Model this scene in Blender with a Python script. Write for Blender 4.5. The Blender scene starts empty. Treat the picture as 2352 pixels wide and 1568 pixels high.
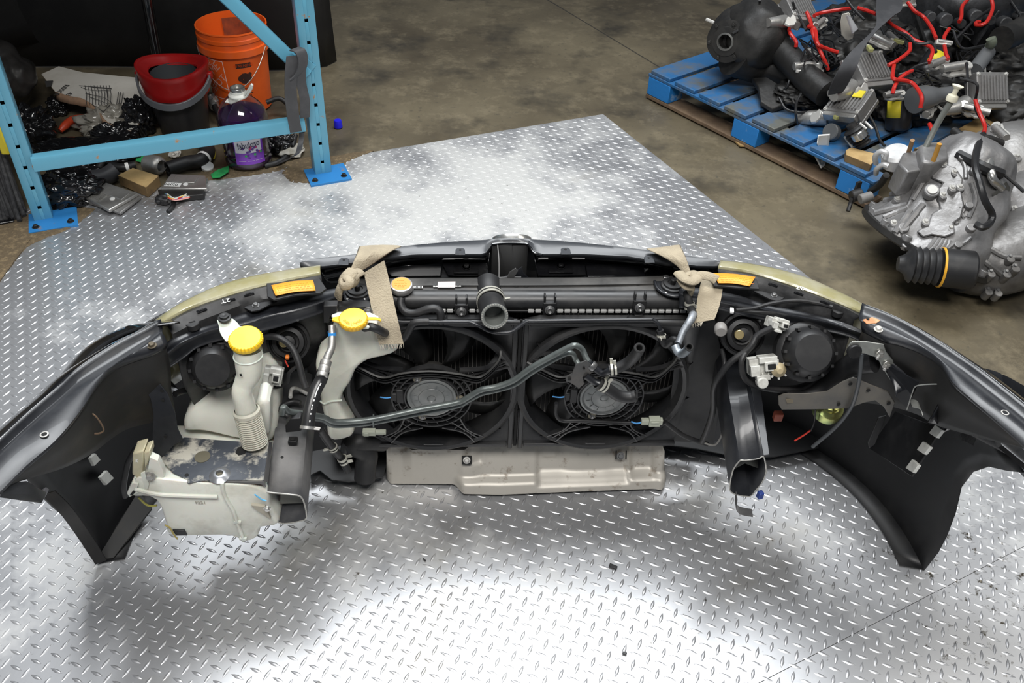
import bpy, math, random
from mathutils import Vector, Matrix, noise
random.seed(7)
V = Vector
S = bpy.context.scene
COL = S.collection

# ------------------------------------------------------------ camera
CAMP = V((0, 0, 1.72)); FPX = 2050.0
TH, RO, PSI = math.radians(40), math.radians(2.6), -math.radians(4.04)
_fh = V((-math.sin(PSI), math.cos(PSI), 0)); _rt = V((math.cos(PSI), math.sin(PSI), 0))
FW = math.cos(TH) * _fh - math.sin(TH) * V((0, 0, 1)); _up = _rt.cross(FW)
RT = math.cos(RO) * _rt + math.sin(RO) * _up; UP = RT.cross(FW)
cd = bpy.data.cameras.new('camera'); cam = bpy.data.objects.new('camera', cd); COL.objects.link(cam)
cd.lens = FPX * 36 / 2352; cd.sensor_width = 36; cd.clip_start = .05
m = Matrix((RT, UP, -FW)).transposed().to_4x4(); m.translation = CAMP; cam.matrix_world = m
S.camera = cam

# ------------------------------------------------------------ world, lamps, exposure
w = bpy.data.worlds.new('world'); S.world = w; w.use_nodes = True
w.node_tree.nodes['Background'].inputs[0].default_value = (.80, .88, 1, 1)
w.node_tree.nodes['Background'].inputs[1].default_value = .10
def area(name, loc, target, sx, sy, power, col=(1, 1, 1), spread=180):
    l = bpy.data.lights.new(name, 'AREA'); l.shape = 'RECTANGLE'; l.size = sx; l.size_y = sy
    l.energy = power; l.color = col; l.spread = math.radians(spread)
    o = bpy.data.objects.new(name, l); COL.objects.link(o); o.location = loc
    o.rotation_euler = (V(target) - V(loc)).to_track_quat('-Z', 'Y').to_euler()
area('ceiling_strip_far', (.1, 3.3, 4.6), (.1, 1.4, 0), 3.6, 1.7, 92, (.95, .98, 1), 110)
area('ceiling_strip_near', (-.1, -.4, 3.9), (.1, 1.5, 0), 2.4, 1.0, 62, (1, .98, .95), 125)
area('ceiling_strip_right', (3.6, 2.2, 4.2), (1.8, 2.6, 0), 1.5, 2.0, 30, (1, .97, .9))
S.view_settings.view_transform = 'Standard'; S.view_settings.look = 'None'
S.view_settings.gamma = 1; S.view_settings.use_curve_mapping = False
S.view_settings.exposure = 0.35

# ------------------------------------------------------------ pixel rays -> points in the place
def ray(px, py): return FW * FPX + RT * (px - 1176) - UP * (py - 784)
def Z(px, py, z=0.0):
    d = ray(px, py); return CAMP + d * ((z - CAMP.z) / d.z)
def Y(px, py, y):
    d = ray(px, py); return CAMP + d * ((y - CAMP.y) / d.y)
def PL(px, py, p, n):
    d = ray(px, py); return CAMP + d * ((V(p) - CAMP).dot(n) / d.dot(n))
def Zs(l): return [Z(*a) for a in l]
def Ys(l): return [Y(*a) for a in l]
def Zc(z, l): return [Z(a[0], a[1], z) for a in l]
def Yc(y, l): return [Y(a[0], a[1], y) for a in l]

# ------------------------------------------------------------ materials
_M = {}
def mat(name, col, rough=.5, metal=0, col2=None, nscale=12, thr=(.45, .7), bump=0, bscale=60, alpha=1,
        trans=0, coat=0, r2=None, emis=None, sss=0, detail=6):
    if name in _M: return _M[name]
    m = bpy.data.materials.new(name); m.use_nodes = True; nt = m.node_tree
    b = nt.nodes['Principled BSDF']; L = nt.links.new
    b.inputs['Base Color'].default_value = (*col, 1); b.inputs['Roughness'].default_value = rough
    b.inputs['Metallic'].default_value = metal; b.inputs['Transmission Weight'].default_value = trans
    b.inputs['Coat Weight'].default_value = coat; b.inputs['Alpha'].default_value = alpha
    if sss:
        b.inputs['Subsurface Weight'].default_value = sss; b.inputs['Subsurface Scale'].default_value = .02
    tc = nt.nodes.new('ShaderNodeTexCoord')
    if col2:
        n = nt.nodes.new('ShaderNodeTexNoise'); n.inputs['Scale'].default_value = nscale; n.inputs['Detail'].default_value = detail
        n.inputs['Roughness'].default_value = .65
        r = nt.nodes.new('ShaderNodeMapRange'); r.inputs[1].default_value = thr[0]; r.inputs[2].default_value = thr[1]
        x = nt.nodes.new('ShaderNodeMix'); x.data_type = 'RGBA'
        x.inputs[6].default_value = (*col, 1); x.inputs[7].default_value = (*col2, 1)
        L(tc.outputs['Object'], n.inputs['Vector']); L(n.outputs[0], r.inputs[0]); L(r.outputs[0], x.inputs[0]); L(x.outputs[2], b.inputs['Base Color'])
        if r2 is not None:
            q = nt.nodes.new('ShaderNodeMapRange'); q.inputs[3].default_value = rough; q.inputs[4].default_value = r2
            L(r.outputs[0], q.inputs[0]); L(q.outputs[0], b.inputs['Roughness'])
    if bump:
        n = nt.nodes.new('ShaderNodeTexNoise'); n.inputs['Scale'].default_value = bscale; n.inputs['Detail'].default_value = 4
        u = nt.nodes.new('ShaderNodeBump'); u.inputs['Strength'].default_value = bump; u.inputs['Distance'].default_value = .004
        L(tc.outputs['Object'], n.inputs['Vector']); L(n.outputs[0], u.inputs['Height']); L(u.outputs[0], b.inputs['Normal'])
    _M[name] = m; return m

sheet = mat('black_sheet_metal', (.012, .013, .016), .36, 0, (.034, .036, .041), 7, (.48, .80), r2=.5, coat=.12, bump=.05, bscale=25)
plast = mat('black_plastic', (.009, .009, .010), .48, 0, (.022, .0215, .021), 14, (.45, .8), r2=.62)
gloss = mat('gloss_black', (.006, .006, .007), .12, 0, (.02, .02, .02), 10, (.5, .8), coat=.5)
shroudm = mat('shroud_plastic', (.016, .0165, .018), .38, 0, (.045, .044, .043), 9, (.42, .75), r2=.55)
rub = mat('black_rubber', (.014, .014, .015), .5, 0, (.04, .038, .036), 20, (.5, .8))
dark = mat('dark_inside', (.005, .005, .005), .8)
alu = mat('dull_aluminium', (.50, .49, .47), .38, .75, (.30, .29, .27), 14, (.45, .75), bump=.25, bscale=50, r2=.55)
casta = mat('cast_aluminium', (.30, .295, .29), .42, .55, (.22, .21, .20), 9, (.4, .75), bump=.35, bscale=70, r2=.6)
castd = mat('dark_cast_iron', (.018, .0175, .017), .5, .2, (.045, .042, .038), 8, (.45, .75), bump=.4, bscale=40)
steel = mat('bright_steel', (.62, .61, .58), .25, .9, (.35, .34, .32), 20, (.5, .8))
boltm = mat('grey_bolt', (.22, .22, .22), .35, .8)
zincw = mat('white_zinc', (.58, .57, .54), .35, .3, (.45, .43, .40), 25, (.5, .8))
milk = mat('milky_plastic', (.78, .78, .68), .36, 0, (.56, .55, .47), 7, (.45, .8), sss=.25, bump=.05, bscale=20)
milk2 = mat('milky_plastic_dusty', (.70, .70, .63), .42, 0, (.42, .40, .33), 9, (.5, .8), sss=.2, bump=.06, bscale=20)
yel = mat('yellow_cap', (.80, .46, .025), .4, 0, (.72, .40, .02), 12, (.5, .9))
yelo = mat('orange_label', (.92, .37, .035), .5, 0, (.85, .31, .025), 60, (.5, .8))
web = mat('tan_webbing', (.37, .315, .225), .85, 0, (.24, .20, .145), 14, (.42, .8), bump=.5, bscale=300)
shield = mat('heat_shield_metal', (.44, .415, .37), .45, .30, (.16, .12, .08), 34, (.58, .74), bump=.1, bscale=20, r2=.6)
white = mat('white_label', (.8, .8, .78), .6)
pink = mat('pink_print', (.85, .45, .45), .6)
foam = mat('white_foam', (.75, .75, .70), .6, 0, (.5, .5, .46), 40, (.5, .9))
bluep = mat('blue_rack_paint', (.15, .42, .56), .38, 0, (.09, .40, .58), 5, (.4, .7), coat=.1)

# ------------------------------------------------------------ mesh builder
def catmull(p, k=6):
    p = [V(a) for a in p]
    if len(p) < 3 or k < 2: return p
    q = [p[0] * 2 - p[1]] + p + [p[-1] * 2 - p[-2]]; o = []
    for i in range(1, len(q) - 2):
        a, b, c, d = q[i-1:i+3]
        for j in range(k):
            t = j / k
            o.append(.5 * (2*b + (c-a)*t + (2*a-5*b+4*c-d)*t*t + (3*b-a-3*c+d)*t**3))
    o.append(p[-1]); return o
def lerp(a, b, t): return a + (b - a) * t
def basis(n):
    n = n.normalized(); a = V((0, 0, 1)) if abs(n.z) < .9 else V((1, 0, 0))
    u = n.cross(a).normalized(); return u, n.cross(u).normalized()

class MB:
    def __init__(s): s.v = []; s.f = []; s.m = []; s.mats = []
    def mi(s, m):
        if m not in s.mats: s.mats.append(m)
        return s.mats.index(m)
    def add(s, vs, fs, m):
        o = len(s.v); k = s.mi(m); s.v += [V(a) for a in vs]
        for f in fs: s.f.append([i + o for i in f]); s.m.append(k)
        return s
    def box(s, c, d, m, rz=0, rot=None):
        R = rot if rot else Matrix.Rotation(rz, 3, 'Z')
        vs = [V(c) + R @ V((x*d[0]/2, y*d[1]/2, z*d[2]/2)) for x in (-1, 1) for y in (-1, 1) for z in (-1, 1)]
        return s.add(vs, [(0,1,3,2),(4,6,7,5),(0,4,5,1),(2,3,7,6),(0,2,6,4),(1,5,7,3)], m)
    def prism(s, p, d, m, mside=None):
        p = [V(a) for a in p]; d = V(d); n = len(p)
        k = len(s.v); a = s.mi(m); b = s.mi(mside or m)
        s.v += p + [q + d for q in p]
        s.f.append([k+i for i in range(n)][::-1]); s.m.append(a)
        s.f.append([k+n+i for i in range(n)]); s.m.append(a)
        for i in range(n):
            j = (i+1) % n; s.f.append([k+i, k+j, k+n+j, k+n+i]); s.m.append(b)
        return s
    def loft(s, rings, m, closed=True, cap=True):
        n = len(rings[0]); fs = []
        for i in range(len(rings)-1):
            for j in range(n if closed else n-1):
                a, b = i*n+j, i*n+(j+1) % n; fs.append((a, b, b+n, a+n))
        if cap and closed:
            fs.append(list(range(n))[::-1]); fs.append([(len(rings)-1)*n+j for j in range(n)])
        return s.add([q for r in rings for q in r], fs, m)
    def tube(s, pts, r, m, n=10, k=6, cap=True, flat=1, upv=None):
        p = catmull(pts, k); N = len(p); rs = r if isinstance(r, (list, tuple)) else None
        rings = []; u = None
        for i, a in enumerate(p):
            t = (p[min(i+1, N-1)] - p[max(i-1, 0)])
            if t.length < 1e-9: t = V((0, 0, 1))
            t.normalize()
            if u is None:
                u = (upv - t*upv.dot(t)).normalized() if upv else basis(t)[0]
            else:
                u = u - t*u.dot(t); u.normalize()
            w_ = t.cross(u)
            if rs:
                x = i/(N-1)*(len(rs)-1); q = min(int(x), len(rs)-2); rr = lerp(rs[q], rs[q+1], x-q)
            else: rr = r
            rings.append([a + (u*math.cos(2*math.pi*j/n) + w_*flat*math.sin(2*math.pi*j/n))*rr for j in range(n)])
        return s.loft(rings, m, True, cap)
    def rev(s, prof, c, ax, m, n=28, sx=1, cap=False):
        ax = V(ax).normalized(); u, w_ = basis(ax); c = V(c)
        rings = [[c + ax*h + (u*math.cos(2*math.pi*j/n)*sx + w_*math.sin(2*math.pi*j/n))*max(r, 1e-5) for j in range(n)] for r, h in prof]
        return s.loft(rings, m, True, cap)
    def cyl(s, c, ax, r, h, m, n=20, bev=.12):
        b = min(r, h)*bev
        return s.rev([(0, 0), (r-b, 0), (r, b), (r, h-b), (r-b, h), (0, h)], c, ax, m, n)
    def pipe(s, pts, ro, ri, m, mi=None, n=20, k=6, depth=None, bead=None):
        """an open hose: outer wall, lip and a visible inner wall at its last point"""
        p = catmull(pts, k); s.tube(p, ro, m, n, 1, False)
        t = (p[-1] - p[-2]).normalized(); e = p[-1]
        s.rev([(ro, 0), (ro, .0008), (lerp(ri, ro, .75), .0016), (lerp(ri, ro, .25), .0016), (ri, 0), (ri, -(depth or ro*2)), (0, -(depth or ro*2))], e, t, mi or m, n)
        return s
    def bolt(s, c, ax, r, m=None, h=None, washer=True):
        m = m or boltm; h = h or r*.9; ax = V(ax).normalized()
        if washer: s.cyl(c, ax, r*1.5, r*.25, m, 18)
        s.rev([(0, 0), (r, 0), (r, h*.85), (r*.85, h), (0, h)], V(c)+ax*r*.25, ax, m, 6)
        return s
    def rows(s, rows, m): return s.loft(rows, m, False, False)
    def ribbon(s, pts, wv, m, t=.003, k=6):
        """flat strip; wv = width vector or list of width vectors"""
        p = catmull(pts, k); N = len(p)
        if isinstance(wv, list):
            q = catmull([V(a) for a in wv], k); q = [q[int(i*(len(q)-1)/(N-1))] for i in range(N)]
        else: q = [V(wv)]*N
        rings = []
        for i in range(N):
            t_ = (p[min(i+1, N-1)] - p[max(i-1, 0)]); n_ = t_.cross(q[i]); n_ = n_.normalized()*t*.5 if n_.length > 1e-9 else V((0, 0, t*.5))
            h = q[i]*.5; rings.append([p[i]-h-n_, p[i]+h-n_, p[i]+h+n_, p[i]-h+n_])
        return s.loft(rings, m)
    def blob(s, c, r, m, amp=.3, f=3, sub=4, seed=0, zmin=None, crease=True):
        import bmesh
        bm = bmesh.new(); bmesh.ops.create_icosphere(bm, subdivisions=sub, radius=1)
        vs = []
        for v in bm.verts:
            d = v.co.copy(); o = V((seed*7.3, seed*3.1, seed*1.7))
            a = noise.noise(d*f + o)*amp + noise.noise(d*f*2.3 + o)*amp*.5
            if crease: a += (abs(noise.noise(d*f*1.6 + o*2))*1.2 - .3)*amp*.9
            q = V(c) + V((d.x*r[0], d.y*r[1], d.z*r[2]))*(1+a)
            if zmin is not None: q.z = max(q.z, zmin)
            vs.append(q)
        fs = [[v.index for v in f_.verts] for f_ in bm.faces]; bm.free()
        return s.add(vs, fs, m)
    def build(s, name, parent=None, bevel=0, solid=0, sub=0, ang=38, loc=None, off=0, seg=2, flatsh=False):
        me = bpy.data.meshes.new(name)
        if loc is not None: s.v = [a - V(loc) for a in s.v]
        me.from_pydata([tuple(a) for a in s.v], [], s.f)
        for m_ in s.mats: me.materials.append(m_)
        me.polygons.foreach_set('material_index', s.m)
        if not flatsh:
            me.polygons.foreach_set('use_smooth', [True]*len(s.f))
            me.set_sharp_from_angle(angle=math.radians(ang))
        import bmesh
        if len(s.f) < 40000:
            bm = bmesh.new(); bm.from_mesh(me)
            if not solid: bmesh.ops.recalc_face_normals(bm, faces=bm.faces)
            bm.to_mesh(me); bm.free()
        o = bpy.data.objects.new(name, me); COL.objects.link(o)
        if loc is not None: o.location = loc
        if solid:
            d = o.modifiers.new('solid', 'SOLIDIFY'); d.thickness = solid; d.offset = off
        if sub:
            d = o.modifiers.new('sub', 'SUBSURF'); d.levels = sub; d.render_levels = sub
        if bevel:
            d = o.modifiers.new('bevel', 'BEVEL'); d.width = bevel; d.segments = seg; d.limit_method = 'ANGLE'; d.angle_limit = math.radians(40)
        if parent is not None: o.parent = parent; 
        if parent is not None and loc is None:
            o.matrix_parent_inverse = PINV.get(parent.name, Matrix())
        return o
PINV = {}
def thing(name, label, cat, loc=(0, 0, 0), group=None):
    o = bpy.data.objects.new(name, None); COL.objects.link(o); o.location = loc; o.empty_display_size = .05
    o['label'] = label; o['category'] = cat
    if group: o['group'] = group
    PINV[o.name] = Matrix.Translation(-V(loc))
    return o
def tag(o, label, cat, group=None, kind=None):
    o['label'] = label; o['category'] = cat
    if group: o['group'] = group
    if kind: o['kind'] = kind
    return o
def txt(s_, size, m, origin, xdir, ydir, name, parent, depth=.0004, label=None):
    """lettering as real thin mesh letters"""
    c = bpy.data.curves.new(name, 'FONT'); c.body = s_; c.size = size; c.extrude = depth; c.align_x = 'CENTER'; c.align_y = 'CENTER'
    c.resolution_u = 2
    t = bpy.data.objects.new(name, c); COL.objects.link(t)
    dg = bpy.context.evaluated_depsgraph_get(); me = bpy.data.meshes.new_from_object(t.evaluated_get(dg))
    COL.objects.unlink(t); bpy.data.objects.remove(t)
    x = V(xdir).normalized(); z = x.cross(V(ydir)).normalized(); y = z.cross(x)
    M4 = Matrix((x, y, z)).transposed().to_4x4(); M4.translation = V(origin)
    me.transform(M4); me.materials.clear(); me.materials.append(m)
    o = bpy.data.objects.new(name, me); COL.objects.link(o)
    if parent is not None:
        o.parent = parent; o.matrix_parent_inverse = PINV.get(parent.name, Matrix())
    return o
# ------------------------------------------------------------ floor
def floor_mat():
    m = bpy.data.materials.new('stained_concrete'); m.use_nodes = True; nt = m.node_tree; L = nt.links.new; N = nt.nodes.new
    b = nt.nodes['Principled BSDF']; tc = N('ShaderNodeTexCoord')
    def nz(sc, det, a, b_, rough=.6):
        n = N('ShaderNodeTexNoise'); n.inputs['Scale'].default_value = sc; n.inputs['Detail'].default_value = det; n.inputs['Roughness'].default_value = rough
        r = N('ShaderNodeMapRange'); r.inputs[1].default_value = a; r.inputs[2].default_value = b_
        L(tc.outputs['Object'], n.inputs['Vector']); L(n.outputs[0], r.inputs[0]); return r
    def mix(f, a, c):
        x = N('ShaderNodeMix'); x.data_type = 'RGBA'; L(f, x.inputs[0])
        for s_, i in ((a, 6), (c, 7)):
            if isinstance(s_, tuple): x.inputs[i].default_value = (*s_, 1)
            else: L(s_, x.inputs[i])
        return x.outputs[2]
    c = mix(nz(1.3, 8, .35, .65).outputs[0], (.075, .060, .038), (.165, .138, .088))
    c = mix(nz(7, 9, .50, .78, .78).outputs[0], c, (.24, .20, .13))
    c = mix(nz(3.1, 7, .52, .70).outputs[0], c, (.035, .030, .022))
    c = mix(nz(45, 4, .60, .75).outputs[0], c, (.08, .07, .05))
    # saw-cut joint in the slab
    a, e = Z(1262, 0), Z(1492, 138); d = (e - a).normalized(); nrm = V((-d.y, d.x, 0))
    dp = N('ShaderNodeVectorMath'); dp.operation = 'DOT_PRODUCT'; dp.inputs[1].default_value = nrm
    L(tc.outputs['Object'], dp.inputs[0])
    s1 = N('ShaderNodeMath'); s1.operation = 'SUBTRACT'; s1.inputs[1].default_value = nrm.dot(a); L(dp.outputs['Value'], s1.inputs[0])
    s2 = N('ShaderNodeMath'); s2.operation = 'ABSOLUTE'; L(s1.outputs[0], s2.inputs[0])
    s3 = N('ShaderNodeMapRange'); s3.inputs[1].default_value = .003; s3.inputs[2].default_value = .006; s3.inputs[3].default_value = .85; s3.inputs[4].default_value = 0
    L(s2.outputs[0], s3.inputs[0]); c = mix(s3.outputs[0], c, (.03, .027, .022))
    L(c, b.inputs['Base Color'])
    r = nz(3, 5, .3, .7); r.inputs[3].default_value = .38; r.inputs[4].default_value = .62; L(r.outputs[0], b.inputs['Roughness'])
    u = N('ShaderNodeBump'); u.inputs['Strength'].default_value = .2; u.inputs['Distance'].default_value = .003
    n2 = nz(30, 6, 0, 1); L(n2.outputs[0], u.inputs['Height']); L(u.outputs[0], b.inputs['Normal'])
    return m
fl = MB().box((.5, 3, -.055), (14, 14, .1), floor_mat()).build('floor'); fl['kind'] = 'structure'

def plate_mat():
    m = bpy.data.materials.new('worn_tread_plate'); m.use_nodes = True; nt = m.node_tree; L = nt.links.new; N = nt.nodes.new
    b = nt.nodes['Principled BSDF']; tc = N('ShaderNodeTexCoord')
    def nz(sc, det, a, b_, rough=.6, off=0):
        n = N('ShaderNodeTexNoise'); n.inputs['Scale'].default_value = sc; n.inputs['Detail'].default_value = det; n.inputs['Roughness'].default_value = rough
        n.noise_dimensions = '4D'; n.inputs['W'].default_value = off
        r = N('ShaderNodeMapRange'); r.inputs[1].default_value = a; r.inputs[2].default_value = b_
        L(tc.outputs['Object'], n.inputs['Vector']); L(n.outputs[0], r.inputs[0]); return r
    scuff = nz(2.6, 9, .50, .68, .68, 3.1)           # dusty, walked-on patches
    vd = N('ShaderNodeVectorMath'); vd.operation = 'DISTANCE'; vd.inputs[1].default_value = Z(1010, 440); L(tc.outputs['Object'], vd.inputs[0])
    br = N('ShaderNodeMapRange'); br.inputs[1].default_value = .2; br.inputs[2].default_value = 1.1; br.inputs[3].default_value = .17; br.inputs[4].default_value = -.03; L(vd.outputs['Value'], br.inputs[0])
    gd = N('ShaderNodeVectorMath'); gd.operation = 'DISTANCE'; gd.inputs[1].default_value = Z(2290, 1370); L(tc.outputs['Object'], gd.inputs[0])
    gr = N('ShaderNodeMapRange'); gr.inputs[1].default_value = .05; gr.inputs[2].default_value = .42; gr.inputs[3].default_value = .075; gr.inputs[4].default_value = 0; L(gd.outputs['Value'], gr.inputs[0])
    sa = N('ShaderNodeMath'); sa.operation = 'ADD'; L(scuff.inputs[0].links[0].from_socket, sa.inputs[0]); L(br.outputs[0], sa.inputs[1]); L(sa.outputs[0], scuff.inputs[0])
    grime = nz(38, 5, .64, .72, .7, 1.4); oil = nz(3.2, 7, .60, .78, .6, 8); ga = N('ShaderNodeMath'); ga.operation = 'ADD'; L(grime.inputs[0].links[0].from_socket, ga.inputs[0]); L(gr.outputs[0], ga.inputs[1]); L(ga.outputs[0], grime.inputs[0])
    def mix(f, a, c):
        x = N('ShaderNodeMix'); x.data_type = 'RGBA'; L(f, x.inputs[0])
        for s_, i in ((a, 6), (c, 7)):
            if isinstance(s_, tuple): x.inputs[i].default_value = (*s_, 1)
            else: L(s_, x.inputs[i])
        return x.outputs[2]
    c = mix(scuff.outputs[0], (.50, .505, .52), (.56, .56, .545))
    c = mix(oil.outputs[0], c, (.36, .34, .30)); c = mix(grime.outputs[0], c, (.07, .06, .045))
    L(c, b.inputs['Base Color'])
    mt = N('ShaderNodeMapRange'); mt.inputs[3].default_value = .72; mt.inputs[4].default_value = .25; L(scuff.outputs[0], mt.inputs[0]); L(mt.outputs[0], b.inputs['Metallic'])
    rr = N('ShaderNodeMapRange'); rr.inputs[3].default_value = .36; rr.inputs[4].default_value = .60; L(scuff.outputs[0], rr.inputs[0]); L(rr.outputs[0], b.inputs['Roughness'])
    u = N('ShaderNodeBump'); u.inputs['Strength'].default_value = .12; u.inputs['Distance'].default_value = .002
    n2 = nz(18, 7, 0, 1, .7, 5); L(n2.outputs[0], u.inputs['Height']); L(u.outputs[0], b.inputs['Normal'])
    return m
PM = plate_mat()
E1 = V((math.cos(math.radians(20.7)), math.sin(math.radians(20.7)), 0)); E2 = V((-E1.y, E1.x, 0))
CORN = Z(1385, 262); SE0, SE1 = Z(1760, 1560), Z(2352, 1255)
def inside(p, poly):
    c = False; n = len(poly)
    for i in range(n):
        a, b = poly[i], poly[i-1]
        if (a.y > p.y) != (b.y > p.y) and p.x < (b.x-a.x)*(p.y-a.y)/(b.y-a.y)+a.x: c = not c
    return c
def tread_plate(poly, label, zt=.0):
    mb = MB(); mb.prism([V((p.x, p.y, zt-.006)) for p in poly], (0, 0, .006), PM)
    a = .0375; vs = []; fs = []; o = Z(1200+1125/7.84, 1250+110/7.84)
    ext = 120
    for i in range(-ext, ext):
        for j in range(-ext, ext):
            for kind in (0, 1):
                c = o + E1*a*(i + .5*kind) + E2*a*(j + .5*kind)
                if c.y > 3.6 or c.y < .25 or c.x < -2.3 or c.x > 2.1: continue
                d = ray_vis(c)
                if not d or not inside(c, poly) or not inside(c + E1*.008, poly) or not inside(c - E1*.008, poly): continue
                ang = math.radians(20.7 + (45 if kind == 0 else -45))
                x = V((math.cos(ang), math.sin(ang), 0)); y = V((-x.y, x.x, 0)); z = V((0, 0, 1))
                k = len(vs); h = .0018; L_ = .0148*(1+random.uniform(-.08, .08)); W_ = .0042
                prof = [(-1, 0), (-.55, .62), (0, 1), (.55, .62), (1, 0), (.55, -.62), (0, -1), (-.55, -.62)]
                for u, v in prof: vs.append(c + x*L_*u + y*W_*v + z*zt)
                for u, v in [(-.62, .0), (0, .42), (.62, .0), (0, -.42)]: vs.append(c + x*L_*u + y*W_*v + z*(zt+h))
                fs += [(k+8, k+11, k+10, k+9)]
                for a_, b_, c_ in ((0, 1, 8), (1, 2, 9), (2, 3, 9), (3, 4, 10), (4, 5, 10), (5, 6, 11), (6, 7, 11), (7, 0, 8)): fs.append((k+b_, k+a_, k+c_))
                fs += [(k+1, k+8, k+9), (k+3, k+9, k+10), (k+5, k+10, k+11), (k+7, k+11, k+8)]
    mb.add(vs, fs, PM)
    ob = mb.build('steel_floor_plate', ang=60); tag(ob, label, 'floor plate'); return ob
def ray_vis(p):
    v = p - CAMP; z = v.dot(FW)
    if z < .2: return False
    x = v.dot(RT)/z*FPX; y = v.dot(UP)/z*FPX
    return abs(x) < 2300 and abs(y) < 1700
# right edge direction measured on the sheet; it meets the seam beyond the frame
RE = V((.418, -.909, 0)); sd = (SE1 - SE0).normalized()
def cross2(p, d, q, e):
    den = d.x*e.y - d.y*e.x; w_ = q - p
    return p + d*((w_.x*e.y - w_.y*e.x)/den)
g = V((-sd.y, sd.x, 0))*.0012
K = cross2(CORN, RE, SE0 + g, sd); s_end = K + sd*.0
main = [CORN, CORN - E1*3.2, SE0 - sd*3.6 + g, K]
tread_plate(main, 'large steel tread plate sheet lying under the car front end')
lower = [SE0 - sd*3.6 - g, s_end - g, s_end - g + V((.5, -1.6, 0)), SE0 - sd*3.0 + V((.5, -1.6, 0))]
tread_plate(lower, 'steel tread plate sheet in the bottom right corner, past the dirty seam')

# dirt swept around the rack feet
dirtm = mat('brown_dirt', (.13, .095, .055), .95, 0, (.30, .22, .12), 60, (.5, .75), bump=1, bscale=120)
def dirt(pts, label, zt=.004, amp=.006):
    c = sum(pts, V())/len(pts); mb = MB(); k = 7; n = len(pts)*5
    pp = catmull(pts + [pts[0]], 5)[:-1]; rings = []
    for i in range(k):
        t = 1 - i/(k-.5); rings.append([c + (p - c)*t*(1+.10*noise.noise(p*23)) + V((0, 0, (zt if i else .0005) + (abs(noise.noise(p*40+V((i, 0, 0))))*amp if i else 0))) for p in pp])
    mb.loft(rings, dirtm, True, False); mb.f.append([len(mb.v)-len(pp)+j for j in range(len(pp))]); mb.m.append(0)
    return tag(mb.build('dirt_pile'), label, 'dirt', kind='stuff')
dirt(Zc(0, [(-40, 500), (60, 492), (150, 480), (215, 478), (170, 520), (110, 545), (60, 570), (20, 620), (-40, 680)]), 'brown dirt and grit around the left rack foot')
dirt(Zc(0, [(655, 372), (700, 360), (740, 362), (800, 352), (860, 345), (800, 372), (780, 400), (760, 415), (700, 422), (650, 405)]), 'brown dirt around the right rack foot by the plate edge', .003, .004)
dirt(Zc(0, [(470, 385), (560, 385), (640, 375), (655, 388), (600, 400), (540, 408), (480, 415), (440, 420)]), 'thin brown dirt along the plate edge below the purple jug', .002, .003)

# ------------------------------------------------------------ blue rack
FP = Z(735, 403); FD = (Z(735, 403) - Z(118, 505)).normalized(); FN = V((FD.y, -FD.x, 0))
def FR(px, py, off=0): return PL(px, py, FP + FN*off, FN)
rack = thing('storage_rack', 'light blue steel storage rack frame with chipped paint and bolted feet', 'storage rack', FP)
blue2 = mat('blue_rack_paint_chipped', (.13, .40, .55), .38, 0, (.42, .24, .12), 16, (.66, .70), coat=.1, r2=.8)
bfoot = mat('deep_blue_foot', (.03, .22, .55), .45, 0, (.25, .16, .08), 18, (.6, .7), r2=.9)
def post(base, w_=.075, dp=.06, H=1.9):
    mb = MB(); t = .003; x = FD; y = -FN; z = V((0, 0, 1)); b = base
    # front face with a column of square slots
    hs = .0115; hx = .006; zs = [0]; k = 0.055
    holes = []
    while k < H - .05: holes.append(k); k += .0762
    def q(x0, x1, z0, z1, yy=0): return [b + x*x0 + y*yy + z*z0, b + x*x1 + y*yy + z*z0, b + x*x1 + y*yy + z*z1, b + x*x0 + y*yy + z*z1]
    for a0, a1 in ((-w_/2, -hx), (hx, w_/2)): mb.add(q(a0, a1, 0, H), [(0, 1, 2, 3)], blue2)
    p = 0
    for h in holes: mb.add(q(-hx, hx, p, h-hs/2), [(0, 1, 2, 3)], blue2); p = h + hs/2
    mb.add(q(-hx, hx, p, H), [(0, 1, 2, 3)], blue2)
    for sx in (-1, 1):
        X = x*sx*w_/2
        mb.add([b+X, b+X+y*dp, b+X+y*dp+z*H, b+X+z*H], [(0, 1, 2, 3)], blue2)
        Xi = x*sx*(w_/2-.018)
        mb.add([b+X+y*dp, b+Xi+y*dp, b+Xi+y*dp+z*H, b+X+y*dp+z*H], [(0, 1, 2, 3)], blue2)
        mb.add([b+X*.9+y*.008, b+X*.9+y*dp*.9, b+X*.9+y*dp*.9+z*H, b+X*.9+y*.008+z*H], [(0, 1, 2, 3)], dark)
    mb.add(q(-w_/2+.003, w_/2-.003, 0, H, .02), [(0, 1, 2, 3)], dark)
    return mb.build('post', rack, bevel=.0015, solid=.002, off=0)
PRK = FR(742, 385); PRK.z = 0; PLK = FR(99, 500); PLK.z = 0
post(PRK, .060); post(PLK, .058)
def foot(c):
    mb = MB(); mb.box(c + V((0, 0, .004)) + FN*.012, (.155, .125, .008), bfoot, rz=math.atan2(FD.y, FD.x))
    for sx in (-.055, .055): mb.bolt(c + FD*sx + FN*.045 + V((0, 0, .008)), (0, 0, 1), .008, castd)
    return mb.build('foot_plate', rack, bevel=.002)
foot(PRK + FD*.012); foot(PLK + FD*.03)
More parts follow.
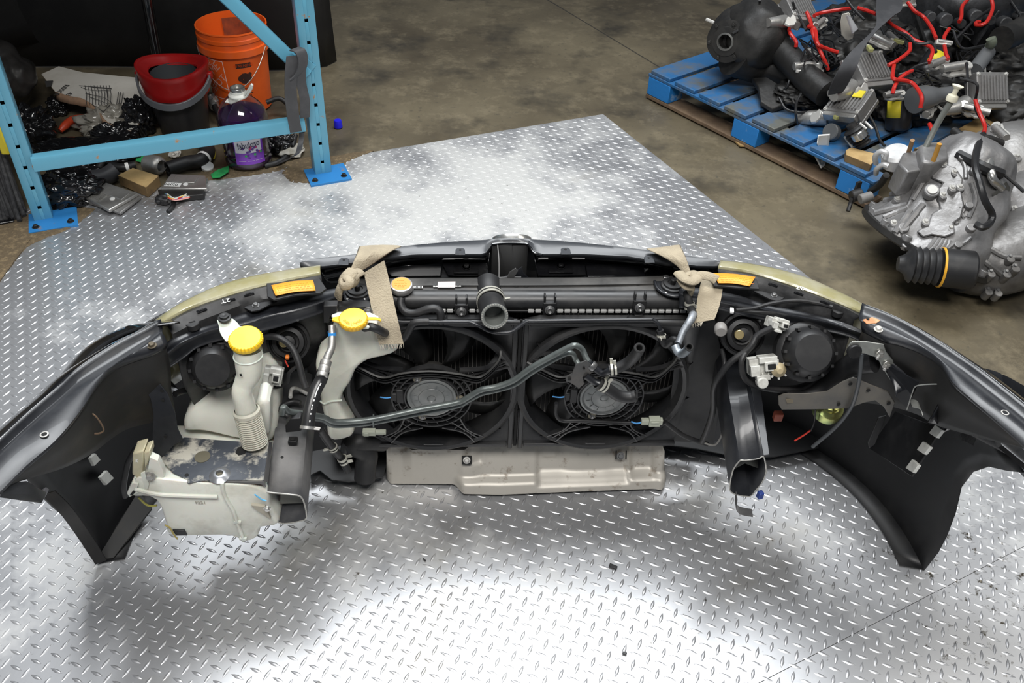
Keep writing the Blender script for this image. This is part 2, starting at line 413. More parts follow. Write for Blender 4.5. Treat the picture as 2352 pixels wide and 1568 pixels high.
def beam(a, b, h, dp, off, name):
    d = (b - a).normalized(); n = FN; u = n.cross(d)
    mb = MB(); p0 = a + n*off; L_ = (b-a).length; r = .012
    sec = [(-h/2, 0), (-h/2+.004, .006), (h/2-.012, .006), (h/2-.003, .002), (h/2, -.006), (h/2, -dp), (h/2-.004, -dp), (h/2-.006, -.010), (-h/2+.004, -.004), (-h/2+.004, -dp), (-h/2, -dp)]
    mb.loft([[p0 + d*t + u*s_ + n*q for s_, q in sec] for t in (0, L_)], blue2)
    return mb.build(name, rack)
beam(FR(75, 378, .004), FR(700, 286, .004), .052, .03, .004, 'cross_brace')
_b = FR(705, 172, .004); _a = FR(505, -20, .004); _k = (PLK - _b).dot(FD)/(_a - _b).dot(FD)
beam(_b + (_a - _b)*_k, _b, .045, .025, .004, 'diagonal_brace')
MB().box(PRK + FD*-.02 + V((0, 0, .43)) + FN*.002, (.05, .006, .05), blue2, rot=Matrix.Rotation(math.atan2(FD.y, FD.x), 3, 'Z') @ Matrix.Rotation(.8, 3, 'Y')).build('gusset', rack, bevel=.001)
chip = mat('bare_rust_chip', (.42, .24, .13), .8, 0, (.30, .16, .08), 30)
MB().prism([FR(a, b, .0045) for a, b in ((300, 340), (318, 344), (330, 338), (350, 340), (372, 330), (392, 322), (388, 318), (360, 324), (335, 327), (318, 330), (306, 332))], FN*.0008, chip).build('paint_chip', rack)
MB().prism([FR(a, b, .0045) for a, b in ((398, 322), (410, 318), (422, 326), (436, 334), (420, 330), (404, 327))], FN*.0008, chip).build('paint_chip', rack)
# ============================================================ the car front end
CX = .115
car = thing('car_front_end', 'cut-off car front end with radiator, fans, fenders and headlights on the tread plate', 'car part', (CX, 1.5, 0))
def part(mb, name, **k): return mb.build(name, car, **k)
def sub_(mb, name, par, **k):
    o = mb.build(name, None, **k); o.parent = par; o.matrix_parent_inverse = par.matrix_parent_inverse.copy() if False else PINV[car.name]
    # parent matrix = Translation(root) * PINV = identity, so children need no inverse
    o.matrix_parent_inverse = Matrix(); return o
def rs(pts, n):
    """resample a polyline of vectors to n points by length through a smooth curve"""
    p = catmull(pts, 8); d = [0]
    for i in range(1, len(p)): d.append(d[-1] + (p[i]-p[i-1]).length)
    o = []; j = 0
    for i in range(n):
        t = d[-1]*i/(n-1)
        while j < len(d)-2 and d[j+1] < t: j += 1
        o.append(p[j].lerp(p[j+1], (t-d[j])/max(d[j+1]-d[j], 1e-9)))
    return o
def skin(rows, n, m, name, par=None, solid=.002, cols=None, sub=0, off=0, lab=None, xs=1):
    """surface through several long pixel rows; each row a list of points"""
    R = [rs(r, n) for r in rows]
    if xs > 1:
        cl = [catmull([r[i] for r in R], xs) for i in range(n)]
        R = [[c[k] for c in cl] for k in range(len(cl[0]))]
    mb = MB().rows(R, m)
    o = mb.build(name, None, solid=solid, sub=sub, off=off)
    o.parent = par or car; o.matrix_parent_inverse = PINV[car.name] if (par is None or par is car) else Matrix()
    if lab: o['label'] = lab
    return o
def mir(p): return V((2*CX - p.x, p.y, p.z))

# ---- bumper cover: black shell curving round the nose, standing on its lower lip
def bumper():
    zz = [0.0, .02, .10, .22, .34, .45, .53]
    def plan(t, z):      # t -1..1 from left rear corner to right rear corner
        a = abs(t); s_ = 1 if t > 0 else -1
        k = z/.5; hw = (.945 - .02*(k-.5)**2) if s_ < 0 else (.965 - .02*(k-.5)**2)
        b = .030*math.sin(min(k, 1)*math.pi)
        x = hw*math.sin(a*math.pi/2)**.86
        y0 = [1.262, 1.262, 1.25, 1.22, 1.19, 1.17, 1.16] if s_ < 0 else [1.212, 1.212, 1.235, 1.27, 1.22, 1.12, 1.08]
        j = min(int(k*.5/.53*6), 5); zf = z/.53*6 - j
        yr = lerp(y0[j], y0[j+1], max(0, min(1, zf)))
        y = yr + (1.85 + b - yr)*math.cos(a*math.pi/2)**.85
        return V((CX + s_*(x + b*.6*a), y, z))
    N = 81; rows = []
    rows.append([plan(i/40-1, 0) + (V((CX, 1.45, 0)) - plan(i/40-1, 0)).normalized()*.055 + V((0, 0, .004)) for i in range(N)])
    for z in (.002, .012, .03, .07, .12, .18, .24, .30, .36, .41, .45): rows.append([plan(i/40-1, z) for i in range(N)])
    return MB().rows(rows, plast), plan
mbm, bplan = bumper()
bc = mbm.build('bumper_cover', car, solid=.004, off=0)
# fog lamp bulge seen outside the left and right fender
for sg in (0, 1):
    src = [(372, 742, 0.585), (300, 752, 0.585), (272, 760, 0.565), (232, 778, 0.545), (188, 808, 0.525), (150, 850, 0.505), (122, 885, 0.505), (100, 912, 0.505)] if not sg else \
          [(2235, 843, 0.605), (2270, 850, 0.585), (2300, 860, 0.565), (2352, 888, 0.545), (2420, 925, 0.525), (2470, 970, 0.515)]
    top = Zs(src); bot = [V((p.x + (.05 if not sg else -.05), p.y - .03, p.z - .12)) for p in top]
    inn = [V((p.x + (.06 if not sg else -.05), p.y - .06 + .03*sg, p.z + (.05 if not sg else -.02))) for p in top]
    out = [V((p.x - (.03 if not sg else -.03), p.y - .02, p.z - .06)) for p in top]
    low_ = [V((p.x + (-.005 if not sg else .005), p.y + .01, p.z - .20)) for p in top]
    w_ = skin([low_, out, top, inn] + ([] if not sg else [[V((p.x - .09, p.y - .07, p.z - .08)) for p in top]]), 30, gloss, 'bumper_corner', par=bc, solid=.004, xs=4)
# white foam pads stuck inside
for q in ([(201, 1052, .15), (212, 1041, .16), (224, 1056, .15), (210, 1070, .14)], [(224, 1096, .10), (239, 1080, .11), (255, 1098, .10), (238, 1114, .09)],
          [(2156, 976, .26), (2172, 989, .26), (2158, 1007, .25), (2141, 996, .25)], [(2127, 1015, .21), (2144, 1028, .20), (2130, 1045, .19), (2113, 1034, .20)],
          [(2102, 1056, .16), (2117, 1069, .15), (2104, 1087, .14), (2087, 1076, .15)]):
    # find the point of the inner wall behind the pad
    L_ = q[0][0] < 1176
    def wall(px, py):
        best = None
        for i in range(0, 81):
            for k in range(1, 22):
                p = bplan(i/80*(-1 if L_ else 1), k*.02); v = p - CAMP; zz = v.dot(FW)
                e = (v.dot(RT)/zz*FPX + 1176 - px)**2 + (784 - v.dot(UP)/zz*FPX - py)**2
                if best is None or e < best[0]: best = (e, p)
        return best[1]
    cx_ = sum(a[0] for a in q)/4; cy_ = sum(a[1] for a in q)/4
    w0 = wall(cx_, cy_) if L_ else V((.985, 1.42, .2)); toc = (CAMP - w0).normalized()
    n_ = (V((CX, 1.45, w0.z)) - w0).normalized() if L_ else V((-1, .25, .1)).normalized(); w0 = w0 + n_*.010
    pts = [PL(a[0], a[1], w0, n_) for a in q]
    sub_(MB().prism(pts, n_*.007, foam), 'foam_pad', bc, bevel=.001)
# inner patch on the right side of the cover
w0 = V((.995, 1.42, .2)); n_ = V((-1, .25, .1)).normalized()
pp = [PL(a, b, w0, n_) for a, b in ((2060, 945), (2165, 985), (2098, 1095), (2000, 1030))]
sub_(MB().prism(pp, n_*.004, plast), 'side_bracket', bc, bevel=.001)
# lower dusty return lip, left
lipm = mat('dusty_black_plastic', (.012, .0115, .011), .6, 0, (.045, .036, .026), 8, (.5, .8))
sub_(MB().prism(Zs([(222, 1288, .004), (262, 1283, .004), (350, 1170, .03), (335, 1150, .05), (318, 1130, .06)]), (0, 0, .004), lipm), 'lower_lip', bc, bevel=.001)
# upright edge strip of the left wheel arch end
sub_(MB().ribbon(Zs([(112, 1132, .30), (150, 1170, .24), (190, 1225, .12), (232, 1290, .012)]), V((.022, .012, .0)), lipm, .004), 'arch_edge', bc, bevel=.001)
MBw = MB().tube(Zs([(2166, 1208, .05), (2180, 1211, .05), (2172, 1222, .04), (2162, 1218, .04)]), .0022, rub, 8); sub_(MBw, 'wire_loop', bc)

# ---- fenders
def fender(side):
    if side == 'L':
        A = [(369, 733, .640), (330, 755, .645), (275, 782, .65), (184, 841, .655), (132, 889, .66), (61, 950, .665), (0, 1008, .67), (-60, 1070, .67)]
        B_ = [(372, 760, .636), (340, 785, .638), (275, 828, .64), (214, 864, .645), (171, 892, .65), (101, 950, .655), (18, 1022, .66), (-60, 1092, .66)]
        C = [(385, 790, .622), (355, 806, .625), (306, 823, .63), (260, 845, .635), (222, 885, .64), (186, 940, .645), (129, 1009, .65), (58, 1071, .65), (0, 1129, .65), (-60, 1190, .65)]
        sx = -1
    else:
        A = [(1980, 696, .640), (2048, 723, .645), (2118, 760, .65), (2207, 817, .655), (2258, 852, .66), (2352, 925, .665), (2430, 990, .67)]
        B_ = [(1974, 732, .636), (2022, 744, .638), (2079, 769, .64), (2143, 810, .645), (2207, 855, .65), (2271, 908, .655), (2352, 974, .66), (2430, 1045, .66)]
        C = [(1978, 752, .622), (2025, 774, .625), (2063, 784, .63), (2111, 803, .635), (2159, 835, .64), (2191, 880, .645), (2239, 922, .65), (2300, 975, .65), (2352, 1022, .65), (2430, 1095, .65)]
        sx = 1
    n = 48
    A, B_, C = [rs(Zs(r), n) for r in (A, B_, C)]
    rows = [A,
            [a.lerp(b, .45) + V((0, 0, -.010)) for a, b in zip(A, B_)], [b + V((0, 0, -.002)) for b in B_], [b.lerp(c, .5) + V((0, 0, .003)) for b, c in zip(B_, C)],
            C, [c + V((sx*.006, 0, -.012)) for c in C]]
    cl = [catmull([r[i] for r in rows], 3) for i in range(n)]
    rows = [[c[k] for c in cl] for k in range(len(cl[0]))]
    f = MB().rows(rows, sheet).build('fender', car, solid=.0015)
    rows = [[p + V((sx*.105, 0, -.20)) for p in A], [p + V((sx*.095, .0, -.11)) for p in A], [p + V((sx*.065, .0, -.045)) for p in A], [p + V((sx*.028, .0, -.014)) for p in A], A]
    cl = [catmull([r[i] for r in rows], 4) for i in range(n)]
    sub_(MB().rows([[c[k] for c in cl] for k in range(len(cl[0]))], mat('glossy_dark_paint', (.010, .010, .011), .06, 0, coat=1.0)), 'outer_skin', f, solid=.001)
    # inner wing wall under the flange
    def dep(i): return max(.02, 1 - ((i/(n-1))/.86)**1.6)
    rows = [[c + V((sx*a_, b_, z_))*dep(i) for i, c in enumerate(C)] for a_, b_, z_ in ((.004, 0, -.004), (.012, .01, -.07), (.03, .03, -.14), (.045, .05, -.23))]
    cl = [catmull([r[i] for r in rows], 3) for i in range(n)]
    w_ = MB().rows([[c[k] for c in cl] for k in range(len(cl[0]))], lipm); sub_(w_, 'inner_wall', f, solid=.0015)
    return f, A, B_, C
fl_, LA, LB, LC = fender('L'); fr_, RA, RB, RC = fender('R')
holem = mat('bare_metal_ring', (.45, .44, .42), .5, .4)
for f, px, py, z_, ring in ((fl_, 102, 998, .657, 1), (fl_, 157, 938, .65, 0), (fr_, 2308, 948, .657, 1), (fr_, 2238, 891, .65, 0)):
    c = Z(px, py, z_)
    mb = MB()
    if ring: mb.rev([(.0068, 0), (.0068, .0012), (.0045, .0014), (.0045, 0)], c, (0, 0, 1), holem, 24)
    mb.rev([(0, .0006), (.0048, .0008), (.0048, 0)], c, (0, 0, 1), dark, 20)
    sub_(mb, 'bolt_hole', f)
sub_(MB().bolt(Z(349, 794, .634), (0, 0, 1), .006, mat('brown_bolt', (.12, .10, .07), .5, .5)), 'bolt', fl_)
sub_(MB().bolt(Z(2017, 757, .634), (0, 0, 1), .006, zincw), 'bolt', fr_)
rust = mat('rust_patch', (.50, .22, .10), .7, 0, (.65, .38, .22), 30)
mbp = MB().prism(Zs([(1981, 735, .637), (2003, 729, .638), (2022, 736, .637), (2012, 743, .636), (1990, 744, .635)]), (0, 0, .0012), rust)
mbp.rev([(0, .002), (.003, .0022), (.003, 0)], Z(1993, 733, .638), (0, 0, 1), dark, 14); sub_(mbp, 'rusty_tab', fr_)
# folded end of the left fender hanging over the wheel arch
sub_(MB().prism(Zs([(-60, 1190, .645), (0, 1143, .645), (55, 1150, .60), (95, 1156, .55), (107, 1136, .55), (60, 1110, .62), (10, 1115, .645)]), (0, .004, .002), sheet), 'fender_tip', fl_, bevel=.001)
sub_(MB().prism(Zs([(75, 1146, .56), (94, 1157, .55), (108, 1136, .55), (100, 1130, .56)]), (0, .012, .0), mat('grey_seal', (.12, .12, .13), .4)), 'seal', fl_, bevel=.001)

# ---- upper apron arches (shiny black pressed steel from the support bar out to the fenders)
def arch(side):
    if side == 'L':
        U_ = [(790, 660, .585), (740, 668, .585), (680, 682, .585), (620, 700, .585), (560, 718, .585), (500, 738, .585), (440, 758, .59), (395, 778, .59), (360, 812, .585), (325, 850, .57), (295, 880, .55)]
        M_ = [(790, 676, .590), (745, 690, .59), (690, 708, .59), (620, 724, .59), (560, 742, .59), (500, 754, .59), (450, 772, .59), (412, 790, .59), (375, 822, .58), (335, 858, .56), (296, 886, .54)]
        D_ = [(790, 688, .570), (748, 708, .57), (700, 724, .57), (640, 743, .57), (580, 757, .57), (500, 776, .57), (455, 790, .57), (425, 812, .56), (385, 840, .55), (340, 868, .53), (298, 896, .51)]
    else:
        U_ = [(1560, 655, .585), (1640, 668, .585), (1700, 680, .585), (1760, 700, .585), (1820, 712, .585), (1880, 725, .585), (1940, 742, .59), (1990, 765, .59), (2030, 795, .585), (2055, 830, .57), (2100, 860, .55)]
        M_ = [(1560, 674, .590), (1640, 688, .59), (1700, 700, .59), (1760, 712, .59), (1830, 726, .59), (1900, 740, .59), (1960, 758, .59), (2000, 776, .59), (2030, 812, .58), (2058, 855, .56), (2085, 890, .54)]
        D_ = [(1560, 700, .565), (1640, 702, .565), (1700, 716, .57), (1760, 728, .57), (1820, 740, .57), (1890, 752, .57), (1950, 766, .57), (1985, 785, .565), (2015, 815, .56), (2045, 860, .55), (2060, 905, .53)]
    n = 60; U_, M_, D_ = [rs(Zs(r), n) for r in (U_, M_, D_)]
    rows = [[u + V((0, 0, -.012)) for u in U_], U_, [u.lerp(m_, .5) + V((0, 0, -.003)) for u, m_ in zip(U_, M_)], M_, [m_.lerp(d, .5) + V((0, 0, -.001)) for m_, d in zip(M_, D_)], D_, [d + V((0, -.004, -.006)) for d in D_]]
    cl = [catmull([r[i] for r in rows], 4) for i in range(n)]
    o = MB().rows([[c[k] for c in cl] for k in range(len(cl[0]))], sheet).build('apron_arch', car, solid=.0015)
    return o
aL = arch('L'); aR = arch('R')
def plug(px, py, z_, par, r=.014, h=.014):
    c = Z(px, py, z_); mb = MB().cyl(c, (0, 0, 1), r, h, rub, 24, .08)
    mb.box(c + V((0, 0, h+.0005)), (r*.9, .003, .0015), dark, rz=.4); return sub_(mb, 'rubber_stop', par)
plug(444, 752, .592, aL); plug(1922, 722, .592, aR)
for px, py, par in ((588, 704, aL), (1777, 681, aR)):
    c = Z(px, py, .596); sg = -1 if px < 1176 else 1
    mb = MB().prism([c + V((sg*-.040, .016, 0)), c + V((sg*.030, .014, 0)), c + V((sg*.022, -.006, 0)), c + V((sg*.005, -.019, 0)), c + V((-sg*.010, -.014, 0))], (0, 0, .003), plast)
    mb.bolt(c + V((0, 0, .003)), (0, 0, 1), .005, boltm); sub_(mb, 'headlight_tab', par, bevel=.001)
for px, py, z_, par in ((684, 736, .578, aL), (518, 783, .578, aL), (1745, 737, .578, aR)):
    sub_(MB().rev([(0, .001), (.003, .0012), (.003, 0)], Z(px, py, z_), (0, -.2, 1), dark, 14), 'bolt_hole', par)
sub_(MB().box(Z(1681, 713, .578), (.008, .014, .006), white, rz=-.2), 'cable_clip', aR, bevel=.001)
# right arch end: folded cut corner hanging down
cutm = mat('cut_steel_edge', (.35, .36, .34), .4, .6)
p_ = Ys([(2030, 832, 1.30), (2110, 878, 1.25), (2092, 905, 1.24), (2083, 938, 1.24), (2062, 915, 1.27), (2050, 880, 1.30)])
sub_(MB().prism(p_, (0.002, .002, .0), sheet), 'folded_corner', aR)
sub_(MB().tube(Ys([(2186, 882, 1.20), (2140, 882, 1.22), (2105, 886, 1.235), (2096, 900, 1.238), (2088, 925, 1.238), (2083, 940, 1.238)]), .0012, cutm, 6), 'cut_edge', aR)
sub_(MB().ribbon(Ys([(2092, 925, 1.26), (2110, 930, 1.25), (2116, 944, 1.24)]), V((0, .02, .004)), cutm, .0015), 'bent_tab', aR)
# left: cut edge line under the fender
sub_(MB().tube(Zs([(185, 938, .600), (205, 946, .60), (222, 958, .59), (238, 985, .55), (228, 995, .54), (205, 996, .54), (203, 1006, .53)]), .0016, mat('rusty_cut_edge', (.20, .13, .08), .7, .2), 6), 'cut_edge', aL)

# ---- headlights
lensm = mat('yellowed_lens', (.36, .33, .17), .20, 0, (.50, .48, .38), 9, (.42, .75), trans=.25, coat=.4, bump=.05, bscale=12)
printm = mat('faint_print', (.09, .09, .09), .6)
def headlight(side):
    if side == 'L':
        O = [(356, 738, .58), (390, 714, .60), (430, 690, .605), (500, 657, .61), (580, 635, .61), (660, 621, .61), (736, 611, .61)]
        I = [(368, 742, .60), (402, 722, .612), (440, 703, .615), (505, 680, .62), (580, 658, .62), (660, 640, .62), (736, 626, .62)]
        H0 = [(385, 748, .612), (410, 730, .615), (445, 713, .618), (510, 688, .62), (580, 667, .62), (660, 648, .62), (738, 634, .62)]
        H1 = [(395, 768, .600), (420, 755, .602), (455, 738, .604), (515, 715, .604), (585, 690, .604), (650, 680, .604), (740, 655, .604)]
        sx = -1
    else:
        O = [(2002, 712, .58), (1960, 688, .60), (1920, 668, .605), (1860, 641, .61), (1790, 620, .61), (1720, 607, .61), (1655, 600, .61)]
        I = [(1992, 722, .60), (1952, 703, .612), (1912, 686, .615), (1850, 662, .62), (1785, 640, .62), (1720, 622, .62), (1650, 612, .62)]
        H0 = [(1978, 728, .612), (1945, 710, .615), (1905, 693, .618), (1845, 671, .62), (1782, 650, .62), (1720, 632, .62), (1650, 622, .62)]
        H1 = [(1962, 735, .600), (1930, 718, .602), (1890, 706, .604), (1835, 690, .604), (1775, 668, .604), (1710, 654, .604), (1650, 642, .604)]
        sx = 1
    O, I, H0, H1 = [Zs(r) for r in (O, I, H0, H1)]
    n = 50; O2, I2, H02, H12 = [rs(r, n) for r in (O, I, H0, H1)]
    root = None
    # housing: black strip + body going down and forward
    rows = [[h + V((0, .0, -.006)) for h in I2], H02, [a.lerp(b, .5) for a, b in zip(H02, H12)], H12, [b + V((0, -.004, -.05)) for b in H12], [b + V((0, -.012, -.12)) for b in H12], [b + V((-sx*.0, .02, -.22)) for b in H12]]
    root = MB().rows(rows, mat('lamp_housing', (.02, .02, .021), .5, 0, (.075, .075, .075), 18, (.45, .8), bump=.1, bscale=60)).build('headlight', car, solid=.002)
    rows = [[o + V((sx*.020, .018, -.20)) for o in O2], [o + V((sx*.015, .014, -.10)) for o in O2], [o + V((sx*.006, .006, -.03)) for o in O2], O2, [a.lerp(b, .5) + V((0, 0, .004)) for a, b in zip(O2, I2)], I2, [i + V((0, -.002, -.01)) for i in I2]]
    cl = [catmull([r[i] for r in rows], 3) for i in range(n)]
    lo = MB().rows([[c[k] for c in cl] for k in range(len(cl[0]))], lensm); sub_(lo, 'lens', root, solid=.003)
    for t in (.22, .40, .52) if sx < 0 else (.25, .42, .6):
        c = H02[int(t*n)].lerp(H12[int(t*n)], .3) + V((0, 0, .0015)); d = H02[min(int(t*n)+1, n-1)] - H02[int(t*n)]
        b = MB(); b.box(c, (.020, .008, .003), gloss, rz=math.atan2(d.y, d.x)); b.box(c + V((0, 0, .001)), (.012, .0035, .003), dark, rz=math.atan2(d.y, d.x)); sub_(b, 'clip_slot', root)
    return root, H02, H12
hl, HL0, HL1 = headlight('L'); hr, HR0, HR1 = headlight('R')
def subtxt(s_, size, m_, o_, xd, yd, name, par, **k):
    t = txt(s_, size, m_, o_, xd, yd, name, None, **k); t.parent = par; return t
c = Z(518, 691, .6215); subtxt('2T', .017, white, c + V((0, 0, .001)), V((-.93, -.36, 0)), V((.36, -.93, 0)), 'moulded_mark', hl)
c = Z(1838, 662, .6215); subtxt('27', .017, white, c + V((0, 0, .001)), V((-.93, .36, 0)), V((-.36, -.93, 0)), 'moulded_mark', hr)
# orange part stickers on a black carrier
def sticker(q, carrier, par):
    b = MB(); b.prism(Zc(.623, carrier), (0, 0, -.005), plast); sub_(b, 'carrier', par, bevel=.001)
    P_ = Zs([(a, b_, .6275) for a, b_ in q]); st = MB()
    mids = [P_[0].lerp(P_[1], .5) + (P_[0]-P_[3])*.12, P_[3].lerp(P_[2], .5) + (P_[0]-P_[3])*.12]
    top = rs([P_[0], mids[0], P_[1]], 12); bot = rs([P_[3], mids[1], P_[2]], 12)
    st.rows([top, bot], yelo); o = sub_(st, 'part_sticker', par, solid=.001); o['label'] = 'orange paper sticker'
    u = (P_[1]-P_[0]).normalized(); v = (P_[0]-P_[3]).normalized(); w_ = (P_[1]-P_[0]).length
    ink = mat('sticker_ink', (.85, .22, .02), .6); b = MB()
    random.seed(int(q[0][0]))
    for r in range(4):
        o0 = P_[3] + (P_[0]-P_[3])*(.2+.18*r); x = .10
        while x < .85:
            l = random.uniform(.02, .09); b.box(o0 + u*w_*(x+l/2) + (P_[0]-P_[3])*.12*(1-abs(2*x-1)) + V((0, 0, .0008)), (w_*l, .0012, .0003), ink, rz=math.atan2(u.y, u.x)); x += l+.02
    o2 = sub_(b, 'sticker_print', par)
sticker([(623, 655), (719, 643), (725, 667), (633, 679)], [(612, 650), (735, 640), (750, 662), (736, 672), (680, 676), (628, 688), (614, 680)], hl)
sticker([(1638, 627), (1735, 636), (1722, 657), (1650, 650)], [(1630, 630), (1738, 640), (1744, 663), (1700, 660), (1640, 655)], hr)

# headlight back covers, ring lamps, bulb adjusters
def cone_cap(c, ax, r, par, name='dust_cap', m_=None):
    mb = MB().rev([(r*1.25, -.02), (r*1.22, 0), (r*1.1, .006), (r*1.02, .008), (r, .012), (r*.92, .03), (r*.80, .042), (r*.72, .046), (0, .046)], c, ax, m_ or plast, 40)
    for k in range(12):
        a = k*math.pi/6; u, w_ = basis(V(ax).normalized()); mb.box(V(c) + (u*math.cos(a)+w_*math.sin(a))*r*1.0 + V(ax).normalized()*.02, (.006, .006, .02), m_ or plast, rot=V(ax).to_track_quat('Z', 'Y').to_matrix())
    return sub_(mb, name, par)
AXB = V((.10, -.62, .62))
cone_cap(Y(494, 838, 1.36), V((.15, -.8, .45)), .045, hl)
cone_cap(Y(1852, 808, 1.38), V((-.05, -.75, .60)), .052, hr)
brass = mat('socket_brass', (.50, .40, .20), .3, .7)  # brass coloured metal disc in the bulb socket
def ring_lamp(c, ax, r, par):
    mb = MB().rev([(r*1.3, -.02), (r*1.3, 0), (r*1.15, .004), (r*1.1, -.004), (r, -.006), (r*.95, .006), (r*.7, .008), (r*.62, -.004), (r*.45, -.006), (r*.40, .006), (0, .008)], c, ax, plast, 40)
    u, w_ = basis(V(ax).normalized()); mb.cyl(V(c) - w_*r*.0 + u*r*.25, ax, r*.28, .012, brass, 16)
    return sub_(mb, 'bulb_socket', par)
ring_lamp(Y(662, 785, 1.44), V((.1, -.8, .5)), .034, hl)
ring_lamp(Y(1706, 768, 1.44), V((-.1, -.8, .5)), .036, hr)
def conn(c, par, w_=.04, h_=.045, rz=0, name='bulb_connector', wires=True, R3=None, big=False):
    R3 = R3 or (Matrix.Rotation(rz, 3, 'Y') @ Matrix.Rotation(-.5, 3, 'X')); mb = MB()
    wh = mat('dirty_white_plastic', (.58, .58, .54), .5, 0, (.38, .37, .34), 40)
    def bx(x, y, z, a, b, c_, m_=wh): mb.box(V(c) + R3 @ V((x, y, z)), (a, b, c_), m_, rot=R3)
    bx(0, 0, 0, w_, .03, h_*.7); bx(w_*.1, -.012, h_*.32, w_*.6, .03, h_*.25); bx(-w_*.35, -.012, -h_*.1, w_*.3, .03, h_*.45)
    bx(w_*.18, -.020, h_*.05, w_*.42, .02, h_*.4); bx(w_*.18, -.031, h_*.05, w_*.26, .004, h_*.22, dark)
    bx(-w_*.1, -.018, -h_*.42, w_*.45, .02, h_*.2); bx(w_*.42, -.004, h_*.1, w_*.16, .024, h_*.6)
    for k in range(4): bx(-w_*.3+k*w_*.2, -.017, -h_*.28, w_*.06, .006, h_*.12)
    if big:
        mb.rev([(0, 0), (.014, 0), (.016, .006), (.010, .012), (.006, .018), (0, .018)], V(c) + R3 @ V((w_*.42, -.02, -h_*.15)), R3 @ V((0, -1, 0)), mat('tan_wheel', (.40, .33, .20), .5), 20)
        for k in range(8):
            a = k*math.pi/4; mb.box(V(c) + R3 @ V((w_*.42+.018*math.cos(a), -.02, -h_*.15+.018*math.sin(a))), (.008, .008, .004), wh, rot=R3 @ Matrix.Rotation(-a, 3, 'Y'))
        mb.cyl(V(c) + R3 @ V((-w_*.15, -.01, -h_*.62)), R3 @ V((0, -1, 0)), .012, .022, wh, 14)
    return sub_(mb, name, par, bevel=.0012)
conn(Y(628, 862, 1.38), hl, .038, .048, .25)
conn(Y(1752, 838, 1.38), hr, .062, .05, -.15, big=True)
conn(Y(1782, 742, 1.42), hr, .036, .03, .3)
# ---- grille top cover and the glossy panel below it
U_ = Zc(.62, [(688, 603), (700, 598), (740, 590), (800, 584), (870, 573), (930, 563), (1040, 553), (1110, 549), (1176, 546), (1245, 549), (1340, 556), (1450, 568), (1530, 578), (1590, 587), (1625, 592), (1645, 596), (1664, 604)])
D_ = Zc(.612, [(690, 609), (704, 611), (745, 611), (800, 604), (870, 594), (950, 584), (1050, 583), (1105, 583), (1121, 578), (1130, 560)]) + Zc(.612, [(1178, 557), (1214, 560), (1224, 576), (1246, 583), (1340, 583), (1440, 588), (1530, 602), (1600, 610), (1640, 611), (1660, 609)])
n = 70; U2 = rs(U_, n)
D2 = []
for u in U2:    # match lower edge by x
    j = min(range(len(D_)-1), key=lambda i: abs((D_[i].x+D_[i+1].x)/2 - u.x)); a, b = D_[j], D_[j+1]
    t = max(0, min(1, (u.x-a.x)/(b.x-a.x))); D2.append(a.lerp(b, t))
rows = [[u + V((0, .02, -.10)) for u in U2], [u + V((0, .012, -.03)) for u in U2], [u + V((0, .003, -.005)) for u in U2], [u.lerp(d, .12) for u, d in zip(U2, D2)], [u.lerp(d, .5) + V((0, 0, .002)) for u, d in zip(U2, D2)], [u.lerp(d, .92) for u, d in zip(U2, D2)], D2, [d + V((0, .0, -.008)) for d in D2]]
satin = mat('satin_black_cover', (.032, .035, .040), .40, 0, (.055, .058, .064), 5, (.45, .8), coat=.1)
grille = MB().rows(rows, satin).build('grille', car, solid=.002)
for px, py in ((790, 601), (1057, 578), (1299, 577), (1490, 596)):
    c = Z(px, py, .6195); b = MB(); b.prism([c + V((x, y, 0)) for x, y in ((-.011, -.014), (.011, -.014), (.010, .006), (.006, .011), (-.006, .011), (-.010, .006))], (0, 0, .0025), satin)
    b.rev([(0, .001), (.003, .0012), (.003, 0)], c + V((0, .003, .002)), (0, 0, 1), dark, 12); sub_(b, 'mounting_tab', grille, bevel=.0006)
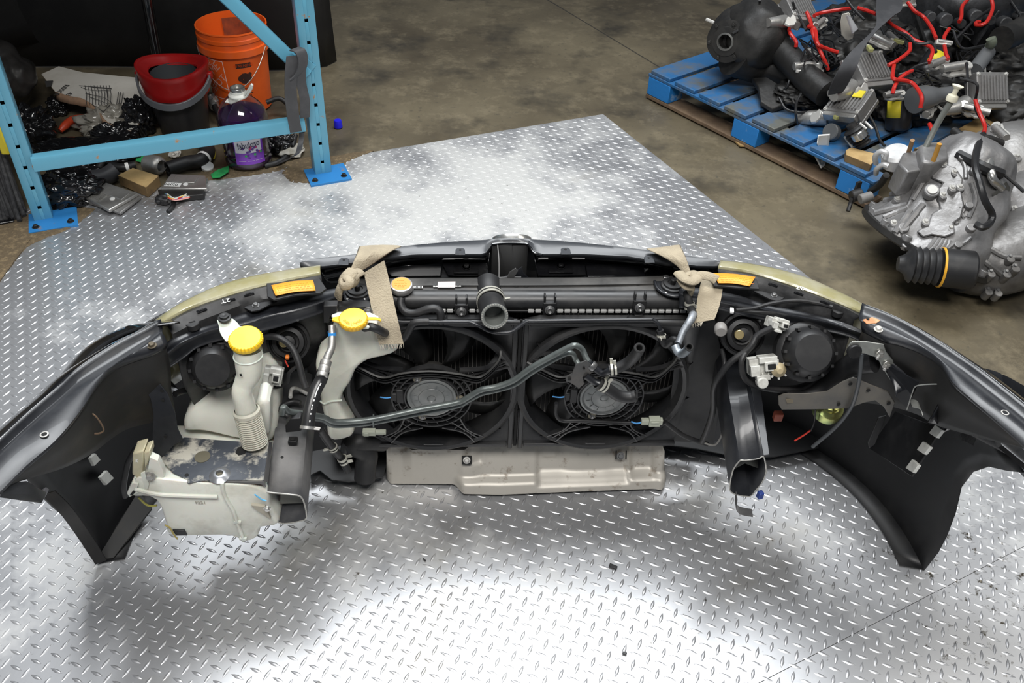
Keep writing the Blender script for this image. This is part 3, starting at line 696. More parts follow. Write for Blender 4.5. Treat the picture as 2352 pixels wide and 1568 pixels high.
# glossy inner panel: steps down towards the radiator, with the latch pocket in the middle
def band(rows_px, m_, name, par, solid=.003, xs=1): return skin([Zs(r) for r in rows_px], 40, m_, name, par=par, solid=solid, xs=xs)
for sg in (0, 1):
    if not sg:
        r = [[(735, 618, .595), (830, 606, .60), (940, 588, .60), (1050, 586, .60), (1120, 584, .60)],
             [(738, 628, .585), (830, 612, .59), (940, 594, .592), (1050, 591, .592), (1121, 590, .592)],
             [(742, 640, .560), (840, 625, .56), (940, 608, .56), (1050, 605, .56), (1121, 605, .56)],
             [(750, 648, .545), (845, 640, .54), (940, 636, .54), (1050, 640, .54), (1117, 640, .54)],
             [(750, 656, .520), (845, 652, .51), (940, 650, .51), (1050, 652, .51), (1117, 652, .51)]]
    else:
        r = [[(1232, 584, .60), (1320, 586, .60), (1430, 590, .60), (1530, 606, .60), (1640, 616, .595)],
             [(1231, 590, .592), (1320, 591, .592), (1430, 596, .592), (1530, 612, .59), (1640, 625, .585)],
             [(1230, 605, .56), (1320, 605, .56), (1430, 608, .56), (1530, 622, .56), (1635, 636, .560)],
             [(1234, 640, .54), (1320, 640, .54), (1430, 637, .54), (1530, 640, .54), (1630, 648, .545)],
             [(1234, 652, .51), (1320, 652, .51), (1430, 650, .51), (1530, 652, .51), (1630, 656, .520)]]
    g_ = band(r, gloss, 'grille_panel', grille, xs=2)
    xs_ = [(1015, 607, 1030, 634, 1122, 634, 1118, 606)] if not sg else [(1228, 604, 1236, 634, 1345, 634, 1342, 603)]
    for q in xs_:
        p_ = [Z(q[0], q[1], .565), Z(q[2], q[3], .552), Z(q[4], q[5], .552), Z(q[6], q[7], .565)]
        b = MB().prism(p_, (0, -.001, .004), gloss)
        mid = sum(p_, V())/4; b.prism([mid + V((x, y, .004 + y*.1)) for x, y in ((-.028, -.017), (.026, -.017), (.026, .017), (-.028, .017))], (0, 0, .003), gloss)
        b.cyl(mid + V((0, 0, .008)), (0, 0, 1), .010, .0015, gloss); b.bolt(mid + V((0, 0, .008)), (0, 0, 1), .006, plast); sub_(b, 'bracket', grille, bevel=.001)
    q = [(880, 618, .562), (900, 637, .548), (1012, 636, .548), (1015, 613, .562), (950, 611, .563)] if not sg else [(1345, 611, .562), (1350, 638, .548), (1482, 636, .548), (1478, 614, .562), (1410, 608, .563)]
    sub_(MB().prism(Zs(q), (0, 0, .003), gloss), 'panel_insert', grille, bevel=.001)
b = MB().bolt(Z(1510, 614, .567), (0, 0, 1), .006, plast); sub_(b, 'bolt', grille)
# latch pocket
pk = MB(); a = [Z(1130, 562, .612), Z(1176, 558, .612), Z(1213, 562, .612)]; bt = [Z(1115, 640, .50), Z(1176, 640, .50), Z(1238, 640, .50)]
pk.rows([a, [p + V((0, .004, -.20)) for p in a]], dark); pk.rows([[Z(1124, 580, .60), Z(1117, 640, .54)], [Z(1124, 580, .45), Z(1117, 640, .40)]], gloss); pk.rows([[Z(1226, 580, .60), Z(1236, 640, .54)], [Z(1226, 580, .45), Z(1236, 640, .40)]], gloss)
sub_(pk, 'latch_pocket', grille, solid=.002)
sub_(MB().tube([Z(1130, 561, .614), Z(1150, 558.5, .614), Z(1176, 558, .614), Z(1200, 559, .614), Z(1212, 561, .614), Z(1220, 571, .614), Z(1228, 581, .612), Z(1245, 586, .612)], .003, gloss, 8), 'pocket_rim', grille)
sub_(MB().ribbon([Z(1143, 563, .612), Z(1146, 600, .58), Z(1146, 642, .54)], V((.0022, 0, 0)), mat('worn_edge', (.30, .30, .30), .4), .004), 'pocket_rib', grille)
# badge dome behind the leading edge
bd = MB().rev([(.048, -.02), (.048, 0), (.045, .006), (.038, .008), (.03, .006), (0, .006)], Z(1176, 548, .600) + V((0, .008, -.012)), V((0, .55, .5)), steel, 40)
sub_(bd, 'badge', grille)

# ---- hood latch
la = MB(); c = Z(1185, 638, .565)
la.prism([c + V((x, 0, z)) for x, z in ((-.045, -.01), (-.045, .002), (-.02, .004), (-.014, .018), (-.002, .028), (.004, .020), (-.004, .004), (.012, .004), (.010, .0), (.045, .0), (.045, -.012))], (0, -.003, 0), mat('latch_metal', (.10, .10, .10), .45, .5))
la.prism([c + V((x, .012, z)) for x, z in ((-.03, -.01), (.0, .010), (.014, .022), (.016, .006), (.03, -.01))], (0, .003, 0), sheet)
part(la, 'hood_latch', bevel=.0008)

# ---- radiator support bar (dusty black pressed steel)
dustsheet = mat('dusty_black_steel', (.050, .049, .048), .42, .1, (.115, .110, .102), 6, (.42, .75), r2=.6)
r = [[(795, 640, .555), (1000, 638, .56), (1200, 638, .56), (1400, 636, .56), (1545, 632, .56)],
     [(795, 643, .572), (1000, 641, .575), (1200, 641, .575), (1400, 639, .575), (1545, 635, .575)],
     [(795, 657, .573), (1000, 655, .576), (1200, 655, .576), (1400, 653, .576), (1545, 650, .575)],
     [(795, 660, .568), (1000, 658, .571), (1200, 658, .571), (1400, 656, .571), (1545, 653, .571)],
     [(795, 671, .568), (1000, 669, .571), (1200, 669, .571), (1400, 667, .571), (1545, 664, .571)],
     [(795, 676, .552), (1000, 674, .555), (1200, 674, .555), (1400, 672, .555), (1545, 669, .555)]]
bar = skin([Zs(x) for x in r], 40, dustsheet, 'support_bar', solid=.002)
for px, py in ((1185, 654), (1208, 654), (1464, 650), (1058, 655)): sub_(MB().rev([(.009, 0), (.007, .0012), (.0035, .001), (0, .0005)], Z(px, py, .572), (0, 0, 1), dark, 16), 'bolt_hole', bar)
# stickers on the bar
def flat(q, z_, m_, name, par, th=.0006): return sub_(MB().prism(Zc(z_, q), (0, 0, th), m_), name, par)
flat([(950, 655), (972, 655), (971, 662), (950, 662)], .574, white, 'label', bar)
flat([(995, 649), (1060, 648), (1059, 658), (995, 659)], .575, white, 'label', bar)
flat([(1006, 647.5), (1046, 647), (1045, 660), (1005, 660)], .5765, mat('pale_pink_label', (.85, .72, .70), .6), 'label', bar)
b = MB(); inkp = mat('pink_print', (.85, .45, .45), .6)
for k in range(9): b.prism(Zc(.578, [(1009+k*4, 652), (1011+k*4, 652), (1011+k*4, 657), (1009+k*4, 657)]), (0, 0, .0002), inkp)
sub_(b, 'label_print', bar)
b = MB(); inkb = mat('black_print', (.03, .03, .03), .6)
for k in range(6): b.prism(Zc(.5762, [(952+k*3, 657), (954+k*3, 657), (954+k*3, 660), (952+k*3, 660)]), (0, 0, .0002), inkb)
for x0 in (998, 1050): b.prism(Zc(.5775, [(x0, 651), (x0+5, 651), (x0+4, 656), (x0, 656)]), (0, 0, .0002), inkb)
sub_(b, 'label_print', bar)
# mount brackets with rubber grommets
for px, py, s_ in ((822, 675, 1), (1544, 661, -1)):
    c = Z(px, py, .575); b = MB()
    out = [(-.036, .020), (-.034, -.008), (-.020, -.028), (0, -.036), (.020, -.030), (.034, -.010), (.040, .024)]
    b.prism([c + V((x, y*1.0, 0)) for x, y in out], (0, 0, .004), sheet)
    b.tube([c + V((x, y, .004)) for x, y in out], .0035, sheet, 8); o = part(b, 'radiator_mount', bevel=.001)
    sub_(MB().rev([(.026, .004), (.025, .009), (.021, .010), (.020, .014), (.012, .015), (.011, .012), (.006, .012), (.0055, .022), (.003, .024), (0, .024)], c, (0, 0, 1), rub, 30), 'grommet', o)
    for x in (-.019, .017): sub_(MB().rev([(.003, 0), (.003, .003), (0, .004)], c + V((x, -.025, .004)), (0, 0, 1), steel, 10), 'rivet', o)
sub_(MB().bolt(Z(1529, 641, .572), (0, 0, 1), .007, boltm), 'bolt', bar)

# ---- radiator: end tank, crimp strip, core
rad = MB(); x0, x1 = -.20, .525
sec = []
for k in range(15):
    a = math.radians(200 - k*15); sec.append((1.532 + .024*math.cos(a), .551 + .021*math.sin(a)))
sec = [(1.514, .535)] + sec + [(1.562, .52)]
ring = lambda x, f=1: [V((x, 1.54 + (y-1.54)*f, .545 + (z-.545)*f)) for y, z in sec]
rad.loft([ring(x0+.0, .6), ring(x0+.012, .93), ring(x0+.03), ring(x1-.03), ring(x1-.012, .93), ring(x1, .6)], shroudm)
tank = part(rad, 'radiator', bevel=.0)
b = MB(); b.box((.165, 1.541, .531), (.745, .056, .007), plast); sub_(b, 'tank_foot', tank, bevel=.002)
b = MB(); x = -.045
tooth = mat('crimp_white', (.72, .72, .70), .4, .3)
while x < .515:
    if not any(abs(x - q) < .018 for q in (.115,)): b.box((x, 1.5115, .5345), (.0125, .004, .0080), tooth)
    x += .0158
sub_(b, 'crimp_strip', tank, bevel=.001)
corem = mat('radiator_core', (.012, .012, .012), .5, .3)
b = MB(); b.box((.145, 1.575, .29), (.74, .03, .47), corem)
x = -.215
finm = mat('core_tube', (.24, .225, .21), .35, .4)
while x < .51: b.box((x, 1.558, .29), (.0012, .004, .46), finm); x += .0098
sub_(b, 'core', tank)
# filler neck, cap
c = Z(922, 657, .585)
b = MB().rev([(.018, -.05), (.018, -.012), (.022, -.010), (.022, 0)], c, (0, -.06, 1), shroudm, 24); sub_(b, 'filler_neck', tank)
AX = V((0, -.10, 1)).normalized()
b = MB().rev([(.0235, -.008), (.0245, -.006), (.0245, .003), (.023, .006), (.0205, .0068), (.020, .006), (0, .006)], c, AX, mat('cap_steel', (.62, .60, .58), .35, .8), 40); cap = sub_(b, 'radiator_cap', tank)
# sub-sub not allowed: the sticker is its own sub-part of the radiator
b = MB().rev([(.0202, .0062), (.0202, .0072), (0, .0074)], c, AX, mat('cap_sticker', (.80, .28, .03), .45), 40); o = sub_(b, 'cap_sticker', tank); o['label'] = 'orange round sticker'
b = MB()
for r_ in range(5):
    wd = [.016, .024, .026, .022, .012][r_]; x = -wd/2
    while x < wd/2: l = random.uniform(.002, .005); b.box(c + AX*.0076 + V((x, .010-.005*r_, .001-.0005*r_)), (l, .0013, .0003), mat('sticker_ink', (.85, .22, .02), .6)); x += l+.0012
sub_(b, 'cap_print', tank)
# upper hose neck with clamp and open end
c0 = Y(1122, 664, 1.555); c1 = Y(1128, 700, 1.50); c2 = Y(1136, 726, 1.44)
b = MB().pipe([c0 + V((0, .02, .0)), c0, Y(1125, 682, 1.53), c1, c2], .0285, .0215, rub, mat('hose_lining', (.17, .18, .17), .45), 30, depth=.05)
ho = part(b, 'upper_hose'); dn = (c2-c1).normalized()
u, w_ = basis(dn); b = MB()
for k in range(30): a = k*2*math.pi/30; b.box(c2 + (u*math.cos(a)+w_*math.sin(a))*.0262 + dn*.0012, (.0025, .0025, .0016), mat('hose_thread', (.35, .34, .31), .8), rot=dn.to_track_quat('Z', 'Y').to_matrix())
sub_(b, 'hose_fabric', ho)
clampm = mat('cream_clamp', (.50, .49, .43), .4, .4)
def clamp(c, ax, r, par, w_=.010, ears=None, m_=clampm, name='hose_clamp'):
    ax = V(ax).normalized(); b = MB(); u, v = basis(ax)
    b.rev([(r, -w_/2), (r+.0018, -w_/2), (r+.0018, w_/2), (r, w_/2)], c, ax, m_, 30)
    if w_ > .007: b.rev([(r+.0019, -w_*.12), (r+.0022, -w_*.12), (r+.0022, w_*.12), (r+.0019, w_*.12)], c, ax, dark, 30)
    e = V(ears or (0, 0, 1)); e = (e - ax*e.dot(ax)).normalized(); t = ax.cross(e)
    for s_ in (-1, 1):
        b.box(V(c) + e*(r+.006) + t*s_*.004 + ax*s_*w_*.25, (w_*.5, .002, .012), m_, rot=Matrix((ax, t, e)).transposed())
    return sub_(b, name, par)
mid = Y(1127, 690, 1.517); clamp(mid, (c2-c0), .0295, ho, .018, (1, 0, .1))

# ---- fan shroud
YS = 1.49
FC = [V((-.072, YS, .332)), V((.317, YS, .332))]; FR_ = .186
sh = MB()
def rect(x0, x1, z0, z1, y, th=.004): sh.box(((x0+x1)/2, y, (z0+z1)/2), (x1-x0, th, z1-z0), shroudm)
# panel with two round openings, built as radial fans between square and circle
def holed(cx, cz, x0, x1, z0, z1, R, y):
    N = 48; inn = []; out = []
    for k in range(N):
        a = 2*math.pi*k/N; dx, dz = math.cos(a), math.sin(a)
        inn.append(V((cx+dx*R, y, cz+dz*R)))
        t = min([(x1-cx)/dx if dx > 1e-6 else 9, (x0-cx)/dx if dx < -1e-6 else 9, (z1-cz)/dz if dz > 1e-6 else 9, (z0-cz)/dz if dz < -1e-6 else 9])
        out.append(V((cx+dx*t, y, cz+dz*t)))
    sh.loft([inn, out, [p + V((0, .012, 0)) for p in out]], shroudm, True, False)
xm = (FC[0].x+FC[1].x)/2
holed(FC[0].x, FC[0].z, -.262, xm-.006, .140, .530, FR_, YS)
holed(FC[1].x, FC[1].z, xm+.006, .512, .140, .530, FR_, YS)
shroud = part(sh, 'fan_shroud', solid=.003, off=0)
b = MB()
for s_ in (-1, 1): b.box((xm+s_*.012, YS-.006, .335), (.010, .014, .39), shroudm)
b.box((xm, YS-.002, .335), (.008, .004, .39), dark)
for a_, b_ in ((-.262, xm-.02), (xm+.02, .512)):
    b.box(((a_+b_)/2, YS-.006, .523), (b_-a_, .016, .010), shroudm); b.box(((a_+b_)/2, YS-.004, .148), (b_-a_, .012, .010), shroudm)
    b.tube([V((a_+.006, YS-.008, .525)), V((a_+.01, YS-.014, .532)), V((b_-.01, YS-.014, .532)), V((b_-.006, YS-.008, .525))], .006, shroudm, 8, 3)
sub_(b, 'shroud_frame', shroud, bevel=.002)
blade = mat('fan_blade', (.010, .010, .010), .4, 0, (.035, .033, .03), 9, (.5, .8))
dirtd = mat('motor_face', (.17, .18, .18), .40, .35, (.28, .28, .27), 16, (.4, .75))
for fi, fc in enumerate(FC):
    # ring
    b = MB(); R = FR_
    b.rev([(R+.012, -.004), (R+.010, .012), (R+.004, .016), (R-.003, .014), (R-.006, .0), (R-.008, -.02), (R-.010, -.045)], fc, (0, -1, 0), shroudm, 72)
    for k in range(12):
        a = math.radians(20 + k*30); p = fc + V((math.cos(a)*(R+.008), -.010, math.sin(a)*(R+.008)))
        b.add([p + V((math.cos(a)*.018, .012, math.sin(a)*.018)), p + V((math.cos(a)*-.004, -.006, math.sin(a)*-.004)), p + V((-math.sin(a)*.004, .010, math.cos(a)*.004)), p + V((math.sin(a)*.004, .010, -math.cos(a)*.004))], [(0, 1, 2), (0, 3, 1), (2, 1, 3)], shroudm)
    ringo = sub_(b, 'fan_ring', shroud, solid=.002)
    # spider: hub rings, cross ribs and arms
    b = MB(); Y0 = -.030; H1, H2, H3 = .060, .075, .089
    for H in (H1, H2, H3): b.rev([(H-.0016, 0), (H-.0016, .014), (H+.0016, .014), (H+.0016, 0), (H-.0016, 0)], fc + V((0, Y0+.006, 0)), (0, -1, 0), shroudm, 60)
    for k in range(22):
        a = 2*math.pi*k/22 + .1; r0, r1 = H1, H3; a2 = a + .22
        p = fc + V((math.cos(a)*r0, Y0, math.sin(a)*r0)); q = fc + V((math.cos(a2)*r1, Y0, math.sin(a2)*r1)); d = (q-p); d.normalize()
        b.box((p+q)/2, ((q-p).length, .010, .0022), shroudm, rot=Matrix((d, V((0, 1, 0)), d.cross(V((0, 1, 0))))).transposed())
    # twin-rib arms
    def arm(a0, a1, sp0=.014, sp1=.026, bow=0, rE=R):
        p = fc + V((math.cos(a0)*H3, Y0, math.sin(a0)*H3)); q = fc + V((math.cos(a1)*(rE+.006), -.010, math.sin(a1)*(rE+.006)))
        d = (q-p).normalized(); s_ = d.cross(V((0, 1, 0))).normalized()
        for k, o in ((-1, 1), (1, 1), (0, .3)):
            m_ = (p+q)/2 + s_*(k*lerp(sp0, sp1, .5)*.35 + bow)
            pts = [p + s_*k*sp1, m_, q + s_*k*sp0]
            w3 = [V((0, .013 if k else .008, 0))]*3
            b.ribbon(pts, V((0, .013 if k else .008, 0)), shroudm, .0032, 6)
        for t in (.25, .5, .75): 
            c_ = p.lerp(q, t); b.box(c_ + s_*bow*(1-abs(2*t-1)), (.002, .009, lerp(sp1, sp0, t)*1.1), shroudm, rot=Matrix((d, V((0, 1, 0)), s_)).transposed())
    arm(math.radians(-118), math.radians(-125)); arm(math.radians(-62), math.radians(-55))
    arm(math.radians(140), math.radians(152), .010, .024); arm(math.radians(38), math.radians(26), .010, .024)
    # broad bowed upper strap linking the two upper arms
    pts = [fc + V((x, y, z)) for x, y, z in ((-.178, -.012, .085), (-.15, -.022, .075), (-.105, -.036, .062), (-.060, -.040, .078), (0, -.040, .084), (.060, -.040, .076), (.105, -.036, .062), (.135, -.03, .085), (.150, -.022, .105), (.152, -.012, .118))]
    b.ribbon(pts, V((0, -.020, .018)), mat('dusty_strap', (.035, .035, .034), .4, 0, (.08, .078, .072), 12), .004, 6)
    for o in (.008, .016): b.ribbon([p + V((0, .004, -o)) for p in pts], V((0, .010, .0)), shroudm, .002, 5)
    sub_(b, 'motor_spider', shroud)
    # motor
    b = MB(); mr = .0545
    b.rev([(mr+.002, -.02), (mr+.002, .004), (mr, .008), (mr-.004, .009), (mr-.008, .006), (mr-.012, .0085), (.030, .0085), (.029, .0075), (.028, .0085), (.011, .009), (.010, .0095), (.009, .008), (.006, .010), (0, .010)], fc + V((0, Y0, 0)), (0, -1, 0), dirtd, 56)
    for k in range(12):
        a = k*math.pi/6 + .2; u = V((math.cos(a), 0, math.sin(a)))
        b.box(fc + u*.036 + V((0, Y0-.009, 0)), (.010, .0016, .0014), dirtd, rot=Matrix((u, V((0, 1, 0)), u.cross(V((0, 1, 0))))).transposed())
    mo = part(b, 'fan_motor')
    for a in (118, -5, -110):
        a = math.radians(a); c_ = fc + V((math.cos(a)*(mr+.009), Y0-.002, math.sin(a)*(mr+.009)))
        q = MB().rev([(.0, .0), (.010, 0), (.010, .004), (.007, .006), (0, .006)], c_, (0, -1, 0), mat('tan_bracket', (.22, .20, .15), .5, .4), 16); q.bolt(c_ + V((0, -.006, 0)), (0, -1, 0), .004); sub_(q, 'motor_ear', mo)
    q = MB().box(fc + V((-.070, Y0-.004, .008)), (.016, .016, .040), plast); q.box(fc + V((-.083, Y0-.004, .004)), (.012, .012, .022), plast); sub_(q, 'motor_plug', mo, bevel=.002)
    q = MB().tube([fc + V((-.086, Y0-.006, .003)), fc + V((-.100, Y0-.006, .000)), fc + V((-.115, Y0+.005, -.008))], .0016, mat('blue_wire', (.10, .35, .75), .4), 6); sub_(q, 'motor_wire', mo)
    # fan blades
    b = MB(); b.rev([(.0, .0), (.050, 0), (.052, .02)], fc + V((0, .03, 0)), (0, -1, 0), blade, 30)
    for k in range(7):
        a = 2*math.pi*k/7 + fi*.3; rows = []
        for t in range(7):
            r_ = .05 + (R-.056)*t/6; sw = a + .35*t/6*(t/6); rows.append([fc + V((math.cos(sw+da)*r_, .028 + dy, math.sin(sw+da)*r_)) for da, dy in ((-.26, .014), (-.1, .004), (.08, -.004), (.26, -.014))])
        b.rows(rows, blade)
    fo = b.build('fan', car, solid=.002)
# wiring taped along the lower arms + pale connector on the right fan
b = MB().tube(Yc(1.45, [(1278, 925), (1277, 950), (1290, 965), (1330, 966), (1380, 968), (1440, 971), (1452, 970)]), .0048, rub, 10)
wl = part(b, 'fan_wiring')
sub_(MB().tube(Yc(1.448, [(1450, 968), (1462, 972), (1476, 969)]), .002, mat('blue_wire', (.10, .35, .75), .4), 6), 'blue_wire', wl)
palec = mat('pale_green_connector', (.42, .44, .36), .45)
b = MB(); cc = Y(1503, 967, 1.448); b.box(cc + V((-.022, 0, 0)), (.018, .012, .014), palec); b.box(cc, (.026, .016, .022), palec); b.box(cc + V((.015, 0, 0)), (.008, .012, .016), palec); b.box(cc + V((0, -.009, .004)), (.020, .003, .006), palec)
sub_(b, 'wire_connector', wl, bevel=.0015)
b = MB(); cc = Y(848, 992, 1.46); b.box(cc, (.030, .014, .014), palec); b.box(cc + V((.026, 0, 0)), (.026, .010, .009), palec); b.box(cc + V((-.006, -.008, 0)), (.012, .004, .010), palec); sub_(b, 'wire_connector', wl, bevel=.0015)
part(MB().tube(Yc(1.46, [(1526, 968), (1548, 985), (1570, 1000), (1600, 1012), (1625, 1020)]), .006, rub, 10), 'wiring_loom')

# ---- clips on the tank
for px in (1060, 1262, 1468):
    py = 712 if px == 1060 else (708 if px == 1262 else 703)
    c = Y(px, py, 1.508); b = MB()
    b.box(c, (.028, .010, .034), plast)
    for s_ in (-1, 1): b.box(c + V((s_*.011, .006, .022)), (.004, .014, .022), plast)
    b.box(c + V((0, -.006, -.030)), (.018, .006, .024), plast); b.box(c + V((0, -.010, -.028)), (.004, .003, .012), dark)
    b.rev([(.011, 0), (.011, .003), (.007, .004), (.007, .008), (.004, .008), (.004, .004), (0, .004)], c + V((0, -.005, 0)), (0, -1, .3), boltm, 20)
    for s_ in (-1, 1): b.box(c + V((s_*.013, .004, -.055)), (.003, .006, .06), plast)
    sub_(b, 'pipe_clip', tank, bevel=.001)

# ---- heat shield tray below the fans
def hs():
    X0, X1 = 888, 1524; N = 60; rows = []
    tops = [(0, 1030, 0), (8, 1022, 0), (35, 1020, 0), (58, 1033, 0), (195, 1033, 0), (215, 1022, 0), (232, 1018, 0), (345, 1017, 0), (400, 1017, 0), (420, 1024, 0), (440, 1027, 0), (500, 1025, 0), (520, 1020, 0), (620, 1017, 0), (632, 1020, 0), (636, 1030, 0)]
    bots = [(0, 1095), (10, 1110), (160, 1111), (175, 1121), (260, 1123), (400, 1117), (560, 1111), (625, 1109), (632, 1100), (636, 1085)]
    def ip(l, x):
        for i in range(len(l)-1):
            if l[i][0] <= x <= l[i+1][0]: return lerp(l[i][1], l[i+1][1], (x-l[i][0])/(l[i+1][0]-l[i][0]))
        return l[-1][1]
    def st(x, a, b_): t = max(0, min(1, (x-a)/(b_-a))); return t*t*(3-2*t)
    N = 130; M_ = 26
    for j in range(M_):
        v = j/(M_-1); row = []
        for i in range(N):
            x = 636*i/(N-1); pt, pb = ip(tops, x), ip(bots, x); py = lerp(pt, pb, v)
            z = lerp(.105, .012, v)
            p0 = Z(X0+x, pt, .108); p1 = Z(X0+x, pb, .010)
            p = p0.lerp(p1, v)
            # pressed relief, out towards the engine bay is -y
            rl = 0
            low = st(v, .68, .80)*st(x, 150, 180)
            rl -= .020*low
            rl += .010*st(x, 158, 172)*(1-st(x, 330, 345))*(1-low)*.0
            rl += .012*(st(x, 340, 352)*(1-st(x, 548, 560)))*(1-st(v, .80, .90))
            rl += .014*(st(x, 558, 566)*(1-st(x, 605, 618)))*(1-st(v, .70, .82))
            if 180 < x < 235: rl += .008*st(x, 180, 186)*(1-st(x, 215, 222))*(1-st(v, .36, .46))
            if 352 < x < 400: rl -= .006*st(x, 354, 358)*(1-st(x, 388, 394))*(1-st(v, .34, .42))
            rl -= .016*(st(x, 610, 634))*(1)*.6
            rl -= .008*(1 - st(x, 0, 10))*.5
            row.append(p + V((0, rl, abs(rl)*.15)))
        rows.append(row)
    # lower lip rolls forward under
    rows.append([p + V((0, .012, -.004)) for p in rows[-1]])
    rows.insert(0, [p + V((0, .012, .0)) for p in rows[0]])
    return MB().rows(rows, shield)
hso = hs().build('heat_shield', car, solid=.0014, ang=60)
for px, py, kind in ((1072, 1056, 0), (1425, 1046, 1)):
    c = Y(px, py, 1.488 if not kind else 1.505); n2 = V((0, -.6, .5)).normalized(); b = MB()
    if kind == 0: b.box(c, (.024, .006, .021), dark, rot=Matrix.Rotation(-.5, 3, 'X')); b.bolt(c + n2*.004, n2, .006, alu)
    else:
        b.bolt(c + n2*.002, n2, .0065, boltm)
        for dx in (-.011, .014): b.box(c + V((dx, 0, .002)), (.0028, .004, .022), dark, rot=Matrix.Rotation(-.5, 3, 'X'))
    sub_(b, 'shield_bolt', hso)

# lower hose beside the shield
c0, c1 = Z(842, 1040, .12), Z(838, 1098, .045)
b = MB().pipe([Z(880, 1012, .13), Z(850, 1012, .15), Z(815, 1020, .15), c0 + V((0, 0, .0)), c0.lerp(c1, .5), c1], .026, .019, rub, dark, 28)
lo = part(b, 'lower_hose')
b = MB().tube([Z(790, 1045, .10), Z(800, 1015, .15), Z(830, 1004, .16), Z(880, 1010, .14)], .012, rub, 12); sub_(b, 'hose_elbow', lo)
# ============================================================ left side
# coolant reservoir
q = [(772, 733), (848, 733), (858, 752), (866, 778), (900, 788), (916, 796), (908, 812), (880, 822), (846, 830), (822, 846), (812, 862), (804, 882), (790, 902), (782, 925), (786, 945), (800, 968), (812, 990), (806, 1006), (768, 1014), (752, 1004), (748, 975), (738, 940), (732, 900), (726, 865), (724, 838), (734, 815), (752, 800), (760, 770)]
pts = Yc(1.435, q); pts2 = rs(pts + [pts[0]], 70)[:-1]
cen = sum(pts2, V())/len(pts2)
b = MB(); rings = []
for dy, sh_ in ((.012, .012), (.003, .005), (-.002, .0), (.004, 0), (.03, 0), (.045, .006)):
    rr = []
    for i, p in enumerate(pts2):
        t = (pts2[(i+1) % len(pts2)] - pts2[i-1]); n_ = V((t.z, 0, -t.x)).normalized()
        if (cen - p).dot(n_) < 0 and sh_ and False: n_ = -n_
        rr.append(p + V((0, dy, 0)) + n_*sh_*-1)
    rings.append(rr)
area_ = sum(pts2[i-1].x*pts2[i].z - pts2[i].x*pts2[i-1].z for i in range(len(pts2)))
if area_ > 0:
    rings = [[p + (q_ - p)*1 for p, q_ in zip(r, r)] for r in rings]
rings = []
sg = 1 if area_ > 0 else -1
for dy, sh_ in ((.000, .010), (.002, .005), (.007, .0015), (.013, 0), (.045, 0), (.052, .004), (.055, .012)):
    rr = []
    for i, p in enumerate(pts2):
        t = (pts2[(i+1) % len(pts2)] - pts2[i-1]); n_ = V((-t.z, 0, t.x)).normalized()*sg
        rr.append(p + V((0, dy, 0)) + n_*sh_)
    rings.append(rr)
b.loft(rings, milk)
res = part(b, 'coolant_reservoir', ang=70)
b = MB(); b.tube(Yc(1.4335, [(735, 921), (745, 927), (758, 922), (775, 920), (786, 919)]), .0022, milk, 6); b.tube(Yc(1.4335, [(749, 973), (762, 977), (778, 972), (803, 968)]), .0022, milk, 6)
sub_(b, 'moulded_rib', res)
b = MB().prism(Zc(.588, [(765, 730), (760, 722), (775, 716), (850, 716), (870, 725), (866, 742), (850, 750), (785, 750)]), (0, 0, -.008), milk2); sub_(b, 'reservoir_flange', res, bevel=.003)
# cap with tab
c = Z(811, 731, .60); axc = V((0, -.12, 1)).normalized()
b = MB().rev([(.028, -.010), (.029, -.008), (.029, .000), (.027, .003), (.020, .0035), (0, .004)], c, axc, yel, 40)
for k in range(24): a = k*math.pi/12; b.box(c + V((math.cos(a)*.0285, math.sin(a)*.0285, -.004)), (.003, .002, .007), yel, rz=a)
b.prism([c + V((x, y, -.004)) for x, y in ((-.022, .010), (-.040, .004), (-.042, -.004), (-.036, -.008), (-.020, -.014))], (0, 0, .004), yel)
b.prism([c + V((x, y, -.004)) for x, y in ((.022, .006), (.045, .006), (.056, .000), (.056, -.006), (.048, -.002), (.022, -.002))], (0, 0, .003), yel)
rc = sub_(b, 'reservoir_cap', res, bevel=.0008)
ylo = mat('moulded_letters', (.80, .50, .02), .5)
for i, ch in enumerate('COOLANT'):
    a = math.radians(-35 - i*19); p = c + axc*.0042 + V((math.cos(a)*.019, math.sin(a)*.019, .0035)) - V((0, 0, .0035))
    subtxt(ch, .0085, ylo, p, V((-math.sin(a), math.cos(a), 0)), V((-math.cos(a), -math.sin(a), 0)), 'cap_letter', res)
sub_(MB().bolt(Y(854, 740, 1.42), (0, -1, .2), .005, mat('brass_bolt', (.6, .42, .12), .3, .8)), 'bolt', res)
b = MB().tube([Y(838, 753, 1.42), Y(850, 750, 1.40), Y(868, 756, 1.40), Y(885, 765, 1.42)], .0085, rub, 12); sub_(b, 'overflow_hose', res)
# black plastic bracket left of the reservoir
b = MB().prism(Yc(1.45, [(742, 703), (776, 702), (772, 722), (757, 728), (756, 742), (742, 742)]), (0, .02, 0), plast); part(b, 'plastic_bracket', bevel=.002)
b = MB().prism(Yc(1.46, [(776, 704), (850, 704), (850, 714), (776, 716)]), (0, .02, 0), plast); b.bolt(Y(846, 714, 1.45), (0, -1, .3), .006); part(b, 'plastic_bracket', bevel=.002)

# overflow hoses under the radiator cap
b = MB().tube([Y(922, 684, 1.50), Y(921, 700, 1.49), Y(932, 716, 1.48), Y(955, 719, 1.475), Y(985, 709, 1.475), Y(1003, 709, 1.475), Y(1012, 720, 1.47), Y(1012, 742, 1.465)], .0085, rub, 12)
part(b, 'cap_hose')
b = MB().tube([Y(905, 780, 1.46), Y(925, 778, 1.46), Y(938, 762, 1.46), Y(950, 742, 1.46), Y(975, 738, 1.46), Y(985, 738, 1.46)], .0080, rub, 12); ch = part(b, 'breather_hose')
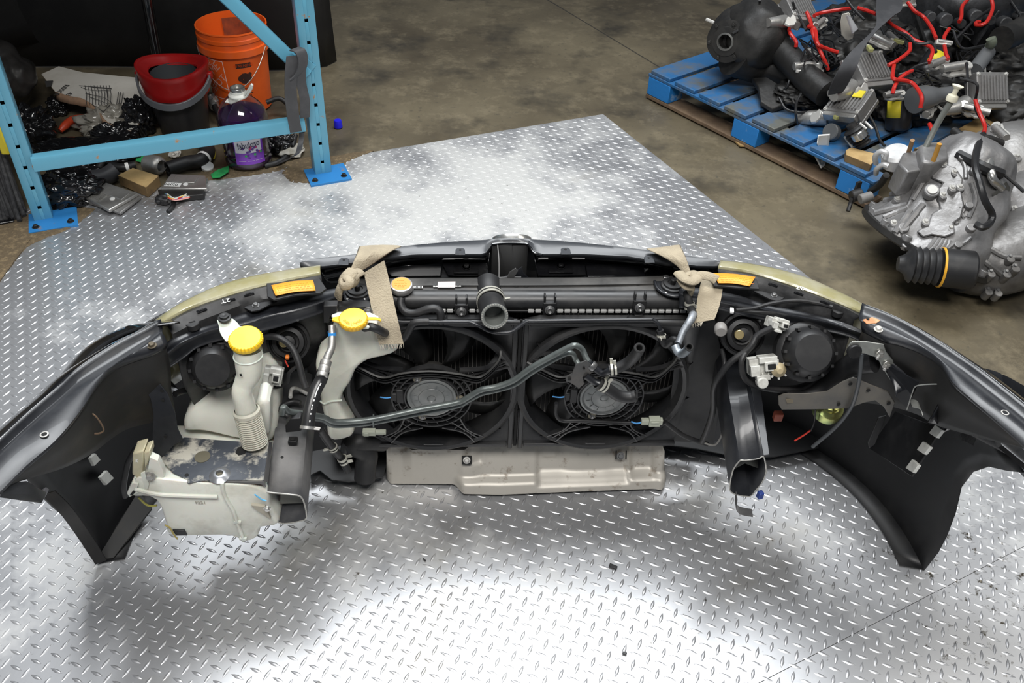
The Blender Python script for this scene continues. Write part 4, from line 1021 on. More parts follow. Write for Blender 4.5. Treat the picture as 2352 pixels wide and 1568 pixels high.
# thin black steel pipe along the tank
b = MB().tube([Y(985, 738, 1.46), Y(1060, 739, 1.46), Y(1080, 740, 1.46), Y(1100, 748, 1.455), Y(1130, 762, 1.45), Y(1170, 763, 1.45), Y(1190, 752, 1.455), Y(1212, 738, 1.46), Y(1240, 737, 1.46), Y(1470, 734, 1.46), Y(1500, 735, 1.46), Y(1512, 745, 1.455), Y(1518, 762, 1.45)], .0042, sheet, 10, 8)
part(b, 'steel_pipe')
b = MB().tube([Y(1516, 758, 1.45), Y(1520, 778, 1.445), Y(1530, 792, 1.44), Y(1545, 780, 1.43), Y(1555, 784, 1.42), Y(1558, 794, 1.40)], .0080, rub, 12)
h = part(b, 'breather_hose'); clamp(Y(1519, 770, 1.448), V((0, -.3, -1)), .0082, h, .006)
# right AC pipe
b = MB(); pts = [Y(1578, 670, 1.50), Y(1584, 700, 1.47), Y(1592, 722, 1.44), Y(1586, 735, 1.42), Y(1570, 760, 1.40), Y(1558, 788, 1.38)]
b.tube(pts[:4], .0085, rub, 14); b2 = MB(); b2.tube(pts[2:], [.009, .0085, .0075, .007], mat('corroded_aluminium', (.32, .34, .37), .5, .6, (.12, .13, .14), 30, (.4, .7)), 14)
ac = part(b, 'air_conditioning_pipe'); sub_(b2, 'aluminium_pipe', ac)
clamp(Y(1584, 702, 1.468), V((.1, -.3, -1)), .0088, ac, .014)
b = MB().pipe([Y(1550, 792, 1.38), Y(1556, 806, 1.37), Y(1566, 812, 1.36), Y(1576, 806, 1.34), Y(1583, 797, 1.32)], .0088, .0050, mat('grey_blue_fitting', (.34, .38, .42), .4, .5, (.2, .22, .24), 40), dark, 18); sub_(b, 'pipe_elbow', ac)
# transmission cooler lines: two parallel grey-green pipes across both fans
gp = mat('green_grey_pipe', (.11, .125, .122), .34, .4, (.17, .19, .18), 20)
line = [(648, 950), (652, 935), (664, 945), (700, 950), (742, 958), (765, 968), (800, 968), (858, 962), (960, 941), (1050, 924), (1075, 912), (1105, 895), (1140, 888), (1180, 873), (1218, 846), (1260, 822), (1310, 796), (1325, 794), (1338, 804), (1346, 822), (1358, 838)]
ys = [1.30, 1.30, 1.31, 1.33, 1.35, 1.36, 1.37, 1.38, 1.40, 1.41, 1.41, 1.41, 1.41, 1.41, 1.41, 1.41, 1.41, 1.41, 1.41, 1.40, 1.39]
b = MB().tube([Y(p[0], p[1], y) for p, y in zip(line, ys)], .0066, gp, 12, 6); cl_ = part(b, 'cooler_pipe')
line2 = [(705, 958), (742, 964), (765, 976), (800, 976), (858, 970), (960, 950), (1050, 932), (1078, 918), (1108, 903), (1140, 896), (1184, 882), (1222, 855), (1262, 831), (1300, 812), (1315, 812), (1322, 825), (1330, 838)]
b = MB().tube([Y(p[0], p[1], y + .012) for p, y in zip(line2, ys[3:])], .0060, gp, 12, 6); part(b, 'cooler_pipe')
b = MB(); b.box(Y(858, 966, 1.385), (.003, .02, .022), gp); sub_(b, 'pipe_tie', cl_)
# pipe bracket and cut hoses on the right fan
b = MB().prism(Yc(1.37, [(1314, 858), (1322, 838), (1345, 828), (1372, 848), (1352, 862), (1338, 866), (1342, 882), (1330, 892), (1312, 880), (1300, 876), (1298, 866)]), (0, .003, 0), mat('grey_bracket', (.075, .075, .075), .4, .4, (.12, .11, .10), 20))
b.rev([(.003, 0), (.003, -.001), (0, -.001)], Y(1341, 846, 1.368), (0, -1, 0), dark, 12); b.rev([(.004, 0), (.004, .001), (0, .001)], Y(1308, 870, 1.368), (0, -1, 0), dark, 12); part(b, 'pipe_bracket', bevel=.001)
b = MB().tube([Y(1352, 832, 1.38), Y(1366, 846, 1.375), Y(1384, 858, 1.37), Y(1398, 852, 1.36), Y(1408, 846, 1.36)], .0078, sheet, 12)
b.rev([(.010, -.006), (.011, -.004), (.011, .004), (.010, .006)], Y(1360, 840, 1.377), Y(1366, 846, 1.375)-Y(1352, 832, 1.38), boltm, 20); st_ = part(b, 'steel_stub')
b = MB().pipe([Y(1400, 849, 1.36), Y(1420, 844, 1.36), Y(1445, 830, 1.36), Y(1462, 812, 1.35), Y(1469, 799, 1.34)], .0115, .0060, rub, dark, 20); h = part(b, 'cut_hose'); clamp(Y(1409, 847, 1.36), V((1, 0, .15)), .0120, h, .012, (0, .1, 1))
b = MB().tube([Y(1345, 862, 1.37), Y(1365, 876, 1.365), Y(1380, 882, 1.36)], .0078, sheet, 12); part(b, 'steel_stub')
b = MB().pipe([Y(1372, 878, 1.362), Y(1395, 892, 1.36), Y(1420, 908, 1.36), Y(1445, 912, 1.36), Y(1460, 908, 1.36)], .0125, .007, rub, dark, 20); h = part(b, 'cut_hose'); clamp(Y(1385, 884, 1.36), V((1, 0, -.7)), .0130, h, .013, (0, .1, 1))

# left AC line: aluminium pipe, crimped ferrule, printed rubber hose with a cut end
b = MB().tube([Y(763, 748, 1.43), Y(763, 775, 1.41), Y(761, 800, 1.39), Y(752, 820, 1.37), Y(746, 840, 1.355)], .0078, alu, 14); al = part(b, 'air_conditioning_pipe')
b = MB().rev([(.0085, -.0), (.0115, .003), (.0115, .012), (.0105, .014), (.0115, .017), (.0115, .026), (.0105, .028), (.0115, .031), (.0115, .036), (.009, .038)], Y(750, 826, 1.365), Y(742, 856, 1.34)-Y(750, 826, 1.365), alu, 24); sub_(b, 'crimp_ferrule', al)
b = MB().rev([(.0086, 0), (.0086, .009)], Y(763, 771, 1.414), (0, .3, 1), mat('blue_paint_mark', (.05, .35, .9), .4), 16); sub_(b, 'blue_mark', al)
hp = [Y(743, 852, 1.345), Y(737, 872, 1.335), Y(726, 893, 1.32), Y(717, 920, 1.30), Y(710, 950, 1.28), Y(706, 983, 1.26)]
b = MB().pipe(hp, .0128, .0078, mat('hose_rubber', (.02, .02, .021), .32), mat('blue_grey_liner', (.12, .22, .32), .3), 26, depth=.015); sub_(b, 'rubber_hose', al)
b = MB()
for t, l in ((.30, .006), (.40, .010), (.47, .012), (.54, .008), (.62, .004), (.68, .003), (.74, .005), (.82, .003), (.9, .004)):
    p = catmull(hp, 8); i = int(t*(len(p)-1)); d = (p[i+1]-p[i-1]).normalized(); e = (CAMP - p[i]).normalized(); e = (e - d*e.dot(d)).normalized(); e = (e - d.cross(e)*.25).normalized()
    b.box(p[i] + e*.0129, (l, .0022, .0006), white, rot=Matrix((d, d.cross(e), e)).transposed())
sub_(b, 'hose_print', al)
clamp(hp[-1] + (hp[-2]-hp[-1])*.05, hp[-1]-hp[-2], .0130, al, .006, (1, 0, 0), alu)
# small black box bracket under it
b = MB().prism(Yc(1.30, [(655, 978), (668, 962), (690, 960), (700, 975), (692, 990), (656, 994)]), (0, .02, 0), plast); part(b, 'pipe_holder', bevel=.002)
# bent white rod and grey loop on the rail
part(MB().tube([Z(667, 912, .40), Z(668, 898, .40), Z(675, 891, .40), Z(690, 896, .38), Z(712, 908, .36)], .0042, zincw, 10), 'bent_rod')
part(MB().tube([Z(690, 925, .38), Z(672, 922, .38), Z(652, 930, .38), Z(645, 942, .38), Z(660, 955, .37), Z(672, 960, .37)], .006, rub, 10), 'small_hose')
# drain hose going down to the floor
b = MB().tube([Y(735, 985, 1.35), Y(748, 1005, 1.36), Y(770, 1035, 1.37), Y(786, 1056, 1.38), Y(800, 1082, 1.38)], .0088, rub, 12); dh = part(b, 'drain_hose'); clamp(Y(788, 1056, 1.375), V((.3, 0, -1)), .0095, dh, .016, (1, 0, .3)); clamp(Y(765, 1028, 1.368), V((.3, 0, -1)), .0095, dh, .010, (-1, 0, .3))

# rails
def railbox(name, x0, x1, ytop, dirt_m, q, flange=None):
    pass
lr = MB()   # left rail: open channel with rounded corners
def loop(z_y, pts): return [Y(px, py, z_y) for px, py in pts]
fL = loop(1.180, [(612, 1130), (640, 1133), (672, 1136), (690, 1140), (699, 1156), (704, 1188), (690, 1196), (650, 1202), (628, 1192), (614, 1172)])
bL = [V((lerp(p.x, -.372, .10) - .012, 1.55, p.z + .045)) for p in fL]
greys = mat('worn_grey_steel', (.055, .056, .060), .42, .15, (.16, .155, .15), 6, (.40, .72), r2=.6, bump=.05)
lr.loft([fL, [a.lerp(b_, .5) for a, b_ in zip(fL, bL)], bL], greys, True, False)
rail = lr.build('frame_rail', car, solid=.0025, ang=30)
cute = mat('cut_metal_lip', (.42, .41, .38), .45, .5)
sub_(MB().tube(fL + [fL[0]], .0016, cute, 6, 2), 'cut_edge', rail)
sub_(MB().prism([fL[1] + V((0, .03, -.004)), fL[4] + V((-.006, .03, 0)), fL[5] + V((-.004, .03, .01)), fL[8] + V((.01, .03, .012))], (0, .003, 0), mat('inside_primer', (.18, .18, .16), .6)), 'inner_baffle', rail)
sub_(MB().rev([(.0032, 0), (.0032, .0008), (0, .0009)], Z(648, 1050, .345), (0, -.1, 1), dark, 14), 'bolt_hole', rail)
b = MB(); c = Z(673, 1012, .355); b.box(c, (.018, .016, .010), plast); b.box(c + V((0, 0, .006)), (.009, .007, .003), dark); sub_(b, 'clip', rail, bevel=.001)
# right rail
fR = loop(1.215, [(1700, 1057), (1722, 1056), (1745, 1052), (1753, 1047), (1757, 1058), (1760, 1082), (1750, 1108), (1735, 1126), (1722, 1140), (1690, 1135), (1678, 1128), (1676, 1115), (1684, 1078)])
bR = [V((p.x + .022, 1.56, p.z + .055)) for p in fR]
b = MB().loft([fR, [a.lerp(b_, .5) for a, b_ in zip(fR, bR)], bR], sheet, True, False)
rail2 = b.build('frame_rail', car, solid=.0025, ang=30)
sub_(MB().tube(fR + [fR[0]], .0015, cute, 6, 2), 'cut_edge', rail2)
b = MB().prism([fR[3] + V((0, 0, 0)), fR[3] + V((.012, 0, .002)), bR[3] + V((.030, 0, .0)), bR[3]], (0, 0, .0025), sheet); sub_(b, 'weld_flange', rail2, bevel=.0006)
sub_(MB().rows([[fR[11] + V((.004, .03, .01)), fR[12].lerp(fR[6], .5) + V((0, .03, .006)), fR[6] + V((-.004, .03, .012))], [fR[11] + V((.004, .05, .03)), fR[12].lerp(fR[6], .5) + V((0, .05, .026)), fR[6] + V((-.004, .05, .032))]], mat('inside_primer', (.18, .18, .16), .6)), 'inner_baffle', rail2, solid=.003)
for px, py in ((1699, 898), (1701, 967), (1710, 1018)):
    t = (py - 1057)/(1057-860); y_ = 1.215 + (1.56-1.215)*(-t)*.85
    c = Y(px, py, y_); sub_(MB().rev([(.0036, 0), (.0036, .0012), (0, .0014)], V((c.x, c.y, c.z + .001)), (0, -.15, 1), dark, 14), 'bolt_hole', rail2)
b = MB().ribbon([Y(1692, 1138, 1.21), Y(1690, 1160, 1.20), Y(1700, 1172, 1.19), Y(1728, 1178, 1.19)], V((0, .016, .006)), greys, .0015); sub_(b, 'torn_tab', rail2)
sub_(MB().box(Y(1746, 1136, 1.23), (.012, .012, .018), mat('blue_plastic', (.02, .05, .25), .5), rz=.3), 'blue_clip', rail2, bevel=.002)

# washer tank
b = MB(); q = [(300, 1108), (318, 1092), (390, 1098), (470, 1106), (560, 1110), (612, 1128), (620, 1165), (640, 1195), (636, 1208), (598, 1215), (592, 1235), (566, 1246), (538, 1236), (520, 1232), (395, 1231), (380, 1205), (366, 1165), (345, 1143), (298, 1140)]
pts = Yc(1.175, q); out = rs(pts + [pts[0]], 64)[:-1]
ar = sum(out[i-1].x*out[i].z - out[i].x*out[i-1].z for i in range(len(out))); sg = 1 if ar > 0 else -1
rings = []
for dy, s_ in ((0, .008), (.002, .004), (.006, .001), (.012, 0), (.15, -.0), (.19, .006), (.20, .014)):
    rr = []
    for i, p in enumerate(out):
        t = out[(i+1) % len(out)] - out[i-1]; n_ = V((-t.z, 0, t.x)).normalized()*sg
        rr.append(p + V((0, dy, -max(0, p.z-.28)*min(1, dy/.05)*.45)) + n_*s_)
    rings.append(rr)
b.loft(rings, milk2); wt = part(b, 'washer_tank', ang=60)
b = MB().tube(Yc(1.173, [(510, 1108), (512, 1128), (522, 1150), (535, 1172), (546, 1205), (560, 1240)]), .004, milk2, 8)
b.tube(Yc(1.173, [(310, 1122), (360, 1134), (420, 1138), (500, 1140)]), .0045, milk2, 8)
for p in ((545, 1198), (558, 1236)): b.box(Y(p[0], p[1], 1.172), (.014, .006, .006), milk2, rot=Matrix.Rotation(.3, 3, 'Y'))
sub_(b, 'seam_rib', wt)
# recess and corner ear
b = MB().prism(Yc(1.171, [(297, 1142), (291, 1133), (303, 1108), (318, 1112), (312, 1126), (318, 1132)]), (0, .02, 0), milk2); b.prism(Yc(1.169, [(297, 1138), (305, 1128), (313, 1127), (304, 1139)]), (0, .003, 0), dark); sub_(b, 'mounting_ear', wt, bevel=.003)
b = MB().prism(Yc(1.168, [(576, 1160), (608, 1164), (622, 1192), (590, 1172)]), (0, .01, 0), mat('dusty_recess', (.40, .37, .30), .6)); b.bolt(Y(614, 1167, 1.165), (0, -1, 0), .005, steel); sub_(b, 'mounting_lug', wt, bevel=.002)
subtxt('9221', .011, mat('engraved_digits', (.42, .40, .34), .6), Y(460, 1154, 1.1738), V((1, 0, 0)), V((0, 0, 1)), 'moulded_number', wt)
b = MB().prism(Yc(1.172, [(396, 1217), (424, 1218), (430, 1230), (404, 1230)]), (0, .01, 0), plast); b.tube(Yc(1.17, [(378, 1205), (390, 1212), (400, 1228), (408, 1238)]), .002, mat('yellow_brown_wire', (.35, .28, .08), .5), 6); sub_(b, 'washer_pump', wt, bevel=.001)
sub_(MB().tube(Yc(1.19, [(318, 1142), (335, 1158), (350, 1162), (360, 1160)]), .0022, mat('olive_wire', (.28, .26, .06), .5), 6), 'wire', wt)
# upper shoulder of the tank (behind the bracket) with the neck
q = [(416, 982), (430, 968), (470, 950), (492, 922), (510, 912), (600, 906), (617, 912), (626, 940), (628, 1012), (560, 1014), (470, 1002), (420, 1000)]
pts = Yc(1.32, q); out = rs(pts + [pts[0]], 50)[:-1]; ar = sum(out[i-1].x*out[i].z - out[i].x*out[i-1].z for i in range(len(out))); sg = 1 if ar > 0 else -1; rings = []
for dy, s_ in ((-.0, .010), (.002, .005), (.008, 0), (.08, 0), (.09, .01)):
    rings.append([p + V((0, dy + (p.z-.33)*.5, 0)) + V((-(out[(i+1) % len(out)] - out[i-1]).z, 0, (out[(i+1) % len(out)] - out[i-1]).x)).normalized()*sg*s_ for i, p in enumerate(out)])
b = MB().loft(rings, milk2); sub_(b, 'tank_shoulder', wt, ang=60)
sub_(MB().prism(Yc(1.30, [(588, 925), (605, 918), (618, 930), (620, 1000), (596, 1005)]), (0, .05, .01), milk2), 'tank_shoulder', wt, bevel=.008)
# filler neck
nk = [Y(569, 800, 1.30), Y(571, 830, 1.295), Y(571, 858, 1.29), Y(562, 880, 1.285), Y(556, 900, 1.28), Y(560, 920, 1.28), Y(566, 945, 1.28)]
b = MB().tube(nk, [.0265, .026, .025, .0225, .020, .0195, .0195, .020, .021], milk, 28, 6, False)
b.rev([(.026, 0), (.028, .002), (.026, .004)], Y(570, 818, 1.297), (0, 0, 1), milk, 30); neck = part(b, 'filler_neck')
d = (Y(584, 1012, 1.27) - Y(566, 945, 1.28)).normalized(); c = Y(566, 943, 1.28); L_ = (Y(586, 1016, 1.27) - c).length
pr = [(.023, -.004), (.0265, 0), (.0265, .007)]; k = .008
while k < L_: pr += [(.0235, k), (.0262, k+.0016), (.0262, k+.0030), (.0235, k+.0042)]; k += .0050
b = MB().rev(pr, c, d, mat('ribbed_milky', (.50, .48, .40), .5, sss=.1), 30); sub_(b, 'bellows', neck)
c = Y(567, 792, 1.298); a_ = V((0, -.22, 1)).normalized()
b = MB().rev([(.028, -.006), (.0305, -.004), (.0310, .002), (.030, .006), (.028, .008), (0, .0085)], c + V((0, 0, .012)), a_, mat('bright_yellow', (.92, .60, .02), .42, 0, (.85, .52, .015), 9), 44)
for k in range(30): an = k*math.pi/15; b.box(c + V((math.cos(an)*.0305, math.sin(an)*.0305, .013 - .0)), (.003, .002, .008), mat('bright_yellow', (.92, .60, .02)), rz=an)
sub_(b, 'filler_cap', neck, bevel=.0)
b = MB().ribbon([Z(516, 733, .605), Z(524, 745, .60), Z(532, 762, .60), Z(548, 778, .60)], [V((.030, .004, 0)), V((.034, .01, 0)), V((.040, .012, 0)), V((.045, .016, 0))], milk, .003); b.prism(Zc(.604, [(545, 752), (556, 752), (562, 765), (550, 768)]), (0, 0, .004), milk); sub_(b, 'mounting_arm', neck, bevel=.001)
b = MB().rev([(.013, 0), (.013, .003), (.009, .004), (.009, .008), (.005, .0085), (0, .007)], Z(516, 731, .610), (0, 0, 1), rub, 24); sub_(b, 'push_rivet', neck)
b = MB(); c = Y(553, 861, 1.265); b.box(c, (.0035, .001, .006), dark); sub_(b, 'print_mark', neck)

# pressed bracket plate over the tank, dusty and corroded
plm = bpy.data.materials.get('corroded_plate') or mat('corroded_plate', (.055, .062, .075), .38, .2, (.44, .42, .36), 18, (.50, .60), r2=.8, bump=.15, bscale=40, detail=9)
q = [(368, 1056), (392, 1018), (425, 1006), (500, 1012), (560, 1016), (618, 1016), (612, 1060), (606, 1105), (560, 1104), (500, 1104), (462, 1106), (432, 1112), (424, 1100), (398, 1088), (384, 1072)]
b = MB().prism(Zc(.372, q), (0, 0, .003), plm)
b.prism(Zs([(606, 1105, .372), (618, 1016, .372), (626, 1016, .36), (616, 1108, .355)]), (0, 0, .002), greys)
b.prism([Z(475, 1104, .372), Z(606, 1105, .372), Y(612, 1120, 1.178), Y(600, 1112, 1.178), Y(480, 1108, 1.178)], (0, .002, -.0), greys)
pb = part(b, 'bracket_plate', bevel=.001)
b = MB().rev([(.0155, 0), (.0155, .0010), (0, .0012)], Z(465, 1049, .375), (0, 0, 1), mat('hole_shadow', (.10, .09, .06), .8), 24); sub_(b, 'plate_hole', pb)
b = MB().prism(Zc(.375, [(541, 1040), (546, 1028), (562, 1024), (568, 1030), (563, 1042), (548, 1046)]), (0, 0, .001), dark); sub_(b, 'plate_hole', pb)
b = MB().rev([(.022, 0), (.014, .006), (.0105, .007), (.0075, .007), (.007, .001), (0, .001)], Z(505, 1091, .374), (0, 0, 1), mat('bare_steel', (.30, .31, .33), .3, .7), 26); b.rev([(.0068, .0015), (0, .002)], Z(505, 1091, .374), (0, 0, 1), mat('hole_shadow', (.10, .09, .06), .8), 20); sub_(b, 'bushing', pb)
sub_(MB().rev([(.004, 0), (.004, .001), (0, .001)], Z(429, 1091, .375), (0, 0, 1), dark, 14), 'plate_hole', pb)
bluem = mat('blue_marker', (.12, .45, .75), .5)
sub_(MB().tube([Y(585, 1135, 1.165), Y(600, 1146, 1.165), Y(612, 1150, 1.165)], .0015, bluem, 6), 'marker_line', pb)
# dark upright web behind: from the arch down to the plate
q = [(338, 862), (352, 862), (385, 905), (402, 950), (408, 985), (420, 1010), (400, 1022), (372, 1050), (352, 1040), (350, 1000), (352, 950), (345, 915), (332, 895)]
b = MB().prism([Y(px, py, lerp(1.30, 1.24, (py-862)/190)) for px, py in q], (0, .003, .001), sheet); wb = part(b, 'apron_web', bevel=.001)
for p in ((372, 897), (374, 919), (380, 1002)): sub_(MB().rev([(.0035, 0), (.0035, .001), (0, .001)], Y(p[0], p[1], lerp(1.30, 1.24, (p[1]-862)/190) - .001), (0, -1, 0), dark, 12), 'web_hole', wb)
q = [(330, 815), (352, 850), (338, 880), (300, 930), (262, 985), (245, 960), (262, 900), (300, 850)]
part(MB().prism([Y(px, py, 1.30) for px, py in q], (.02, .02, 0), sheet), 'apron_panel', bevel=.002)
# relay box, yellowed
b = MB(); relm = mat('yellowed_housing', (.52, .48, .33), .4, 0, (.40, .37, .26), 20, sss=.1)
b.prism(Yc(1.185, [(304, 1042), (330, 1035), (330, 1090), (318, 1100), (303, 1090)]), (0, .035, 0), relm); b.prism(Yc(1.183, [(330, 1040), (344, 1034), (346, 1048), (332, 1082)]), (0, .03, 0), relm)
rl_ = part(b, 'relay_housing', bevel=.003)
b = MB().prism(Yc(1.18, [(344, 1050), (362, 1058), (374, 1080), (376, 1100), (350, 1100), (338, 1092)]), (0, .015, 0), milk2); b.bolt(Y(345, 1092, 1.175), (0, -1, .1), .007, alu); b.prism(Yc(1.172, [(323, 1088), (332, 1084), (342, 1112), (338, 1124), (332, 1118)]), (0, .004, 0), milk2); sub_(b, 'housing_bracket', rl_, bevel=.003)
subtxt('316', .006, white, Y(314, 1058, 1.1845), V((.2, 0, 1)), V((-1, 0, .2)), 'printed_number', rl_)
b = MB().tube([Z(312, 1030, .36), Z(295, 1060, .33), Z(288, 1090, .30), Z(284, 1118, .27), Z(288, 1140, .24)], .006, rub, 10); part(b, 'wiring_loom')
# left lamp harness
part(MB().tube([Y(610, 772, 1.42), Y(640, 775, 1.41), Y(668, 795, 1.40), Y(685, 830, 1.38), Y(695, 870, 1.36), Y(702, 890, 1.35)], .0068, rub, 12), 'wiring_loom')
part(MB().tube([Y(690, 835, 1.385), Y(665, 855, 1.38), Y(660, 878, 1.375), Y(640, 888, 1.375), Y(625, 888, 1.375)], .0038, rub, 10), 'wiring_loom')
part(MB().tube([Y(655, 828, 1.40), Y(662, 842, 1.40)], .0016, mat('red_wire', (.7, .05, .03), .4), 6), 'red_wire')
part(MB().box(Y(660, 820, 1.41), (.008, .01, .008), mat('orange_seal', (.7, .2, .03), .5)), 'orange_seal', bevel=.002)
part(MB().tube([Y(402, 905, 1.34), Y(420, 898, 1.36), Y(445, 892, 1.38), Y(470, 886, 1.40)], .0065, plast, 10), 'brace_bar')
# black fillers added for the dark bay: inner side panels, lower crossmember
q = [(640, 900), (740, 880), (740, 760), (720, 700), (700, 720), (700, 800), (660, 850)]
part(MB().prism([Y(px, py, 1.50) for px, py in [(715, 735), (800, 735), (800, 1020), (700, 1040), (640, 990), (700, 930)]], (0, .004, 0), plast), 'side_filler', bevel=.001)
part(MB().prism([Y(px, py, 1.50) for px, py in [(1560, 735), (1640, 720), (1655, 800), (1650, 950), (1640, 1020), (1530, 1010)]], (0, .004, 0), shroudm), 'side_filler', bevel=.001)
part(MB().prism([Y(px, py, 1.55) for px, py in [(1640, 760), (1700, 870), (1690, 1000), (1640, 1015)]], (0, .004, 0), sheet), 'inner_filler', bevel=.001)
part(MB().tube([V((-.33, 1.56, .12)), V((0, 1.60, .09)), V((.3, 1.60, .09)), V((.60, 1.56, .12))], .035, sheet, 12), 'crossmember')

part(MB().prism(Zc(.034, [(650, 960), (700, 1010), (706, 1096), (735, 1082), (762, 1104), (800, 1108), (880, 1098), (900, 1030), (1520, 1022), (1600, 1032), (1700, 1052), (1780, 1050), (1880, 1030), (1850, 960), (1700, 900), (1200, 880), (800, 880)]), (0, 0, .003), plast), 'undertray', bevel=.001)
# ============================================================ right side
part(MB().tube([Y(1775, 752, 1.40), Y(1740, 770, 1.40), Y(1728, 790, 1.39), Y(1715, 805, 1.385), Y(1680, 830, 1.38), Y(1655, 860, 1.375), Y(1640, 890, 1.38), Y(1638, 940, 1.40), Y(1625, 985, 1.41), Y(1612, 1015, 1.42)], .0070, rub, 12), 'wiring_loom')
part(MB().tube([Y(1715, 806, 1.385), Y(1703, 830, 1.37), Y(1708, 865, 1.36), Y(1735, 885, 1.36), Y(1790, 895, 1.37), Y(1850, 888, 1.38), Y(1885, 860, 1.39)], .0062, rub, 12), 'wiring_loom')
part(MB().tube([Y(1658, 800, 1.44), Y(1664, 835, 1.42), Y(1655, 858, 1.40)], .005, rub, 10), 'wiring_loom')
part(MB().tube([Y(1614, 1016, 1.42), Y(1640, 1022, 1.40), Y(1655, 1005, 1.39), Y(1660, 985, 1.385), Y(1663, 972, 1.38)], .0022, mat('grey_wire', (.25, .24, .22), .5), 8), 'ground_wire')
part(MB().box(Y(1662, 966, 1.38), (.010, .010, .010), zincw, rz=.3), 'ring_terminal', bevel=.002)
b = MB().tube([Z(1690, 712, .60), Z(1730, 708, .60), Z(1775, 696, .61), Z(1830, 690, .615), Z(1880, 697, .61), Z(1912, 705, .61)], .0042, rub, 8); part(b, 'release_cable')
b = MB().tube([Z(1688, 712, .597), Z(1730, 716, .595), Z(1780, 718, .592)], .003, plast, 8); part(b, 'release_cable')
b = MB().tube([Y(1979, 815, 1.30), Y(1976, 850, 1.29), Y(1970, 890, 1.29), Y(1955, 935, 1.30), Y(1920, 980, 1.31), Y(1866, 1026, 1.32)], .0042, mat('dark_grey_hose', (.06, .065, .07), .35), 10); part(b, 'vacuum_hose')
part(MB().tube([Y(1873, 940, 1.40), Y(1870, 970, 1.40), Y(1862, 990, 1.40)], .0018, rub, 6), 'thin_wire')
part(MB().tube([Y(1862, 988, 1.40), Y(1845, 1000, 1.40), Y(1825, 1012, 1.40)], .002, mat('red_wire', (.7, .05, .03), .4), 6), 'red_wire')
part(MB().tube([Y(1905, 840, 1.40), Y(1922, 836, 1.39), Y(1935, 828, 1.38), Y(1950, 818, 1.36)], .002, mat('red_wire', (.7, .05, .03), .4), 6), 'red_wire')
# zinc bracket with studs
b = MB().prism(Yc(1.30, [(1952, 790), (1958, 786), (1985, 785), (2030, 792), (2035, 808), (2052, 830), (2055, 862), (2045, 873), (2030, 850), (2015, 822), (1985, 812), (1950, 812), (1944, 806)]), (0, .003, .001), mat('zinc_bracket', (.34, .35, .33), .4, .6, (.22, .22, .2), 14))
zb = part(b, 'zinc_bracket', bevel=.001)
sub_(MB().rev([(.0, .006), (.013, .006), (.014, .004), (.014, -.004)], Y(1962, 806, 1.295), (0, -1, .3), plast, 24), 'rubber_cap', zb)
for p in ((2021, 813), (2037, 838)):
    q = MB().bolt(Y(p[0], p[1], 1.297), (0, -1, .2), .006, steel); q.cyl(Y(p[0], p[1], 1.297), (-.6, -.8, .1), .003, .020, alu, 12); sub_(q, 'stud', zb)
# big black duct and grey support bracket
part(MB().tube([Y(1800, 912, 1.37), Y(1850, 905, 1.38), Y(1900, 880, 1.38), Y(1940, 850, 1.36), Y(1975, 830, 1.34), Y(2010, 825, 1.32)], .028, plast, 16, flat=.7), 'air_duct')
greyb = mat('grey_bracket_long', (.085, .083, .080), .42, .2, (.16, .145, .12), 7, (.4, .7))
q = [(1787, 912), (1800, 906), (1860, 905), (1900, 900), (1935, 878), (1960, 868), (2000, 885), (2040, 900), (2056, 925), (2044, 960), (2030, 935), (2010, 920), (1985, 925), (1950, 938), (1900, 940), (1795, 941), (1788, 930)]
b = MB().prism([Y(px, py, 1.345 + (px-1787)*-.0002) for px, py in q], (0, .003, .002), greyb); gb = part(b, 'support_bracket', bevel=.0015)
for p in ((1953, 881), (1994, 896), (1926, 928), (2041, 926)): sub_(MB().rev([(.0042, 0), (.0042, .001), (0, .001)], Y(p[0], p[1], 1.343 + (p[0]-1787)*-.0002), (0, -1, 0), dark, 12), 'bracket_hole', gb)
sub_(MB().prism(Yc(1.338, [(1805, 918), (1880, 916), (1900, 908), (1870, 924), (1808, 926)]), (0, .002, 0), mat('tan_strip', (.20, .17, .12), .5, .3)), 'strip', gb)
b = MB().prism(Yc(1.34, [(2018, 960), (2036, 955), (2010, 1020), (1997, 1030), (1994, 1018)]), (0, .004, 0), plast); sub_(b, 'splash_strip', gb, bevel=.001)
# horn, gold passivated
gold = mat('gold_passivate', (.55, .48, .16), .25, .8, (.30, .40, .16), 6, (.4, .6))
b = MB().rev([(0, .008), (.012, .009), (.016, .006), (.020, .008), (.026, .004), (.032, .002), (.034, -.006), (.034, -.02)], Y(1905, 935, 1.42), V((0, -.35, .9)), gold, 36); b.bolt(Y(1918, 940, 1.41), V((0, -.35, .9)), .006, gold); part(b, 'horn')
part(MB().box(Y(1787, 955, 1.42), (.020, .015, .022), mat('brick_red_plastic', (.30, .07, .04), .5)), 'red_connector', bevel=.002)
# pale fog lamp connector by the left ring
b = MB().rev([(.012, 0), (.013, .004), (.013, .018), (.010, .022), (0, .022)], Y(1655, 750, 1.42), (-.2, -1, .1), mat('grey_plug', (.22, .21, .20), .5), 18); part(b, 'lamp_plug')

# ============================================================ webbing straps
sL = thing('webbing_strap', 'tan webbing strap tied at the left radiator mount, frayed end over the white reservoir', 'strap', (-.22, 1.55, .6))
def spart(b, name, par, **k): return b.build(name, par, **k)
